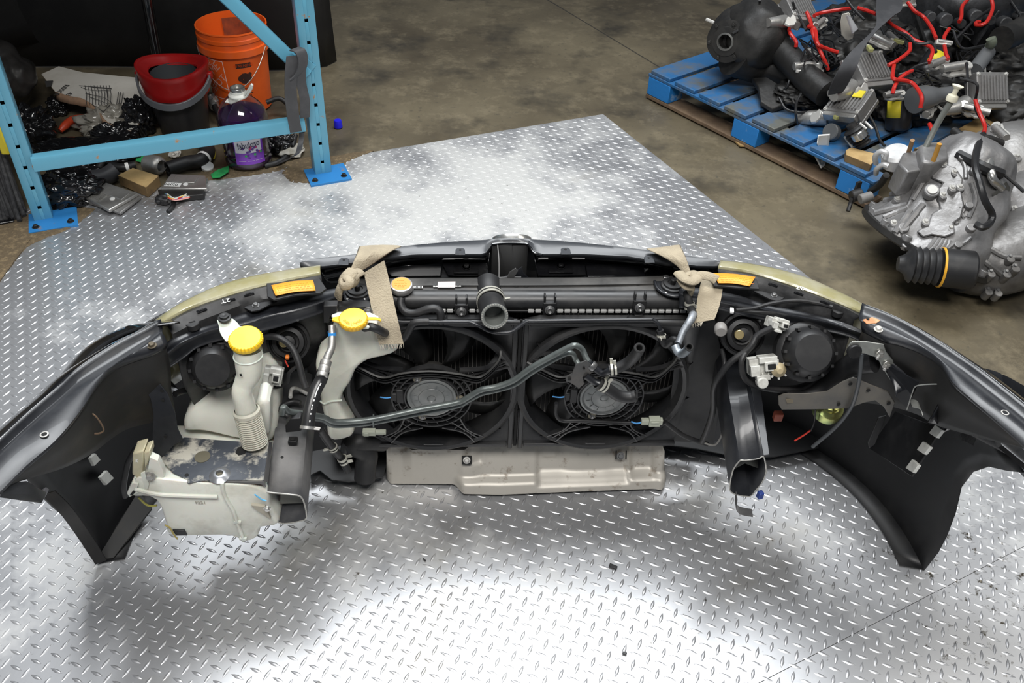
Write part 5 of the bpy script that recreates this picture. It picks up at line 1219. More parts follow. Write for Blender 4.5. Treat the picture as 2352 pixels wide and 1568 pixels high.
# outer fold over the grille cover
b = MB()
g1 = [[Z(930, 564, .628), Z(905, 575, .634), Z(880, 592, .630), Z(850, 612, .622), Z(820, 628, .620)], [Z(880, 561, .628), Z(862, 574, .645), Z(845, 590, .645), Z(828, 608, .635), Z(805, 628, .626)], [Z(822, 565, .636), Z(818, 580, .648), Z(812, 598, .645), Z(806, 614, .635), Z(800, 632, .624)]]
b.rows([rs(r, 14) for r in g1], web); fold = spart(b, 'strap_fold', sL, solid=.0022, sub=1)
# knot
b = MB(); kp = [Z(826, 624, .63), Z(808, 634, .635), Z(795, 640, .635), Z(806, 648, .63), Z(818, 640, .628), Z(808, 630, .64)]
b.tube(kp, .0135, web, 12, 6, True, .55); b.tube([Z(810, 622, .64), Z(798, 632, .640), Z(788, 642, .632), Z(784, 655, .622), Z(779, 668, .61), Z(777, 682, .59)], [.014, .013, .010, .010, .012], web, 12, 6, True, .5)
b.tube([Z(795, 636, .645), Z(803, 645, .646), Z(800, 655, .64), Z(787, 657, .635), Z(783, 645, .638)], .009, web, 12, 6, True, .6); spart(b, 'knot', sL)
# hanging tail
tl = [Y(860, 612, 1.53), Y(866, 640, 1.51), Y(877, 690, 1.475), Y(887, 740, 1.44), Y(899, 790, 1.415)]
wv = [V((.042, .0, .03)), V((.048, 0, .005)), V((.048, 0, .004)), V((.050, 0, .002)), V((.050, 0, .002))]
b = MB().ribbon(tl, wv, web, .003, 8); tail = spart(b, 'strap_tail', sL)
b = MB()
for k in range(24):
    t = random.uniform(-.5, .5); p = tl[-1] + wv[-1]*t; b.tube([p, p + V((random.uniform(-.003, .004), -.004, -random.uniform(.004, .012)))], .0004, mat('frayed_thread', (.60, .55, .45), .8), 4, 1)
spart(b, 'frayed_edge', sL)['kind'] = 'stuff'
sR = thing('webbing_strap', 'tan webbing strap knotted at the right radiator mount beside the orange sticker', 'strap', (.51, 1.55, .6))
b = MB()
g1 = [[Z(1478, 570, .628), Z(1500, 580, .634), Z(1530, 595, .636), Z(1555, 612, .63), Z(1572, 632, .622)], [Z(1520, 568, .632), Z(1535, 580, .645), Z(1555, 596, .645), Z(1570, 612, .636), Z(1580, 630, .626)], [Z(1564, 560, .636), Z(1570, 575, .650), Z(1578, 595, .648), Z(1583, 612, .638), Z(1588, 630, .626)]]
b.rows([rs(r, 14) for r in g1], web); spart(b, 'strap_fold', sR, solid=.0022, sub=1)
b = MB(); b.tube([Z(1560, 628, .63), Z(1572, 640, .64), Z(1590, 646, .64), Z(1600, 636, .64), Z(1590, 628, .635), Z(1575, 634, .63)], .013, web, 12, 6, True, .55)
b.tube([Z(1563, 640, .63), Z(1575, 655, .625), Z(1588, 658, .62), Z(1585, 670, .60)], .011, web, 12, 6, True, .6); spart(b, 'knot', sR)
b = MB(); r1 = rs([Z(1592, 632, .640), Z(1605, 622, .650), Z(1630, 624, .650), Z(1655, 634, .640)], 14); r2 = rs([Z(1595, 640, .638), Z(1608, 642, .640), Z(1630, 646, .638), Z(1640, 655, .63)], 14); b.rows([r1, [a.lerp(c_, .5) + V((0, 0, .004)) for a, c_ in zip(r1, r2)], r2], web); spart(b, 'strap_fold', sR, solid=.0022, sub=1)
tl = [Y(1635, 638, 1.53), Y(1634, 655, 1.50), Y(1630, 680, 1.475), Y(1624, 710, 1.45), Y(1616, 738, 1.43)]
wv = [V((.040, .0, -.003)), V((.048, 0, .0)), V((.050, 0, .002)), V((.048, 0, .006)), V((.044, 0, .010))]
b = MB().ribbon(tl, wv, web, .003, 8); spart(b, 'strap_tail', sR)
b = MB()
for k in range(20):
    t = random.uniform(-.5, .0); p = tl[-1] + wv[-1]*t; b.tube([p, p + V((random.uniform(-.006, .002), -.004, -random.uniform(.003, .010)))], .0004, mat('frayed_thread', (.60, .55, .45), .8), 4, 1)
spart(b, 'frayed_edge', sR)['kind'] = 'stuff'

# bits on the plate
fb = MB().box(Z(1408, 1301, .004), (.019, .009, .007), rub, rz=-.5).build('rubber_scrap', bevel=.001); tag(fb, 'small black rubber scrap on the bright plate in the foreground', 'scrap')
fb = MB().box(Z(975, 1285, .003), (.009, .003, .003), rub, rz=-.9).build('rubber_scrap', bevel=.0006); tag(fb, 'tiny dark sliver on the plate below the white tank shadow', 'scrap')
fb = MB().box(Z(1435, 1500, .003), (.009, .006, .004), rub, rz=-.4).build('rubber_scrap', bevel=.0006); tag(fb, 'tiny black crumb near the bottom edge of the picture', 'scrap')
# ============================================================ behind the rack
def wrap(par, s_, size, m_, c, rad, ang, z, rot=0, name='lettering', sx=1.0, off=.0012):
    """letters bent round an upright vessel of radius rad(z) about c"""
    t = txt(s_, size, m_, V((0, 0, 0)), V((1, 0, 0)), V((0, 1, 0)), name, None, depth=.00005)
    R2 = Matrix.Rotation(rot, 2)
    for v in t.data.vertices:
        x, y = R2 @ V((v.co.x*sx, v.co.y)).to_2d() if False else R2 @ Vector((v.co.x*sx, v.co.y))
        zz = z + y; r = rad(zz) + off; a = ang + x/r
        v.co = V((c.x + math.cos(a)*r, c.y + math.sin(a)*r, zz))
    t.parent = par; t.matrix_parent_inverse = PINV.get(par.name, Matrix()); return t
def patch(par, name, m_, c, rad, a0, a1, z0, z1, off=.001, n=14, shear=0, **k):
    b = MB(); rows = []
    for j in range(5):
        zz = lerp(z0, z1, j/4); rows.append([V((c.x + math.cos(lerp(a0, a1, i/n))*(rad(zz+shear*(i/n))+off), c.y + math.sin(lerp(a0, a1, i/n))*(rad(zz+shear*(i/n))+off), zz + shear*(i/n))) for i in range(n+1)])
    b.rows(rows, m_); return b.build(name, par, **k)
# orange bucket
ob = Z(561, 238); ob.z = 0
bk = thing('orange_bucket', 'bright orange plastic bucket with wire handle behind the purple jug', 'bucket', ob)
orp = mat('orange_plastic', (.88, .13, .015), .38, 0, (.75, .10, .012), 8, (.5, .8)); wm = mat('print_pale', (.95, .75, .68), .5); bm_ = mat('print_black', (.05, .02, .015), .5)
orad = lambda z: lerp(.128, .146, z/.37)
b = MB().rev([(0, 0), (.124, 0), (.128, .004), (orad(.27), .27), (.158, .272), (.158, .300), (.150, .303), (.150, .325), (.156, .328), (.156, .342), (.151, .345), (.151, .362), (.156, .366), (.155, .371), (.149, .371), (.143, .30), (.122, .008), (0, .006)], ob, (0, 0, 1), orp, 64)
b.build('bucket_body', bk)
patch(bk, 'inside_dark_patch', mat('bucket_inside_dark', (.22, .05, .02), .7, 0, (.5, .09, .02), 10), ob, lambda z: lerp(.124, .146, z/.37)-.004, math.radians(60), math.radians(120), .10, .345, 0)  # darker mottled patch on the far inner wall of the bucket
hd = []
for k in range(13):
    t = k/12; a = math.radians(lerp(200, 340, t)); dr = math.sin(t*math.pi)
    hd.append(ob + V((math.cos(a)*(.160+.004*dr), math.sin(a)*(.160+.004*dr), .292 - .155*dr**1.1)))
MB().tube(hd, .0022, steel, 8).build('wire_handle', bk)
# print on the bucket: tilted square stencil logo left, warning panel right
aL_, zc = math.radians(222), .165; R45 = math.radians(14)
for dx, dy, w_, h_ in ((0, .088, .176, .003), (0, -.088, .176, .003), (.088, 0, .003, .176), (-.088, 0, .003, .176)):
    b = MB(); n_ = 24; vs = []
    for k in range(n_+1):
        for s_ in (-1, 1):
            if w_ > h_: x, y = dx + (k/n_-.5)*w_, dy + s_*h_/2
            else: x, y = dx + s_*w_/2, dy + (k/n_-.5)*h_
            x, y = (Matrix.Rotation(R45*-0, 2) @ Vector((x, y))); zz = zc + y; r = orad(zz)+.0012; a = aL_ + x/r; vs.append(V((ob.x+math.cos(a)*r, ob.y+math.sin(a)*r, zz)))
    b.add(vs, [(2*k, 2*k+1, 2*k+3, 2*k+2) for k in range(n_)], wm); b.build('logo_frame', bk)
wrap(bk, 'THE', .030, wm, ob, orad, aL_, zc+.055, math.radians(42))
wrap(bk, 'HOME', .052, wm, ob, orad, aL_+.06, zc+.022, math.radians(42))
wrap(bk, 'DEPOT', .046, wm, ob, orad, aL_+.22, zc-.030, math.radians(42))
aw = math.radians(294)
patch(bk, 'warning_bar', bm_, ob, orad, aw-.24, aw+.24, .222, .243)
wrap(bk, 'WARNING', .018, orp, ob, orad, aw, .232, 0, off=.0016)
b = MB()
for (x, y, rx, ry) in ((0, .185, .026, .017), (-.02, .175, .014, .016), (.018, .172, .016, .018), (0, .162, .026, .014), (.024, .190, .010, .012)):
    vs = []
    for k in range(18):
        a = k*math.pi/9; X = x + math.cos(a)*rx*(.8+.25*noise.noise(V((k*.9, x*40, 0)))); Yy = y + math.sin(a)*ry*(.8+.25*noise.noise(V((k*.9, y*40, 3)))); r = orad(Yy)+.0013; vs.append(V((ob.x+math.cos(aw+X/r)*r, ob.y+math.sin(aw+X/r)*r, Yy)))
    b.add(vs, [list(range(18))], bm_)
b.build('warning_picture', bk)
for k in range(7): patch(bk, 'small_print', bm_, ob, orad, aw-.20, aw+(.14 if k % 3 else .2), .128-.0085*k, .1315-.0085*k, n=6)
wrap(bk, '5 GAL', .016, bm_, ob, orad, aw, .060)

bk.scale = (.91, .91, .94)
# mop bucket
mbp_ = Z(428, 302); mbp_.z = 0
mk = thing('mop_bucket', 'black mop bucket with red wringer insert and grey carrying handle', 'bucket', mbp_)
redp = mat('dark_red_plastic', (.30, .008, .008), .32, 0, (.22, .006, .006), 8); blk = mat('black_bucket_plastic', (.018, .018, .020), .38, 0, (.03, .03, .032), 8)
b = MB().rev([(0, 0), (.100, 0), (.105, .006), (.128, .20), (.134, .235), (.130, .235), (.10, .01), (0, .01)], mbp_, (0, 0, 1), blk, 56); b.build('bucket_body', mk)
def rimz(a): return .010*math.cos(2*a)
b = MB(); rings = []
for r, z in ((.131, .190), (.138, .24), (.144, .285), (.148, .300), (.146, .308), (.136, .308), (.125, .300), (.104, .285), (.098, .282), (.096, .275)):
    rings.append([mbp_ + V((math.cos(t)*r*1.06, math.sin(t)*r*.98, z + (rimz(t) if z > .25 else 0))) for t in [2*math.pi*k/60 for k in range(60)]])
b.loft(rings, redp, True, False); b.build('wringer_insert', mk)
b = MB().rev([(.097, .276), (.094, .25), (.085, .18), (0, .17)], mbp_, (0, 0, 1), mat('wringer_mesh', (.04, .045, .05), .6), 48)
b.build('wringer_basket', mk)
for s_ in (-1, 1): MB().box(mbp_ + V((s_*.155, .0, .262)), (.022, .03, .03), redp).build('handle_pivot', mk, bevel=.005)
hp_ = []
for k in range(15):
    t = k/14; a = math.radians(lerp(182, 358, t)); d = math.sin(t*math.pi); hp_.append(mbp_ + V((math.cos(a)*.158, math.sin(a)*.156, .258 - .075*d)))
b = MB().ribbon(hp_, V((0, 0, .030)), mat('grey_handle', (.10, .105, .115), .35), .010, 3); b.build('carrying_handle', mk, bevel=.002)
mk.scale = (.88, .88, .92)
# mop pole with glossy black sleeve
tp = Z(418, 110, .25); pm = MB().tube([V((-1.27, 3.62, .0)), V((-1.262, 3.66, .45)), V((-1.25, 3.70, 1.1))], .022, gloss, 18)
tag(pm.build('black_pole'), 'glossy black upright pole standing behind the mop bucket', 'pole')

# purple cleaner jug
jb = Z(574, 372); jb.z = 0
jg = thing('cleaner_jug', 'clear jug of purple floor cleaner with white pull handle behind the lower blue brace', 'jug', jb)
jprof = [(0, 0), (.070, 0), (.086, .010), (.090, .03), (.085, .045), (.089, .055), (.085, .068), (.089, .080), (.087, .11), (.092, .15), (.093, .19), (.086, .215), (.070, .240), (.048, .262), (.032, .275), (.0255, .283), (.0250, .300)]
def jr(z):
    for i in range(1, len(jprof)-1):
        if jprof[i][1] <= z <= jprof[i+1][1]: return lerp(jprof[i][0], jprof[i+1][0], (z-jprof[i][1])/max(jprof[i+1][1]-jprof[i][1], 1e-6))
    return .09
clear = mat('clear_plastic', (.95, .95, .95), .08, 0, trans=1.0)
MB().rev(jprof + [(.0235, .300), (.0235, .284), (.030, .274), (.0465, .2605), (.068, .239), (.084, .214), (.091, .19), (.090, .15), (.085, .11), (.087, .08), (.083, .068), (.087, .055), (.083, .045), (.088, .03), (.084, .012), (.068, .002), (0, .002)], jb, (0, 0, 1), clear, 48).build('jug_shell', jg)
MB().rev([(0, .003), (.066, .003), (.082, .013), (.086, .03), (.081, .045), (.085, .055), (.081, .068), (.085, .08), (.083, .11), (.088, .15), (.089, .185), (.082, .211), (0, .2115)], jb, (0, 0, 1), mat('purple_liquid', (.045, .004, .075), .08, 0, coat=.4), 48).build('purple_liquid', jg)
whp = mat('white_plastic', (.82, .82, .76), .4)
b = MB().rev([(.0262, .270), (.036, .272), (.036, .277), (.0275, .284), (.0275, .291), (.0262, .292)], jb, (0, 0, 1), whp, 32)
hx = V((.55, -.35, .0)).normalized()
b.tube([jb + V((0, 0, .278)) + hx*.030 + V((0, 0, .004)), jb + hx*.05 + V((.0, .0, .302)), jb + hx*.078 + V((0, 0, .335)), jb + hx*.072 + V((0, 0, .318)), jb + hx*.048 + V((0, 0, .288))], .0045, whp, 8, 3); b.prism([jb + V((x, y, z)) for x, y, z in ((-.045, -.03, .258), (-.02, -.044, .258), (.03, -.03, .275), (-.01, .01, .282))], (0, 0, .004), whp)
b.build('pull_handle', jg)
MB().rev([(.0262, .292), (.027, .293), (.027, .303), (.0255, .305), (.022, .305), (.022, .297), (0, .296)], jb, (0, 0, 1), steel, 28).build('neck_seal', jg)
ja = math.radians(-72)
patch(jg, 'label', mat('purple_label', (.20, .04, .48), .4, 0, (.28, .08, .60), 10), jb, jr, ja-.62, ja+.62, .036, .195, .0018)
patch(jg, 'label_panel', mat('label_white', (.80, .78, .84), .45), jb, jr, ja-.58, ja+.52, .085, .150, .0026)
patch(jg, 'label_stripe', mat('label_yellow', (.95, .75, .05), .4), jb, jr, ja-.55, ja+.60, .168, .184, .0026, shear=.010)
wrap(jg, 'fabuloso', .036, mat('label_ink', (.03, .02, .10), .4), jb, lambda z: .092, ja+.0, .117, .12, sx=.70, off=.0012)
b = MB(); random.seed(3)
gr = [mat('grape_print', (.12, .03, .30), .4), mat('berry_print', (.55, .05, .20), .4), mat('leaf_print', (.05, .40, .12), .4)]
for k in range(22):
    x, z = random.uniform(-.025, .045), random.uniform(.062, .110); r = .0912; a = ja + x/r; n_ = V((math.cos(a), math.sin(a), 0))
    b.rev([(.0052, 0), (.0040, .0008), (0, .001)], jb + n_*(jr(z)+.0028) + V((0, 0, z)), n_, gr[0 if k < 13 else (1 if k < 19 else 2)], 10)
b.build('label_fruit', jg)
for k, (x0, x1) in enumerate(((-.5, -.2), (-.12, .15), (.2, .5))): patch(jg, 'label_small_print', whp, jb, jr, ja+x0, ja+x1, .048, .052, .0026, 6)

# flattened printed carton
cbm = mat('white_carton', (.60, .58, .53), .8, 0, (.42, .39, .33), 5, (.45, .8)); brn = mat('brown_cardboard', (.34, .21, .13), .9, 0, (.22, .14, .09), 20)
q = [(95, 170, .09), (135, 152, .11), (190, 166, .11), (312, 178, .10), (332, 200, .10), (345, 262, .06), (300, 300, .06), (262, 290, .07), (240, 276, .09), (222, 250, .09), (190, 228, .10), (160, 222, .10), (128, 212, .10)]
P_ = Zs(q); ct = thing('cardboard_carton', 'torn flattened white carton with printed line drawing under the unseen shelf deck', 'carton', V((P_[3].x, P_[3].y, 0)))
MB().prism(P_, (0, 0, -.004), cbm, brn).build('carton_panel', ct)
MB().prism([P_[3], P_[4], P_[5], V((P_[5].x, P_[5].y, .0)), V((P_[4].x, P_[4].y, 0)), V((P_[3].x, P_[3].y, 0))], (.003, .002, 0), brn).build('carton_side', ct)
tb = rs([Z(*a) for a in q[7:13]], 16); b = MB(); b.rows([[p + V((.0, .0, .003)) for p in tb], [p + V((0, -.012 - .012*abs(noise.noise(p*30)), -.018 - .03*abs(noise.noise(p*25)))) for p in tb]], brn); b.build('torn_edge', ct, solid=.004)
b = MB(); ink = mat('carton_ink', (.05, .05, .05), .7)
def cl(l, r=.0012): b.tube(Zc(.1015, l), r, ink, 5, 1)
for x in range(195, 258, 7): cl([(x, 196), (x+4, 216), (x+3, 240)])
cl([(182, 197), (256, 203)], .0022); cl([(196, 214), (240, 224), (257, 236), (236, 258)]); cl([(204, 222), (232, 232), (250, 240)]); cl([(186, 200), (200, 206), (255, 208)]); cl([(212, 240), (236, 256)]); cl([(245, 206), (249, 240)])
for x in (268, 273, 279): cl([(x+4, 212), (x, 238)], .0015)
b.prism(Zc(.101, [(103, 186), (122, 185), (118, 198), (106, 200)]), (0, 0, .0008), ink); b.prism(Zc(.101, [(137, 163), (147, 163), (142, 172), (132, 171)]), (0, 0, .0008), mat('grey_tape', (.25, .26, .27), .6)); b.build('printed_drawing', ct)
tx = txt('ROSCA', .030, ink, Z(141, 206, .102), V((-.15, -1, 0)), V((1, -.2, 0)), 'carton_lettering', ct); tx = txt('43', .030, ink, Z(158, 216, .102), V((-.15, -1, 0)), V((1, -.2, 0)), 'carton_lettering', ct)

# crumpled bags and wrap
bagm = mat('black_bag', (.008, .008, .009), .16, 0, coat=.3)
wrapm = mat('clear_wrap', (.50, .48, .42), .18, 0, (.25, .23, .19), 20, (.4, .7), trans=.45)
def bag(px, py, r, seed, label, m_=bagm, amp=.26, name='plastic_bag', f=2.6):
    c = Z(px, py, 0); tag(MB().blob((c.x, c.y, r[2]*.55), r, m_, amp, f, 5, seed, .001).build(name, ang=180), label, 'plastic bag' if m_ is bagm else 'plastic wrap')
bag(75, 318, (.10, .08, .08), 1, 'crumpled black plastic bag by the left rack post, above the lower brace')
bag(205, 362, (.20, .09, .045), 2, 'largest black plastic bag, spread along the blue brace')
bag(158, 455, (.115, .085, .07), 3, 'glossy black plastic bag beside the left rack foot')
bag(325, 300, (.065, .07, .09), 4, 'black plastic bag leaning against the mop bucket')
bag(268, 328, (.09, .055, .055), 5, 'small black plastic bag in front of the clear wrap')
bag(185, 418, (.10, .05, .04), 8, 'black plastic bag tucked behind the bag at the rack foot')
bag(258, 300, (.11, .09, .06), 6, 'crumpled clear plastic wrap left of the mop bucket', wrapm, .35, 'plastic_wrap', 3.2)
bag(640, 345, (.07, .05, .05), 7, 'small black bag scrap right of the purple jug')
bag(135, 260, (.04, .04, .045), 9, 'small dark bag hanging in the shade near the carton')
# orange red tool
b = MB().tube([Z(138, 300, .02), Z(150, 288, .03), Z(168, 275, .03), Z(200, 270, .03)], [.010, .016, .016, .015], mat('red_orange_plastic', (.55, .06, .02), .45), 12); b2 = b.build('red_tool', ang=40); tag(b2, 'red orange plastic tool handle on the concrete beyond the bags', 'tool')
MB().rev([(.0168, 0), (.0168, .02)], Z(172, 273, .03), V((1, .1, 0)), castd, 16)
# hoses
def hose(pts, r, label, marks=(), z=.02, ri=None, m_=rub):
    P2 = [Z(a, b_, (c if c is not None else z)) for a, b_, c in [(p + (None,))[:3] for p in pts]]
    o = thing('rubber_hose', label, 'hose', P2[0]); b = MB(); b.pipe(P2, r, r*.7, m_, dark, 16); b.build('hose_body', o)
    cp = catmull(P2, 8)
    for t in marks:
        i = int(t*(len(cp)-1)); d = (cp[min(i+1, len(cp)-1)]-cp[max(i-1, 0)]).normalized()
        MB().rev([(r+.0004, -.006), (r+.001, -.006), (r+.001, .006), (r+.0004, .006)], cp[i], d, white, 16).build('hose_mark', o)
hose([(462, 325, .03), (478, 345, .03), (462, 368, .028), (430, 374, .026), (385, 388, .026)], .027, 'thick bent black hose with white mark left of the yellow scrap', (.45,))
hose([(452, 375, .012), (420, 386, .012), (385, 398, .012)], .010, 'thin black hose with white marks under the thick hose', (.3, .7))
hose([(310, 378, .015), (285, 384, .015), (255, 382, .015)], .015, 'short black hose with a white mark above the wooden block', (.4,))
hose([(235, 372, .03), (222, 390, .02), (212, 402, .02)], .012, 'short grey black tube lying on the spread bag')
hose([(492, 240, .04), (500, 258, .04), (520, 272, .03)], .012, 'small black hose between the two buckets')
hose([(612, 235, .06), (640, 226, .07), (660, 240, .05), (668, 262, .02)], .010, 'black hose loop behind the jug, right of the orange bucket')
hose([(678, 310, .05), (668, 345, .02), (645, 370, .012), (608, 382, .01)], .011, 'flat black hose end curling on the floor beside the jug')
# silver duct piece, tube cup
c = Z(340, 375, .03); b = MB().rev([(.034, 0), (.036, .05), (.030, .065), (.022, .07), (.020, .06), (.026, .03), (.024, 0)], c, V((.9, -.5, .1)), alu, 24)
tag(b.build('metal_elbow'), 'short silver metal tube elbow in front of the thick hose', 'pipe fitting')
c = Z(205, 412, .03); b = MB().pipe([c, c + V((.05, .02, .0)), c + V((.08, .05, .01))], .032, .028, mat('grey_black_plastic', (.05, .05, .055), .4), dark, 24)
tag(b.build('plastic_duct'), 'dark grey plastic duct lying between bag and wooden block', 'duct')
# wood block, control units
wood = mat('pine_wood', (.55, .38, .17), .7, 0, (.36, .23, .09), 9, (.42, .7), bump=.2, bscale=60); woodd = mat('dark_wood_edge', (.22, .14, .06), .8, 0, (.12, .08, .04), 20)
P_ = Zc(.045, [(305, 385), (365, 403), (335, 430), (270, 402)])
tag(MB().prism(P_, (0, 0, -.042), wood, woodd).build('wood_block', bevel=.002), 'pale wooden block lying in front of the hoses', 'wood block')
def ecu(q, h, label, fins=False, lab=None):
    P_ = Zc(h, q); o = thing('control_unit', label, 'electronic module', V((P_[0].x, P_[0].y, 0)))
    u, v = P_[1]-P_[0], P_[3]-P_[0]; g_ = lambda a, b_, z=0: P_[0] + u*a + v*b_ + V((0, 0, z))
    MB().prism(P_, (0, 0, -h*.45), alu).build('cover', o, bevel=.004)
    MB().prism([g_(-.04, -.04, -h*.45), g_(1.04, -.04, -h*.45), g_(1.04, 1.04, -h*.45), g_(-.04, 1.04, -h*.45)], (0, 0, -h*.35), casta).build('base_casting', o, bevel=.003)
    b = MB(); b.prism([g_(.2, .12), g_(.85, .12), g_(.85, .6), g_(.2, .6)], (0, 0, .004), alu); b.build('raised_panel', o, bevel=.002)
    b = MB(); b.rev([(.009, 0), (.009, .002), (.005, .003), (0, .003)], g_(.62, .68, .0), (0, 0, 1), white, 16); b.build('round_mark', o)
    if fins:
        b = MB()
        for k in range(12): b.prism([g_(.02+.035*k, .62), g_(.035+.035*k, .62), g_(.035+.035*k, .98), g_(.02+.035*k, .98)], (0, 0, .003), alu)
        b.build('cooling_fins', o)
    if lab:
        b = MB().prism([g_(.06, .62, .0), g_(.5, .62, 0), g_(.5, .85, 0), g_(.06, .85, 0)], (0, 0, .0008), white); sl = b.build('sticker', o)
        b = MB()
        for k in range(8): b.prism([g_(.08+.045*k, .66, .001), g_(.10+.045*k, .66, .001), g_(.10+.045*k, .8, .001), g_(.08+.045*k, .8, .001)], (0, 0, .0003), castd)
        b.build('sticker_bars', o)
    return o
ecu([(243, 418), (318, 443), (250, 482), (196, 452)], .03, 'flat aluminium control box lying flat on the tread plate next to the black bag', True)
e2 = ecu([(392, 398), (472, 402), (476, 432), (368, 432)], .032, 'dirty aluminium control box right of the wooden block', lab=True)
MB().prism(Zc(.024, [(362, 434), (398, 434), (470, 430), (468, 446), (400, 452), (366, 452)]), (0, 0, -.022), castd).build('connector_housing', e2, bevel=.003)
cn = thing('cut_wire_plug', 'black plug with a fan of cut coloured wires in front of the control box', 'wire plug', Z(400, 455))
MB().blob(Z(375, 458, .02), (.028, .02, .018), rub, .3, 3, 3, 2, .001).build('plug_body', cn)
random.seed(5)
wc = [(.75, .06, .04), (.8, .8, .75), (.75, .6, .05), (.1, .2, .6), (.7, .25, .2), (.15, .45, .2), (.8, .45, .4), (.6, .6, .55)]
for k in range(16):
    r0 = random.random(); m_ = mat('wire_colour_%d' % (k % 8), wc[k % 8], .5); y0 = random.uniform(-5, 5)
    MB().tube([Z(380+random.uniform(-4, 6), 448+y0, .02), Z(395+random.uniform(-4, 6), 458+y0*.5, .03+.008*r0), Z(412, 456+y0*.8, .02+.01*r0), Z(428+random.uniform(-4, 12), 450+y0*1.3, .02)], .0022, m_, 6).build('cut_wire', cn)
MB().tube([Z(400, 462, .012), Z(396, 475, .008), Z(386, 487, .005)], .008, rub, 8).build('plug_tail', cn)
# caps, tags, scraps
tag(MB().rev([(0, .012), (.020, .012), (.023, .010), (.023, 0), (.020, 0), (.020, .009), (0, .009)], Z(477, 385, .006), V((.15, -.3, 1)), white, 28).build('bottle_lid'), 'round white plastic cap on the dirt near the green scrap', 'cap')
grn = mat('green_plastic', (.03, .36, .10), .45, 0, (.02, .22, .07), 30)
for q, l in (([(484, 402), (500, 392), (526, 382), (525, 396), (505, 408), (488, 410)], 'green plastic scrap lying nearest the purple jug'), ([(314, 358), (332, 356), (326, 374), (312, 370)], 'green scrap beside the silver elbow behind the blue brace'), ([(80, 344), (108, 342), (100, 354), (84, 356)], 'green scrap by the left rack post')):
    tag(MB().prism([Z(a, b_, .012 + .006*math.sin(i*2.1)) for i, (a, b_) in enumerate(q)], (0, 0, .004), grn).build('green_scrap', bevel=.001), l, 'scrap')
tag(MB().tube([Z(489, 342, .01), Z(490, 352, .012), Z(489, 362, .01)], [.006, .010, .008], mat('yellow_plastic', (.85, .70, .05), .4), 10).build('yellow_plug'), 'small yellow plastic plug standing left of the jug', 'plug')
tag(MB().rev([(0, .030), (.014, .030), (.016, .026), (.018, 0), (0, 0)], Z(777, 291, .0), (0, 0, 1), mat('blue_cap', (.02, .02, .75), .35), 24).build('blue_cap'), 'small blue bottle cap on the floor right of the rack', 'cap')
tag(MB().blob(Z(400, 350, .02), (.022, .02, .02), cbm, .3, 3, 3, 3, .001).build('paper_scrap'), 'crumpled cream paper ball above the thick hose', 'scrap')
tag(MB().blob(Z(178, 325, .012), (.03, .02, .014), cbm, .4, 3, 3, 8, .001).build('paper_scrap'), 'torn white and brown paper bit above the brace', 'scrap')
tag(MB().blob(Z(491, 235, .05), (.022, .02, .036), mat('foil', (.6, .6, .58), .3, .6, (.3, .3, .3), 30), .3, 3, 3, 11, .001).build('foil_ball'), 'silvery foil lump between the mop bucket and orange bucket', 'scrap')
tag(MB().blob(Z(668, 345, .015), (.05, .05, .018), mat('pale_rubble', (.55, .52, .46), .9, 0, (.3, .27, .2), 30), .4, 3, 3, 12, .001).build('rubble'), 'pale grey rubble by the right rack post', 'rubble')
# strap hanging on the rack joint
stp = thing('grey_strap', 'dark grey strap tied round the rack joint, ends hanging to the floor', 'strap', FR(680, 150))
gs = mat('grey_strap', (.060, .060, .064), .6, 0, (.10, .10, .105), 14, (.45, .8))
MB().ribbon([FR(676, 112, .03), FR(690, 118, .045), FR(696, 140, .05), FR(690, 165, .05), FR(676, 180, .05)], V((0, .02, .0)) + FD*.03, gs, .004).build('strap_loop', stp, bevel=0)
MB().ribbon([FR(672, 128, .045), FR(668, 170, .05), FR(668, 220, .05), FR(674, 270, .05), FR(680, 303, .05)], FD*.042, gs, .003).build('strap_tail', stp)
MB().ribbon([FR(690, 150, .045), FR(692, 190, .045), FR(700, 230, .04), FR(700, 270, .03)], FD*.034, gs, .003).build('strap_tail', stp)
MB().ribbon([FR(694, 300, .0), FR(690, 330, .02), FR(680, 355, .05), Z(640, 375, .02)], V((.02, .01, .008)), gs, .003).build('strap_tail', stp)
# dark mop strings at the left edge
mp = MB(); random.seed(9); grs = mat('dark_mop_fibre', (.035, .035, .038), .9, 0, (.08, .08, .082), 40)
for k in range(70):
    t = random.random(); x0 = random.uniform(-60, 5); x1 = x0*.4 + random.uniform(-30, 55); h0 = .32*random.uniform(.6, 1)
    mp.tube([Z(x0*.6-10, 330, 0)*1 + V((0, 0, h0)), Z(lerp(x0, x1, .4), 400, .0) + V((0, 0, h0*.6)), Z(lerp(x0, x1, .8), 455+20*t, 0) + V((0, 0, h0*.22)), Z(x1, 475+35*t, .012)], .008, grs, 6, 4)
tag(mp.build('mop_head'), 'dark grey mop head strings hanging at the left edge of the picture', 'mop', kind='stuff')
tag(MB().box(Z(6, 322, .20), (.03, .03, .10), mat('yellow_plastic', (.85, .70, .05), .4)).build('yellow_clamp', bevel=.006), 'yellow plastic piece beside the left rack post at the picture edge', 'clamp')
tag(MB().box(Z(0, 510, .008), (.09, .03, .01), gloss, rz=.35).build('dark_case', bevel=.003), 'small black case with white edge at far left on the dirt', 'case')

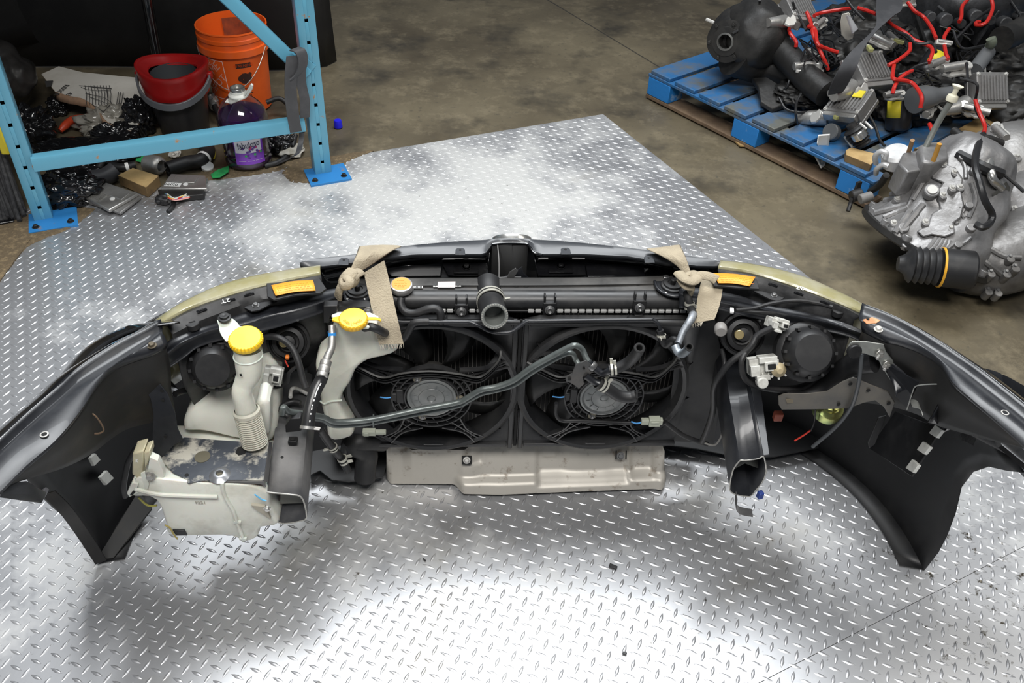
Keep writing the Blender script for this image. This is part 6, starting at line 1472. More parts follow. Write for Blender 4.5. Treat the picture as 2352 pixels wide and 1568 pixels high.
# dark goods behind the rack; big black panels added to fill its darkness
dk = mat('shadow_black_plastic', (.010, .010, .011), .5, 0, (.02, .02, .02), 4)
def shellpart(pts, h, d_, label, name, m_=dk, bulge=.12):
    P_ = rs(pts, 30); rows = []
    for j in range(9):
        t = j/8; rows.append([p + V((0, -bulge*math.sin(t*math.pi)*(.6+.5*noise.noise(p*1.7)), h*t)) + V((0, d_*t*t, 0)) for p in P_])
    return tag(MB().rows(rows, m_).build(name, solid=.006), label, 'bumper cover')
shellpart([V((-2.7, 3.9, 0)), V((-2.0, 3.98, .0)), V((-1.5, 4.0, .0)), V((-1.0, 3.98, 0)), V((-.68, 4.02, .0)), V((-.60, 4.1, 0))], 1.15, .1, 'big black bumper cover panel added to fill the dark behind the buckets', 'dark_fill_panel')
shellpart([V((-2.6, 3.45, .10)), V((-2.2, 3.70, .10)), V((-1.9, 3.95, .12)), V((-1.5, 4.02, .14))], .75, -.05, 'dark curved panel added to fill the dark above the printed carton, top left', 'dark_fill_panel', bulge=.05)
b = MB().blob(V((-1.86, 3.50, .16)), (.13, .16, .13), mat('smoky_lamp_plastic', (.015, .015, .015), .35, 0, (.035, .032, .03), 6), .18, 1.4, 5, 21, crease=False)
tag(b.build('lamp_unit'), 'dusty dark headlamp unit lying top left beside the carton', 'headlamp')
# unseen shelf deck, added to shade the goods behind the rack
sh_ = thing('shade_deck', 'unseen shelf deck added over the rack to shade the buckets', 'shelf', V((-1.6, 3.9, 1.35)))
b = MB();  
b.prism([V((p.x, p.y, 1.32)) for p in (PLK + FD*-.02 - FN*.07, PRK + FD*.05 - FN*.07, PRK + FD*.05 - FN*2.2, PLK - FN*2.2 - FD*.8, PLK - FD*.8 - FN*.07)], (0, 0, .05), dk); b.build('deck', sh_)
# ============================================================ right: pallets and salvaged parts
PA = V((.815, 3.75, 0)); PU = V((.59, -.807, 0)).normalized(); PV = V((.807, .59, 0)).normalized()
PROT = Matrix((PU, PV, V((0, 0, 1)))).transposed()
bluew = mat('blue_painted_wood', (.022, .13, .32), .55, 0, (.13, .135, .12), 6, (.42, .62), bump=.3, bscale=50, detail=8)
bluec = mat('blue_painted_block', (.02, .22, .62), .5, 0, (.45, .62, .75), 9, (.60, .72), bump=.3, bscale=40)
brw = mat('worn_board', (.15, .10, .065), .8, 0, (.24, .165, .10), 10, (.4, .7), bump=.4, bscale=60)
def pallet(org, label, L=1.16, D=1.0, n=8, base=0):
    o = thing('wooden_pallet', label, 'pallet', org); R3 = PROT
    def bx(u, v, z, a, b_, c, m_, nm): MB().box(org + R3 @ V((u, v, z)), (a, b_, c), m_, rot=R3).build(nm, o, bevel=.003)
    bx(L/2, .05, .010, L, .10, .018, brw, 'bottom_board'); bx(L/2, D-.05, .010, L, .10, .018, brw, 'bottom_board'); bx(L/2, D/2, .010, L, .10, .018, brw, 'bottom_board')
    for v in (.045, D/2, D-.045):
        for u in (.07, L/2-.02, L-.08): bx(u, v, .060, .13, .09, .080, bluec if v < .1 else bluew, 'pallet_block')
        bx(L/2, v, .107, L, .09, .014, bluew, 'stringer_board')
    w_ = (L-.02)/n*.80; random.seed(4)
    for k in range(n): bx(.01 + w_/2 + k*(L-.02)/n*1.0, D/2, .123 + random.uniform(-.001, .001), w_, D+random.uniform(-.01, .01), .017, bluew, 'deck_board')
    return o
pallet(PA, 'blue painted wooden pallet with worn boards under the black axle housing')
pallet(PA + PV*1.12 - PU*.15, 'second blue pallet at the top edge, mostly hidden by gear', L=1.1, D=.9)
pallet(PA + PU*.95 + PV*1.05, 'third pallet under the motors near the right edge', L=1.1, D=.9)
def plank(q, z, label, h=.03): tag(MB().prism(Zc(z, q), (0, 0, -h), wood, woodd).build('wood_plank', bevel=.002), label, 'plank')
plank([(1943, 344), (1955, 338), (2010, 352), (2006, 372), (2000, 378), (1944, 355)], .16, 'short pale wooden plank on the corner of the blue pallet')
plank([(2165, 330), (2200, 296), (2280, 250), (2328, 268), (2290, 290), (2200, 322)], .16, 'brown wooden plank under the motors at right')
plank([(2100, 340), (2140, 328), (2180, 330), (2150, 345)], .15, 'narrow wooden plank behind the dipstick')
tag(MB().prism(Zc(.008, [(1685, 320), (1700, 322), (1722, 335), (1700, 334)]), (0, 0, -.006), wood).build('wood_splinter'), 'pale wood splinter on the concrete under the blue pallet', 'splinter')
tag(MB().prism(Zc(.02, [(1608, 136), (1630, 127), (1632, 133), (1615, 140)]), (0, 0, -.012), wood).build('wood_splinter'), 'wood splinter at the back corner of the blue pallet', 'splinter')

# axle differential housing
dfl = thing('axle_housing', 'black cast axle housing with round flange lying on the blue pallet', 'axle housing', Z(1720, 190, .13))
FCc = Y(1668, 95, 3.56); ax = V((-.55, -.75, .15)).normalized()
b = MB().rev([(.0, -.30), (.05, -.28), (.10, -.22), (.125, -.15), (.115, -.10), (.09, -.07), (.075, -.05), (.082, -.03), (.085, 0), (.060, .004), (.058, .010), (.034, .012), (.030, .004), (.026, -.03), (0, -.03)], FCc, ax, castd, 36)
b.build('flange', dfl)
b = MB().rev([(.036, .010), (.036, .014), (.029, .016), (.028, .006)], FCc, ax, mat('worn_lip', (.20, .20, .19), .4, .7), 30); b.build('seal_ring', dfl)
b = MB().blob(FCc + V((.14, .08, .0)), (.14, .17, .15), castd, .12, 1.5, 4, 3, crease=False); b.build('gear_case', dfl)
b = MB().tube([FCc + V((.05, .02, -.05)), Z(1760, 150, .22), Z(1850, 190, .20), Z(1930, 235, .18)], [.10, .085, .075, .07], castd, 18); b.build('axle_tube', dfl)
b = MB().tube([Z(1790, 110, .32), Z(1850, 175, .28), Z(1900, 215, .26)], .055, castd, 14); b.build('arm', dfl)
u, w_ = basis(ax)
for k in range(6):
    a = k*math.pi/3+.3; b = MB().bolt(FCc + (u*math.cos(a)+w_*math.sin(a))*.072 + ax*.002, ax, .007, castd); b.build('bolt', dfl)
MB().tube([Y(1622, 44, 3.58), Y(1640, 52, 3.56)], .007, zincw, 8).build('stud', dfl)
b = MB().prism([Z(1722, 64, .36), Z(1748, 62, .36), Z(1756, 72, .34), Z(1745, 82, .32), Z(1724, 82, .33)], (0, -.002, .002), mat('yellow_tape', (.75, .50, .05), .5)); b.build('yellow_tag', dfl)
tx = txt('QD', .035, mat('purple_marker', (.45, .12, .45), .6), Z(1717, 66, .372), V((1, .15, 0)), V((-.1, .6, .8)), 'chalk_mark', dfl)
b = MB().prism(Zs([(1728, 178, .20), (1760, 176, .22), (1800, 200, .20), (1812, 236, .17), (1775, 250, .15), (1748, 232, .17), (1742, 200, .19)]), (0, 0, -.02), castd); tag(b.build('black_bracket', bevel=.004), 'black cast bracket with wires on the middle of the blue pallet', 'bracket')

# lumpy castings
def casting(name, label, cat, base, rings, m_, n=40, amp=.012, f=9, seed=1):
    """rings: list of (centre, radius_x, radius_y, normal)"""
    o = thing(name, label, cat, base); R_ = []
    for c, rx, ry, nn in rings:
        u, w_ = basis(V(nn)); r = []
        for k in range(n):
            a = 2*math.pi*k/n; p = V(c) + u*math.cos(a)*rx + w_*math.sin(a)*ry
            d = (p - V(c)).normalized(); r.append(p + d*amp*(noise.noise(p*f + V((seed, 0, 0)))*1.6 + .5*noise.noise(p*f*3)))
        R_.append(r)
    cl = [catmull([r[i] for r in R_], 4) for i in range(n)]
    b = MB().loft([[c[k] for c in cl] for k in range(len(cl[0]))], m_); b.build('case', o, ang=50); return o, R_
lightcast = mat('light_cast_aluminium', (.27, .265, .265), .42, .45, (.15, .145, .14), 8, (.42, .72), bump=1.0, bscale=22)
darkcast = mat('oily_cast_aluminium', (.20, .195, .19), .35, .55, (.08, .075, .07), 7, (.42, .7), bump=.9, bscale=18, r2=.5)
# front gearbox: bell end faces down-left, body leans up-right
base = Z(2100, 620); base.z = 0
nn = V((-.35, -.15, -.92)).normalized()
c0 = Z(2130, 558, .115); A_ = -nn
from mathutils.bvhtree import BVHTree
TREE = [None]
def hit(px, py, z_=.2, lift=0):
    d = ray(px, py).normalized(); h = TREE[0].ray_cast(CAMP, d)
    return (h[0] - d*lift) if h[0] is not None else Z(px, py, z_)
def ishit(px, py): return TREE[0].ray_cast(CAMP, ray(px, py).normalized())[0] is not None
def ribon(o, l, r, m_=None, name='rib'):
    q = []
    for p in l:
        d = ray(*p).normalized(); h = TREE[0].ray_cast(CAMP, d)
        if h[0] is not None and (not q or (h[0]-q[-1]).length < .09): q.append(h[0])
    if len(q) > 1: MB().tube(q, r, m_ or lightcast, 8, 4).build(name, o)
def settree(o):
    me = [c for c in bpy.data.objects if c.parent == o and c.name.startswith('case') and 'bolt' not in c.name][0].data
    TREE[0] = BVHTree.FromPolygons([v.co for v in me.vertices], [list(p.vertices) for p in me.polygons])
gb_, R_ = casting('gearbox', 'large light grey aluminium gearbox with ribbed bell housing and black driveshaft boot, on the concrete', 'gearbox', base,
    [(c0 - A_*.0, .225, .215, nn), (c0 + A_*.025, .22, .21, nn), (c0 + A_*.07 + V((.01, .01, 0)), .195, .185, nn), (c0 + A_*.12 + V((.02, .03, 0)), .17, .165, nn), (c0 + A_*.18 + V((.03, .05, 0)), .15, .145, nn), (c0 + A_*.25 + V((.04, .08, 0)), .13, .13, nn), (c0 + A_*.31 + V((.05, .10, 0)), .09, .09, nn), (c0 + A_*.33 + V((.05, .10, 0)), .04, .04, nn)], lightcast, 48, .020, 13, 2)
settree(gb_)
u, w_ = basis(nn)
# bell flange rim (black gasket edge) and bolts
b = MB().rev([(.0, .012), (.225, .012), (.234, .006), (.234, -.012), (.22, -.014)], c0, nn, castd, 48); b.build('bell_flange', gb_)
for k in range(14):
    a = k*2*math.pi/14; p = c0 + u*math.cos(a)*.216 + w_*math.sin(a)*.212 + A_*.01; MB().cyl(p - A_*.01, A_, .014, .030, lightcast, 14).build('bolt_boss', gb_)
# radial ribs, visible on the upper-left face
for k, (x0, y0, x1, y1, za, zb) in enumerate([(2085, 470, 2010, 490, .26, .18), (2085, 478, 2030, 500, .25, .16), (2090, 485, 2055, 535, .24, .14), (2105, 490, 2040, 565, .24, .10), (2095, 460, 2130, 400, .27, .30), (2075, 450, 2010, 440, .27, .20), (2120, 470, 2030, 575, .27, .09), (2060, 455, 1990, 470, .25, .15)]):
    ribon(gb_, [(lerp(x0, x1, t/5), lerp(y0, y1, t/5)) for t in range(6)], .011)
for px, py, z_ in ((2060, 456, .27), (2052, 512, .20), (2165, 448, .33), (2125, 510, .25), (2186, 432, .34), (2204, 430, .34), (2202, 468, .33), (2182, 525, .26), (2112, 342, .36), (2140, 332, .36), (2160, 350, .37), (2166, 376, .37), (2150, 376, .37), (2192, 396, .36), (2026, 528, .12), (2060, 582, .08)):
    if not ishit(px, py): continue
    o_ = MB(); c = hit(px, py, z_, .006); o_.cyl(c - V((0, 0, .02)), (0, -.3, 1), .013, .024, lightcast, 14); o_.bolt(c + V((0, -.001, .003)), (0, -.3, 1), .007, zincw); o_.build('case_bolt', gb_)
dp_ = hit(2135, 446); b = MB().cyl(dp_, (-.2, -.5, .85), .024, .03, lightcast, 24); b.cyl(dp_ + V((-.2, -.5, .85)).normalized()*.028, (-.2, -.5, .85), .016, .006, zincw, 20); b.build('drain_plug', gb_)
# cover lobe with wavy bolted edge
q = [(2130, 380), (2160, 375), (2195, 385), (2212, 410), (2208, 440), (2215, 470), (2208, 500), (2190, 512), (2195, 535), (2170, 545), (2140, 540), (2120, 545), (2105, 530), (2130, 520), (2140, 490), (2160, 480), (2150, 440), (2165, 420), (2140, 410)]
cv = [hit(a, b_) for a, b_ in q]; MB().prism([p + (CAMP-p).normalized()*.014 for p in cv], -(CAMP - cv[0]).normalized()*.05, lightcast).build('bolted_cover', gb_, bevel=.005)
for k in range(5): ribon(gb_, [(2150+k*8, 545+k*2), (2140+k*9, 560+k*2), (2125+k*10, 578)], .007)
for l in (((2010, 470), (2030, 520), (2060, 560), (2100, 600)), ((2060, 400), (2055, 430), (2085, 455)), ((2230, 420), (2240, 460), (2225, 500)), ((2090, 400), (2120, 400), (2150, 385)), ((2110, 600), (2150, 590), (2190, 560))): ribon(gb_, l, .008)
b = MB().prism([Z(a, b_, .37) for a, b_ in ((2075, 350), (2120, 342), (2135, 365), (2115, 390), (2085, 395), (2065, 375))], (0, .02, -.10), lightcast); b.build('mount_boss', gb_, bevel=.006)
b = MB().prism([Z(a, b_, .40) for a, b_ in ((2110, 332), (2150, 322), (2178, 335), (2182, 362), (2150, 374), (2118, 370))], (0, .02, -.14), lightcast); b.build('top_housing', gb_, bevel=.01)
random.seed(31)
for l in (((2180, 470), (2200, 480), (2215, 500)), ((2165, 480), (2185, 492), (2198, 515)), ((2215, 480), (2200, 500), (2180, 515)), ((2060, 520), (2075, 545), (2085, 580)), ((2035, 545), (2060, 570), (2090, 590)), ((2180, 560), (2210, 560), (2230, 545)), ((2100, 440), (2085, 475), (2060, 490)), ((2230, 360), (2245, 400), (2250, 440)), ((2200, 350), (2215, 380), (2218, 410))): ribon(gb_, l, .007)
for px, py in ((2200, 560), (2225, 470), (2230, 520), (2240, 390), (2210, 360), (2080, 560), (2100, 610), (1990, 500), (2010, 545), (2150, 610), (2100, 420), (2075, 520)):
    if not ishit(px, py): continue
    c = hit(px, py, .2); b = MB().cyl(c - V((0, 0, .015)), (-.1, -.4, 1), random.uniform(.012, .02), .022, lightcast, 16); b.build('case_boss', gb_, bevel=.002)
# white actuator with hooked tube
whc = mat('bright_aluminium', (.68, .68, .68), .35, .3, (.5, .5, .5), 12)
b = MB().cyl(Z(2058, 378, .28), (-.3, -.15, .9), .048, .06, whc, 30, .2); b.build('actuator', gb_)
MB().tube([Z(2012, 375, .27), Z(2010, 360, .31), Z(2022, 348, .34), Z(2036, 352, .34), Z(2034, 364, .32)], .009, whc, 12).build('hook_tube', gb_)
MB().tube([Z(2012, 398, .23), Z(2014, 388, .27), Z(2028, 378, .30), Z(2040, 382, .30)], .009, whc, 12).build('hook_tube', gb_)
MB().tube([Z(2086, 352, .36), Z(2096, 322, .42)], .007, mat('rusty_rod', (.30, .18, .09), .7, .3), 10).build('rusty_stud', gb_)
MB().tube([Z(2136, 388, .37), Z(2146, 362, .41), Z(2158, 330, .46)], .0075, mat('orange_rod', (.55, .28, .05), .6, .2), 10).build('orange_stud', gb_)
# sensor plug on the left corner
b = MB().cyl(Z(1955, 452, .10), (.9, .2, .2), .022, .04, rub, 18); b.tube([Z(1957, 455, .10), Z(1953, 468, .08), Z(1948, 485, .06)], .008, rub, 8); b.box(Z(1970, 430, .12), (.02, .01, .045), rub, rz=.4); b.build('sensor_plug', gb_)
MB().cyl(Z(1975, 458, .11), (.9, .2, .2), .018, .045, mat('grey_plug', (.22, .21, .20), .5), 16).build('sensor_body', gb_)
MB().tube([Z(1998, 440, .12), Z(2020, 425, .16), Z(2036, 402, .22)], .012, castd, 10).build('black_bracket_arm', gb_)
# lower dark casing with driveshaft boot
low, _ = casting('transfer_case', 'dark oily grey transfer case at the right edge with black ribbed driveshaft boot', 'gearbox', V((1.75, 2.30, 0)),
    [(V((1.60, 2.33, .10)), .10, .09, V((-.9, -.2, 0))), (V((1.65, 2.34, .10)), .13, .10, V((-.9, -.2, 0))), (V((1.74, 2.35, .115)), .15, .115, V((-1, 0, 0))), (V((1.84, 2.38, .13)), .15, .13, V((-1, 0, 0))), (V((1.93, 2.42, .14)), .15, .14, V((-1, 0, 0))), (V((2.05, 2.44, .14)), .13, .13, V((-1, 0, 0)))], darkcast, 44, .012, 9, 5)
settree(low)
b0, b1 = Z(2070, 605, .16), Z(2205, 618, .17); d = (b1-b0).normalized()
pr_ = [(0, -.01), (.022, -.01), (.026, 0), (.034, .012)]; k = .02
while k < .105: pr_ += [(.050+.1*k*.2, k), (.058, k+.008), (.050, k+.015)]; k += .019
pr_ += [(.060, .112), (.060, .205), (.056, .21), (0, .21)]
MB().rev(pr_, b0, d, rub, 40).build('driveshaft_boot', low)
MB().rev([(.0605, .112), (.0625, .113), (.0625, .119), (.0605, .12)], b0, d, mat('orange_band', (.80, .40, .03), .4), 40).build('boot_band', low)
for px, py, z_ in ((2274, 624, .22), (2310, 625, .22), (2268, 665, .15), (2290, 668, .14), (2318, 590, .25), (2330, 612, .24), (2215, 640, .16)):
    if not ishit(px, py): continue
    o_ = MB(); c = hit(px, py, z_, .005); o_.cyl(c - V((0, 0, .03)), (0, -.4, 1), .013, .034, darkcast, 14); o_.bolt(c + V((0, -.001, .003)), (0, -.4, 1), .006, boltm); o_.build('case_bolt', low)
MB().tube([hit(2230, 580), hit(2260, 600), hit(2300, 630)], .010, darkcast, 8).build('flange_rib', low); MB().tube([hit(2255, 560), hit(2280, 575), hit(2310, 590), hit(2345, 592)], .010, darkcast, 8).build('flange_rib', low)
# second gearbox at right edge, behind
g2, _ = casting('gearbox', 'grey aluminium gearbox partly cut by the right edge, with a curved steel pipe', 'gearbox', V((1.95, 2.72, 0)),
    [(V((1.78, 2.66, .12)), .10, .12, V((-.8, -.5, .1))), (V((1.83, 2.70, .14)), .16, .15, V((-.8, -.5, .1))), (V((1.93, 2.76, .17)), .19, .17, V((-.8, -.5, .1))), (V((2.05, 2.82, .18)), .18, .16, V((-.8, -.5, .1))), (V((2.2, 2.9, .18)), .15, .14, V((-.8, -.5, .1)))], casta, 44, .018, 10, 9)
g3, _ = casting('gearbox', 'grey gearbox casting below the curved pipe at the right edge', 'gearbox', V((1.9, 2.52, 0)),
    [(V((1.74, 2.50, .12)), .07, .08, V((-.9, -.2, .1))), (V((1.80, 2.52, .15)), .12, .12, V((-.9, -.2, .1))), (V((1.90, 2.55, .16)), .14, .13, V((-.9, -.2, .1))), (V((2.0, 2.58, .16)), .13, .12, V((-.9, -.2, .1)))], lightcast, 44, .016, 12, 12)
for px, py, z_, par in ((2262, 330, .34, g2), (2240, 350, .34, g2), (2300, 345, .35, g2), (2335, 360, .34, g2), (2278, 352, .34, g2), (2330, 480, .30, g3), (2300, 500, .29, g3), (2322, 520, .27, g3)):
    settree(par)
    if not ishit(px, py): continue
    o_ = MB(); c = hit(px, py, z_, .005); o_.cyl(c - V((0, 0, .03)), (0, -.3, 1), .014, .034, casta, 14); o_.bolt(c + V((0, 0, .003)), (0, -.3, 1), .007, zincw); o_.build('case_bolt', par)
MB().tube([Z(2272, 345, .40), Z(2275, 380, .40), Z(2280, 410, .38), Z(2300, 432, .34)], .013, steel, 14).build('curved_pipe', g2)
MB().prism(Zs([(2282, 442, .34), (2312, 415, .36), (2322, 432, .33), (2300, 455, .30), (2288, 458, .30)]), (0, 0, -.01), mat('bracket_grey', (.15, .15, .14), .4, .6)).build('pipe_bracket', g2, bevel=.002)
MB().tube([Z(2190, 300, .42), Z(2215, 315, .42), Z(2262, 318, .42), Z(2300, 330, .40)], .014, castd, 10).build('mount_arm', g2)

def merge(a, b):
    for c in list(bpy.data.objects):
        if c.parent == a:
            c.parent = b; c.matrix_parent_inverse = PINV[b.name]
            if c.name.startswith('case') and 'bolt' not in c.name: c.name = 'side_case'
    bpy.data.objects.remove(a)
merge(low, gb_); merge(g3, g2)
# engine block, top right, dark
en, _ = casting('engine_block', 'dark dirty engine block in the top right corner of the picture', 'engine', V((2.25, 3.9, 0)),
    [(V((1.95, 3.90, .44)), .16, .18, V((-1, -.2, 0))), (V((2.02, 3.90, .44)), .24, .26, V((-1, -.2, 0))), (V((2.3, 3.92, .45)), .27, .30, V((-1, 0, 0))), (V((2.6, 3.95, .45)), .28, .30, V((-1, 0, 0))), (V((2.9, 4.0, .44)), .24, .26, V((-1, 0, 0)))], mat('dirty_engine_metal', (.035, .036, .038), .42, .3, (.10, .10, .105), 7, (.4, .7), bump=.5, bscale=40), 48, .03, 7, 4)
for k in range(7):
    c = Y(2130+k*34, 35 + 8*(k % 3), 3.62); MB().cyl(c, (-.1, -1, .2), .020 + .008*(k % 2), .05, mat('dirty_engine_metal', (.09, .09, .095), .45), 18).build('engine_boss', en, bevel=.002)
for k in range(5): MB().box(Y(2110+k*50, 60, 3.66), (.012, .06, .16), mat('dirty_engine_metal', (.09, .09, .095), .45), rot=Matrix.Rotation(.3*k-.6, 3, 'Y')).build('engine_rib', en, bevel=.003)
MB().tube([Y(2300, 90, 3.4), Y(2325, 80, 3.45), Y(2360, 60, 3.5)], .05, castd, 18).build('intake_tube', en)

# power steering motor units: aluminium control box, motor can, column clamp
def unit(c, rot, label, lab=None, s=1.0, can=True, dark_=False):
    c = V(c); o = thing('steering_motor', label, 'steering motor', c)
    def bx(p, d_, m_, nm, bv=.003): MB().box(c + rot @ (V(p)*s), V(d_)*s, m_, rot=rot).build(nm, o, bevel=bv)
    bx((0, 0, 0), (.13, .11, .045), casta, 'control_box'); bx((0, 0, -.03), (.135, .115, .015), casta, 'box_base')
    b = MB()
    for k in range(9): b.box(c + rot @ (V((-.05+.0125*k, 0, .026))*s), V((.005, .085, .008))*s, casta, rot=rot)
    b.box(c + rot @ (V((0, 0, .022))*s), V((.11, .09, .004))*s, casta, rot=rot)
    b.build('cooling_fins', o)
    bx((.0, -.062, .004), (.12, .018, .03), alu, 'connector_rail')
    if lab: bx((.03, .02, .032), (.035, .03, .004), mat('yellow_sticker', (.85, .70, .04), .5), 'yellow_sticker', .0005)
    for sx in (-1, 1):
        for sy in (-1, 1): MB().bolt(c + rot @ (V((sx*.058, sy*.048, .022))*s), rot @ V((0, 0, 1)), .005*s, zincw).build('bolt', o)
    if can:
        MB().rev([(0, 0), (.036*s, 0), (.040*s, .006*s), (.040*s, .09*s), (.034*s, .10*s), (.02*s, .105*s), (0, .105*s)], c + rot @ (V((-.02, .05, -.06))*s), rot @ V((0, 1, .1)), castd, 28).build('motor_can', o)
    MB().tube([c + rot @ (V((-.07, -.04, -.03))*s), c + rot @ (V((-.12, -.06, -.02))*s), c + rot @ (V((-.17, -.07, -.02))*s)], [.028*s, .026*s, .018*s], alu, 16).build('column_tube', o)
    b = MB(); b.prism([c + rot @ (V(p)*s) for p in ((-.105, -.085, 0), (-.09, -.098, .004), (-.07, -.098, .01), (-.060, -.085, .018), (-.062, -.065, .026), (-.075, -.058, .028), (-.085, -.070, .02), (-.098, -.066, .02))], rot @ V((0, 0, -.010))*s, zincw); b.build('clamp_bracket', o, bevel=.002)
    return o
E3 = lambda a, b_, c_: Matrix.Rotation(c_, 3, 'Z') @ Matrix.Rotation(a, 3, 'X') @ Matrix.Rotation(b_, 3, 'Y')
unit(Z(1952, 240, .25), E3(.5, -.3, -.75), 'steering motor unit with yellow sticker on a grey aluminium box, overhanging the pallet edge', True, 1.15, False)
unit(Z(1995, 160, .34), E3(.6, .1, .35), 'steering motor unit with ribbed grey box, under the black strap', False, 1.2, False)
unit(Z(2270, 205, .30), E3(.9, .1, .1), 'steering motor unit with finned grey box near the right edge', False, 1.1, False)
unit(Z(1835, 25, .45), E3(.4, .2, .2), 'steering motor unit with white clamp at the top edge above the axle housing', False, 1.0, False)
# black motor cans with yellow labels
def can(c, ax, r, h, label, a_=0):
    c = V(c); o = thing('electric_motor', label, 'motor', c); ax = V(ax).normalized()
    MB().rev([(0, 0), (r*.5, 0), (r*.9, h*.04), (r, h*.1), (r, h*.9), (r*.9, h*.96), (r*.4, h), (r*.35, h*1.08), (0, h*1.08)], c, ax, mat('black_motor_can', (.018, .018, .02), .3), 32).build('motor_body', o)
    u, w_ = basis(ax); rows = []
    toc = (CAMP - c); toc = (toc - ax*toc.dot(ax)).normalized(); s_ = ax.cross(toc)
    for k in range(9):
        t = a_ + (k/8-.5)*1.2; dv = toc*math.cos(t) + s_*math.sin(t); rows.append([c + ax*h*.35 + dv*(r+.001), c + ax*h*.75 + dv*(r+.001)])
    MB().rows(rows, mat('yellow_sticker', (.85, .70, .04), .5)).build('yellow_label', o, solid=.0008)
can(Z(2062, 300, .14), (-.1, .35, 1), .050, .16, 'upright black motor with a yellow label between grey tube and pallet edge', -.5)
can(Z(2120, 180, .22), (.5, .5, .45), .052, .15, 'black motor with yellow label beneath the red cables')
# grey column tubes
def tubeobj(pts, r, m_, name, label, cat, n=16, extra=None):
    o = MB().tube(pts, r, m_, n).build(name); tag(o, label, cat); return o
tubeobj([Z(2100, 230, .30), Z(2140, 222, .30), Z(2185, 215, .30)], [.050, .048, .030, .028], mat('grey_tube_paint', (.14, .145, .15), .35, .2), 'column_tube', 'thick grey painted column tube right of the upright black motor', 'column tube', 24)
tubeobj([Z(2240, 160, .36), Z(2270, 118, .40)], .028, mat('grey_tube_paint', (.14, .145, .15), .35, .2), 'column_tube', 'slim grey column tube near the right edge, above the finned box', 'column tube', 18)
tubeobj([Z(2265, 112, .40), Z(2278, 100, .44), Z(2276, 88, .46)], .018, mat('olive_cap', (.14, .16, .12), .4), 'tube_cap', 'olive rubber end sleeve on the slim column tube', 'cap', 14)
b = thing('dipstick_tube', 'grey dipstick tube with cream pull cap rising from the gearbox', 'dipstick', Z(2110, 380, .36))
MB().tube([Z(2120, 350, .38), Z(2150, 290, .46), Z(2182, 236, .54)], .0095, mat('grey_green_tube', (.25, .26, .24), .4, .4), 12).build('tube', b)
crm = mat('cream_plastic', (.78, .74, .58), .45); c = Z(2184, 232, .545)
MB().rev([(0, 0), (.017, 0), (.018, .010), (.016, .018), (.008, .022), (.008, .040), (.016, .046), (.018, .050), (0, .054)], c, (.15, .1, 1), crm, 20).build('pull_cap', b)
# boots, couplings
def boot(c, ax, label):
    pr = [(0, 0), (.014, 0)]; k = .004
    while k < .07: pr += [(.026+.12*k, k), (.033+.12*k, k+.006), (.026+.12*k, k+.012)]; k += .013
    pr += [(.03, .08), (.02, .085), (.02, .10), (0, .10)]
    tag(MB().rev(pr, c, ax, rub, 26).build('rubber_boot'), label, 'rubber boot')
boot(Z(1985, 335, .16), (-.5, .3, .6), 'black ribbed rubber boot at the pallet corner beside the pale plank')
boot(Z(1915, 160, .28), (-.3, .5, .5), 'black ribbed rubber boot left of the black strap')
tag(MB().cyl(Z(1978, 318, .20), (-.5, .3, .6), .028, .03, steel, 24).build('metal_collar'), 'bright metal collar on top of the ribbed boot at pallet corner', 'collar')
# yoke with white lever hanging off the pallet
yk = thing('steering_yoke', 'zinc lever bracket with white plastic bar hanging over the pallet edge', 'bracket', Z(1890, 330, .1))
MB().prism(Zs([(1878, 312, .16), (1905, 310, .17), (1902, 335, .13), (1898, 372, .06), (1886, 385, .04), (1886, 350, .10), (1876, 330, .14)]), (.004, .004, .004), zincw).build('lever', yk, bevel=.002)
MB().prism(Zs([(1861, 342, .09), (1872, 338, .09), (1896, 380, .05), (1885, 388, .04)]), (0, .004, .01), white).build('white_bar', yk, bevel=.002)
MB().cyl(Z(1915, 305, .16), (-.7, -.5, .4), .032, .035, mat('grey_tube_paint', (.14, .145, .15), .35, .2), 24).build('bush', yk)
# white bracket and long pale part, top
wb_ = thing('white_bracket', 'off-white long plastic bracket standing under the black strap', 'bracket', Z(1945, 90, .35))
MB().prism(Zs([(1934, 32, .50), (1950, 28, .50), (1965, 60, .46), (1958, 90, .40), (1945, 95, .38), (1932, 80, .41), (1930, 50, .47)]), (.01, .02, -.01), mat('off_white', (.66, .64, .57), .5)).build('bracket_body', wb_, bevel=.003)
MB().prism(Zs([(1946, 33, .52), (1954, 36, .52), (1972, 66, .46), (1960, 76, .45)]), (.0, .01, -.01), mat('pale_blue_white', (.68, .70, .74), .45)).build('bracket_rail', wb_, bevel=.003)
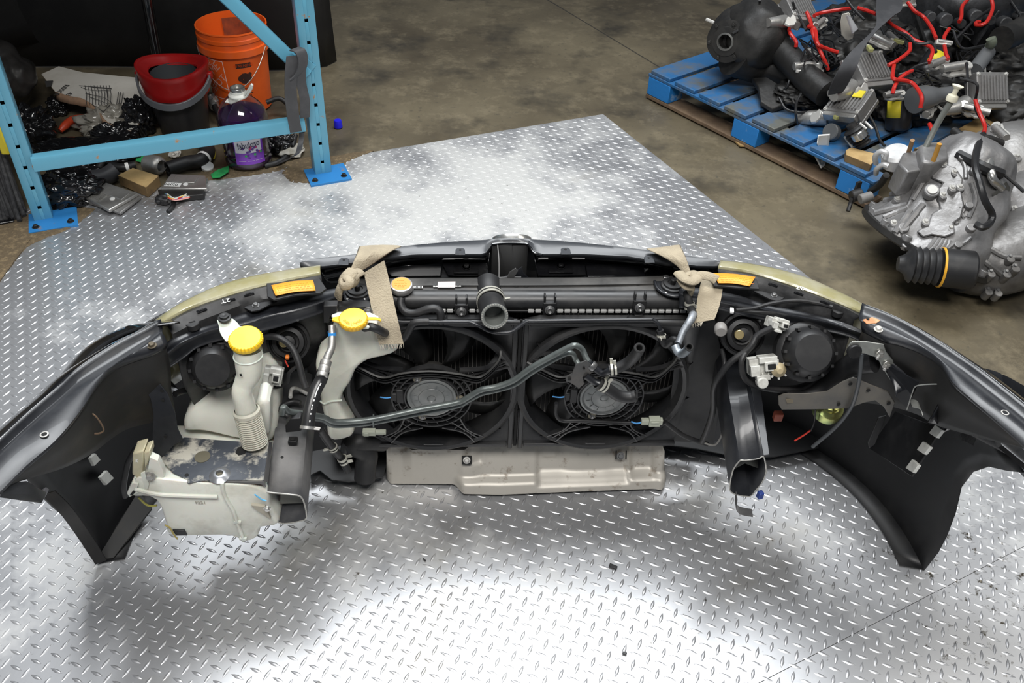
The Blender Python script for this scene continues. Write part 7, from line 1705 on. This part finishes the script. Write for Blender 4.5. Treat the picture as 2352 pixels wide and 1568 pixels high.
# assorted zinc clamps
cl_l = [((1820, 58), .40, 1.2, 'zinc clamp casting at the top edge right of the axle flange'), ((1868, 130), .32, .8, 'curled zinc clamp on the axle tube'), ((1855, 165), .30, 1.2, 'zinc yoke bracket with a round hole beside the axle housing'), ((1880, 60), .42, .9, 'small zinc lug at the top left end of a red cable'), ((2020, 105), .40, 1.2, 'zinc ignition barrel between strap and red cable'), ((2045, 95), .40, .9, 'zinc joint beneath the red cable crossing'), ((1925, 220), .26, 1.0, 'zinc coupling left of the stickered control box'), ((2150, 150), .38, 1.0, 'round zinc knob end right of the red cable loop'), ((2190, 165), .36, 1.3, 'zinc joint casting above the grey column tube'), ((2075, 10), .48, 1.0, 'zinc pinion housing at the top edge near the strap'), ((2130, 262), .24, 1.1, 'zinc clamp below the thick grey tube'), ((2235, 255), .24, 1.2, 'zinc column bracket below the finned box at right'), ((2050, 222), .28, .9, 'flat zinc strap bracket on top of the upright black motor'), ((2300, 310), .36, 1.0, 'zinc tube clamp near the right gearbox'), ((2165, 105), .42, .7, 'wavy white lever standing right of the red cables'), ((2200, 250), .22, 1.0, 'zinc spindle by the dipstick cap')]
random.seed(12)
for i, ((px, py), z_, s, l) in enumerate(cl_l):
    c = Z(px, py, z_); o = thing('zinc_clamp', l, 'clamp', c); rot = Matrix.Rotation(random.uniform(0, 3), 3, 'Z') @ Matrix.Rotation(random.uniform(-.7, .7), 3, 'X')
    pg = [(-.045, -.012), (-.02, -.022), (.015, -.018), (.045, -.024), (.052, 0), (.040, .022), (.010, .016), (-.012, .026), (-.040, .018)]
    MB().prism([c + rot @ (V((x, y, 0))*s) for x, y in pg], rot @ V((0, 0, .010))*s, zincw).build('clamp_plate', o, bevel=.002)
    MB().tube([c + rot @ (V((-.05, .0, .018))*s), c + rot @ (V((.03, .006, .022))*s)], .013*s, alu, 14).build('clamp_barrel', o, bevel=.001)
    MB().cyl(c + rot @ (V((.032, 0, .008))*s), rot @ V((0, 0, 1)), .014*s, .022*s, zincw, 16).build('clamp_boss', o)
    MB().bolt(c + rot @ (V((-.03, -.004, .010))*s), rot @ V((0, 0, 1)), .008*s, boltm).build('bolt', o)
# loose screws / bolts as bright pins
for i, (p, q, l) in enumerate((((1940, 315), (1958, 338), 'long zinc screw beside the pale plank'), ((1975, 283), (1990, 296), 'upper of two screws under the stickered box'), ((1988, 280), (2004, 296), 'lower of two screws under the stickered box'), ((1905, 137), (1932, 126), 'bright pin left of the black strap'), ((2150, 240), (2172, 258), 'screw right of the lower zinc clamp'), ((2218, 145), (2219, 165), 'upright screw beside the slim tube'), ((2262, 150), (2263, 170), 'upright screw on the finned box'), ((2272, 165), (2292, 176), 'lying screw on the finned box'))):
    zs_ = {1940: .165, 1905: .31}.get(p[0], .26); tag(MB().tube([Z(p[0], p[1], zs_), Z(q[0], q[1], zs_-.01)], .0045, zincw, 8).build('screw'), l, 'screw')

# cables
redc = mat('red_cable', (.48, .018, .012), .35); blc = mat('black_cable', (.014, .014, .015), .4)
def cable(pts, r, m_, label, name='cable'):
    tag(MB().tube([Z(*p) for p in pts], r, m_, 8, 6).build(name), label, 'cable')
RC_ = [([(1755, 78, .34), (1765, 86, .34), (1790, 103, .32), (1800, 108, .30)], 'short red cable by the yellow tag on the axle housing'),
 ([(1812, 58, .40), (1814, 75, .40), (1828, 95, .38), (1828, 108, .36)], 'red cable hook above the curled zinc clamp'),
 ([(1853, 28, .46), (1862, 50, .44), (1868, 80, .42), (1885, 120, .38), (1898, 148, .34), (1902, 160, .32)], 'long red cable running down to the left rubber boot'),
 ([(1855, 60, .44), (1872, 68, .43), (1878, 100, .41), (1900, 112, .39), (1925, 120, .38)], 'red cable crossing from the top left under the strap'),
 ([(1870, 36, .46), (1885, 30, .46), (1930, 22, .48), (1952, 20, .48)], 'red cable along the top edge left of the strap'),
 ([(1970, 18, .50), (1990, 24, .50), (2012, 32, .50)], 'short red cable passing under the strap top'),
 ([(2052, 32, .50), (2040, 46, .49), (2050, 58, .48), (2080, 76, .47), (2100, 92, .46), (2135, 106, .46), (2142, 118, .46), (2138, 132, .45), (2133, 144, .44)], 'red cable zigzag from strap to black motor label'),
 ([(2085, 5, .52), (2100, 25, .50), (2122, 40, .48), (2140, 65, .47), (2150, 88, .46)], 'red cable slanting down past the engine block'),
 ([(2095, 162, .42), (2080, 170, .42), (2065, 182, .41), (2055, 198, .40), (2050, 215, .38)], 'red cable left of the thick grey tube'),
 ([(2090, 100, .46), (2088, 118, .45), (2060, 140, .44), (2040, 150, .43)], 'red cable behind the ribbed grey box'),
 ([(2054, 145, .43), (2050, 175, .42), (2056, 182, .42), (2090, 188, .41), (2108, 205, .40), (2117, 225, .39), (2114, 248, .36)], 'red cable looping over the thick grey tube'),
 ([(2222, 0, .50), (2210, 15, .49), (2208, 38, .47), (2203, 50, .46)], 'red cable hanging at the engine block, left one of two'),
 ([(2278, 0, .52), (2280, 20, .50), (2270, 45, .48), (2258, 56, .47), (2243, 58, .46), (2242, 52, .46), (2250, 50, .46)], 'red cable curling in front of the engine block'),
 ([(2180, 66, .45), (2172, 78, .44), (2168, 90, .43), (2172, 120, .42), (2178, 136, .41)], 'red cable by the wavy white lever'),
 ([(2240, 230, .34), (2250, 260, .32), (2262, 290, .30), (2260, 305, .30)], 'red cable hanging over the brown plank'),
 ([(2135, 285, .30), (2140, 297, .30), (2144, 305, .28)], 'short red cable below the dipstick')]
for p, l in RC_: cable(p, .0075, redc, l, 'red_cable')
BC = [([(1745, 0, .50), (1742, 20, .45), (1710, 60, .40), (1682, 78, .38)], 'black cable draped over the axle flange'),
 ([(1820, 140, .30), (1818, 160, .28), (1810, 195, .24), (1796, 212, .20)], 'black cable dangling beside the zinc yoke'),
 ([(1840, 215, .24), (1830, 235, .22), (1828, 262, .20), (1832, 290, .12), (1830, 322, .05)], 'thin black wire hanging over the pallet edge'),
 ([(1790, 225, .20), (1805, 250, .18), (1835, 258, .18), (1870, 255, .18)], 'black wire lying across the pallet boards'),
 ([(1820, 5, .50), (1830, 30, .46), (1845, 55, .44), (1852, 70, .43)], 'black cable at the top edge over the zinc casting'),
 ([(1945, 0, .52), (1960, 20, .50), (1985, 45, .48)], 'black cable crossing into the strap'),
 ([(2035, 55, .48), (2060, 72, .47), (2085, 82, .47), (2105, 100, .46), (2140, 100, .47), (2150, 120, .46)], 'black loom running with the red zigzag cable'),
 ([(2130, 145, .44), (2105, 152, .43), (2085, 165, .42), (2065, 172, .41)], 'black cable joint beside the yellow label'),
 ([(2190, 70, .44), (2198, 95, .42), (2215, 112, .42), (2260, 105, .42), (2268, 112, .41)], 'black cable arching to the slim tube'),
 ([(2205, 180, .40), (2240, 190, .40), (2245, 205, .38), (2240, 235, .32), (2245, 260, .30), (2270, 290, .28), (2290, 300, .28)], 'black cable bundle strand over the finned box'),
 ([(2220, 145, .42), (2222, 180, .40), (2215, 190, .39)], 'black wire standing by the finned box'),
 ([(2040, 60, .47), (2070, 78, .45), (2095, 95, .43)], 'black wire bundle under the strap end'),
 ([(2275, 20, .48), (2240, 45, .46), (2215, 70, .44), (2195, 90, .42)], 'black cable slanting in front of the engine'),
 ([(2320, 0, .5), (2345, 40, .46), (2352, 80, .44)], 'black cable at the far right edge near the engine'),
 ([(1990, 255, .24), (2010, 290, .20), (2020, 320, .17), (2032, 335, .16)], 'black cable between boot and upright motor'),
 ([(1900, 195, .26), (1875, 180, .28), (1860, 176, .28)], 'grey black wire pair left of the strap end')]
for p, l in BC: cable(p, .0055, blc, l, 'black_cable')
cable([(2258, 310, .42), (2245, 340, .44), (2240, 380, .44), (2250, 420, .42), (2262, 460, .38), (2278, 490, .34), (2275, 510, .32), (2258, 522, .32), (2240, 515, .32)], .011, blc, 'thick black hose looping down over the gearbox', 'black_hose')
cable([(2300, 395, .38), (2330, 420, .36), (2352, 440, .35)], .006, blc, 'black cable with white tip at the right edge', 'black_cable')
cable([(2200, 355, .40), (2230, 370, .40), (2260, 385, .40), (2300, 400, .38)], .018, blc, 'black boot sleeve between gearboxes', 'black_sleeve')
# wide black strap
st = MB().ribbon([Z(2040, -30, .58), Z(2042, 20, .55), Z(2030, 50, .53), Z(1995, 85, .50), Z(1965, 120, .47), Z(1945, 160, .43), Z(1925, 200, .36), Z(1918, 215, .30)], [V((.10, .03, .0)), V((.11, .02, .0)), V((.075, .045, .02)), V((.065, .045, .02)), V((.07, .03, .02)), V((.075, .02, .01)), V((.07, .02, 0)), V((.06, .02, 0))], mat('dark_webbing', (.035, .036, .040), .7, 0, (.06, .06, .065), 12), .004, 6)
tag(st.build('ratchet_strap'), 'wide dark grey strap running over the pile of steering motors', 'strap')
# small dark fill pieces: bases of the heap, real scrap castings sitting on pallets
for i, (px, py, z_, r, l) in enumerate(((1990, 70, .22, (.24, .16, .13), 'dark greasy scrap casting under the top of the strap'), (2080, 130, .20, (.21, .17, .13), 'dark greasy scrap casting beneath the labelled motor'), (2170, 215, .18, (.22, .14, .10), 'dark greasy casting under the dipstick cap'), (1960, 150, .18, (.2, .18, .12), 'dark greasy casting below the ribbed grey box'), (2290, 150, .2, (.20, .17, .13), 'dark greasy casting behind the finned box'), (2090, 240, .18, (.18, .12, .09), 'dark greasy casting behind the upright motor'), (2330, 250, .16, (.2, .18, .12), 'dark greasy casting at the right edge by the plank'), (1850, 215, .19, (.12, .10, .05), 'low dark casting on the pallet beside the axle tube'))):
    c = Z(px, py, z_); tag(MB().blob(c, r, castd, .22, 2.4, 5, 30+i, .135).build('scrap_casting', ang=60), l, 'scrap part')

# loose wiring between the motors, each strand its own
random.seed(21)
nouns = ['by the axle tube', 'left of the black strap', 'right of the black strap', 'behind the ribbed grey box', 'over the thick grey tube', 'below the slim grey tube', 'in front of the engine block', 'beside the finned box']
ctr = [(1880, 120), (1930, 60), (2050, 90), (2020, 130), (2130, 195), (2230, 150), (2200, 60), (2210, 230)]
for j in range(8):
    cx_, cy_ = ctr[j]; z0 = .40 - .0009*cy_; w3 = MB()
    for k in range(7):
        p = [(cx_ + random.uniform(-45, 45), cy_ + random.uniform(-35, 35)) for _ in range(4)]
        w3.tube([Z(a, b_, z0 + random.uniform(.02, .07)) for a, b_ in p], random.choice((.0028, .0035, .0045)), blc, 6, 6)
    tag(w3.build('wire_tangle'), 'tangle of thin black wires ' + nouns[j], 'wires', kind='stuff')
pc = mat('pale_connector', (.55, .55, .46), .5); oc = mat('olive_connector', (.40, .40, .16), .5)
for k, (px, py, z_, m_, l) in enumerate(((1925, 268, .22, oc, 'olive wire connector under the stickered control box'), (1998, 112, .42, oc, 'olive wire connector beside the zinc ignition barrel'), (2065, 95, .42, oc, 'olive wire connector beneath the red zigzag cable'), (1880, 180, .30, mat('brown_plug', (.30, .18, .11), .6), 'small brown connector by the left rubber boot'))):
    c = Z(px, py, z_); o = thing('wire_connector', l, 'connector', c); R3 = Matrix.Rotation(.5+k, 3, 'Z')
    MB().box(c, (.040, .018, .016), m_, rot=R3).build('housing', o, bevel=.003); MB().box(c + R3 @ V((.026, 0, 0)), (.016, .012, .010), pc, rot=R3).build('plug', o, bevel=.002)
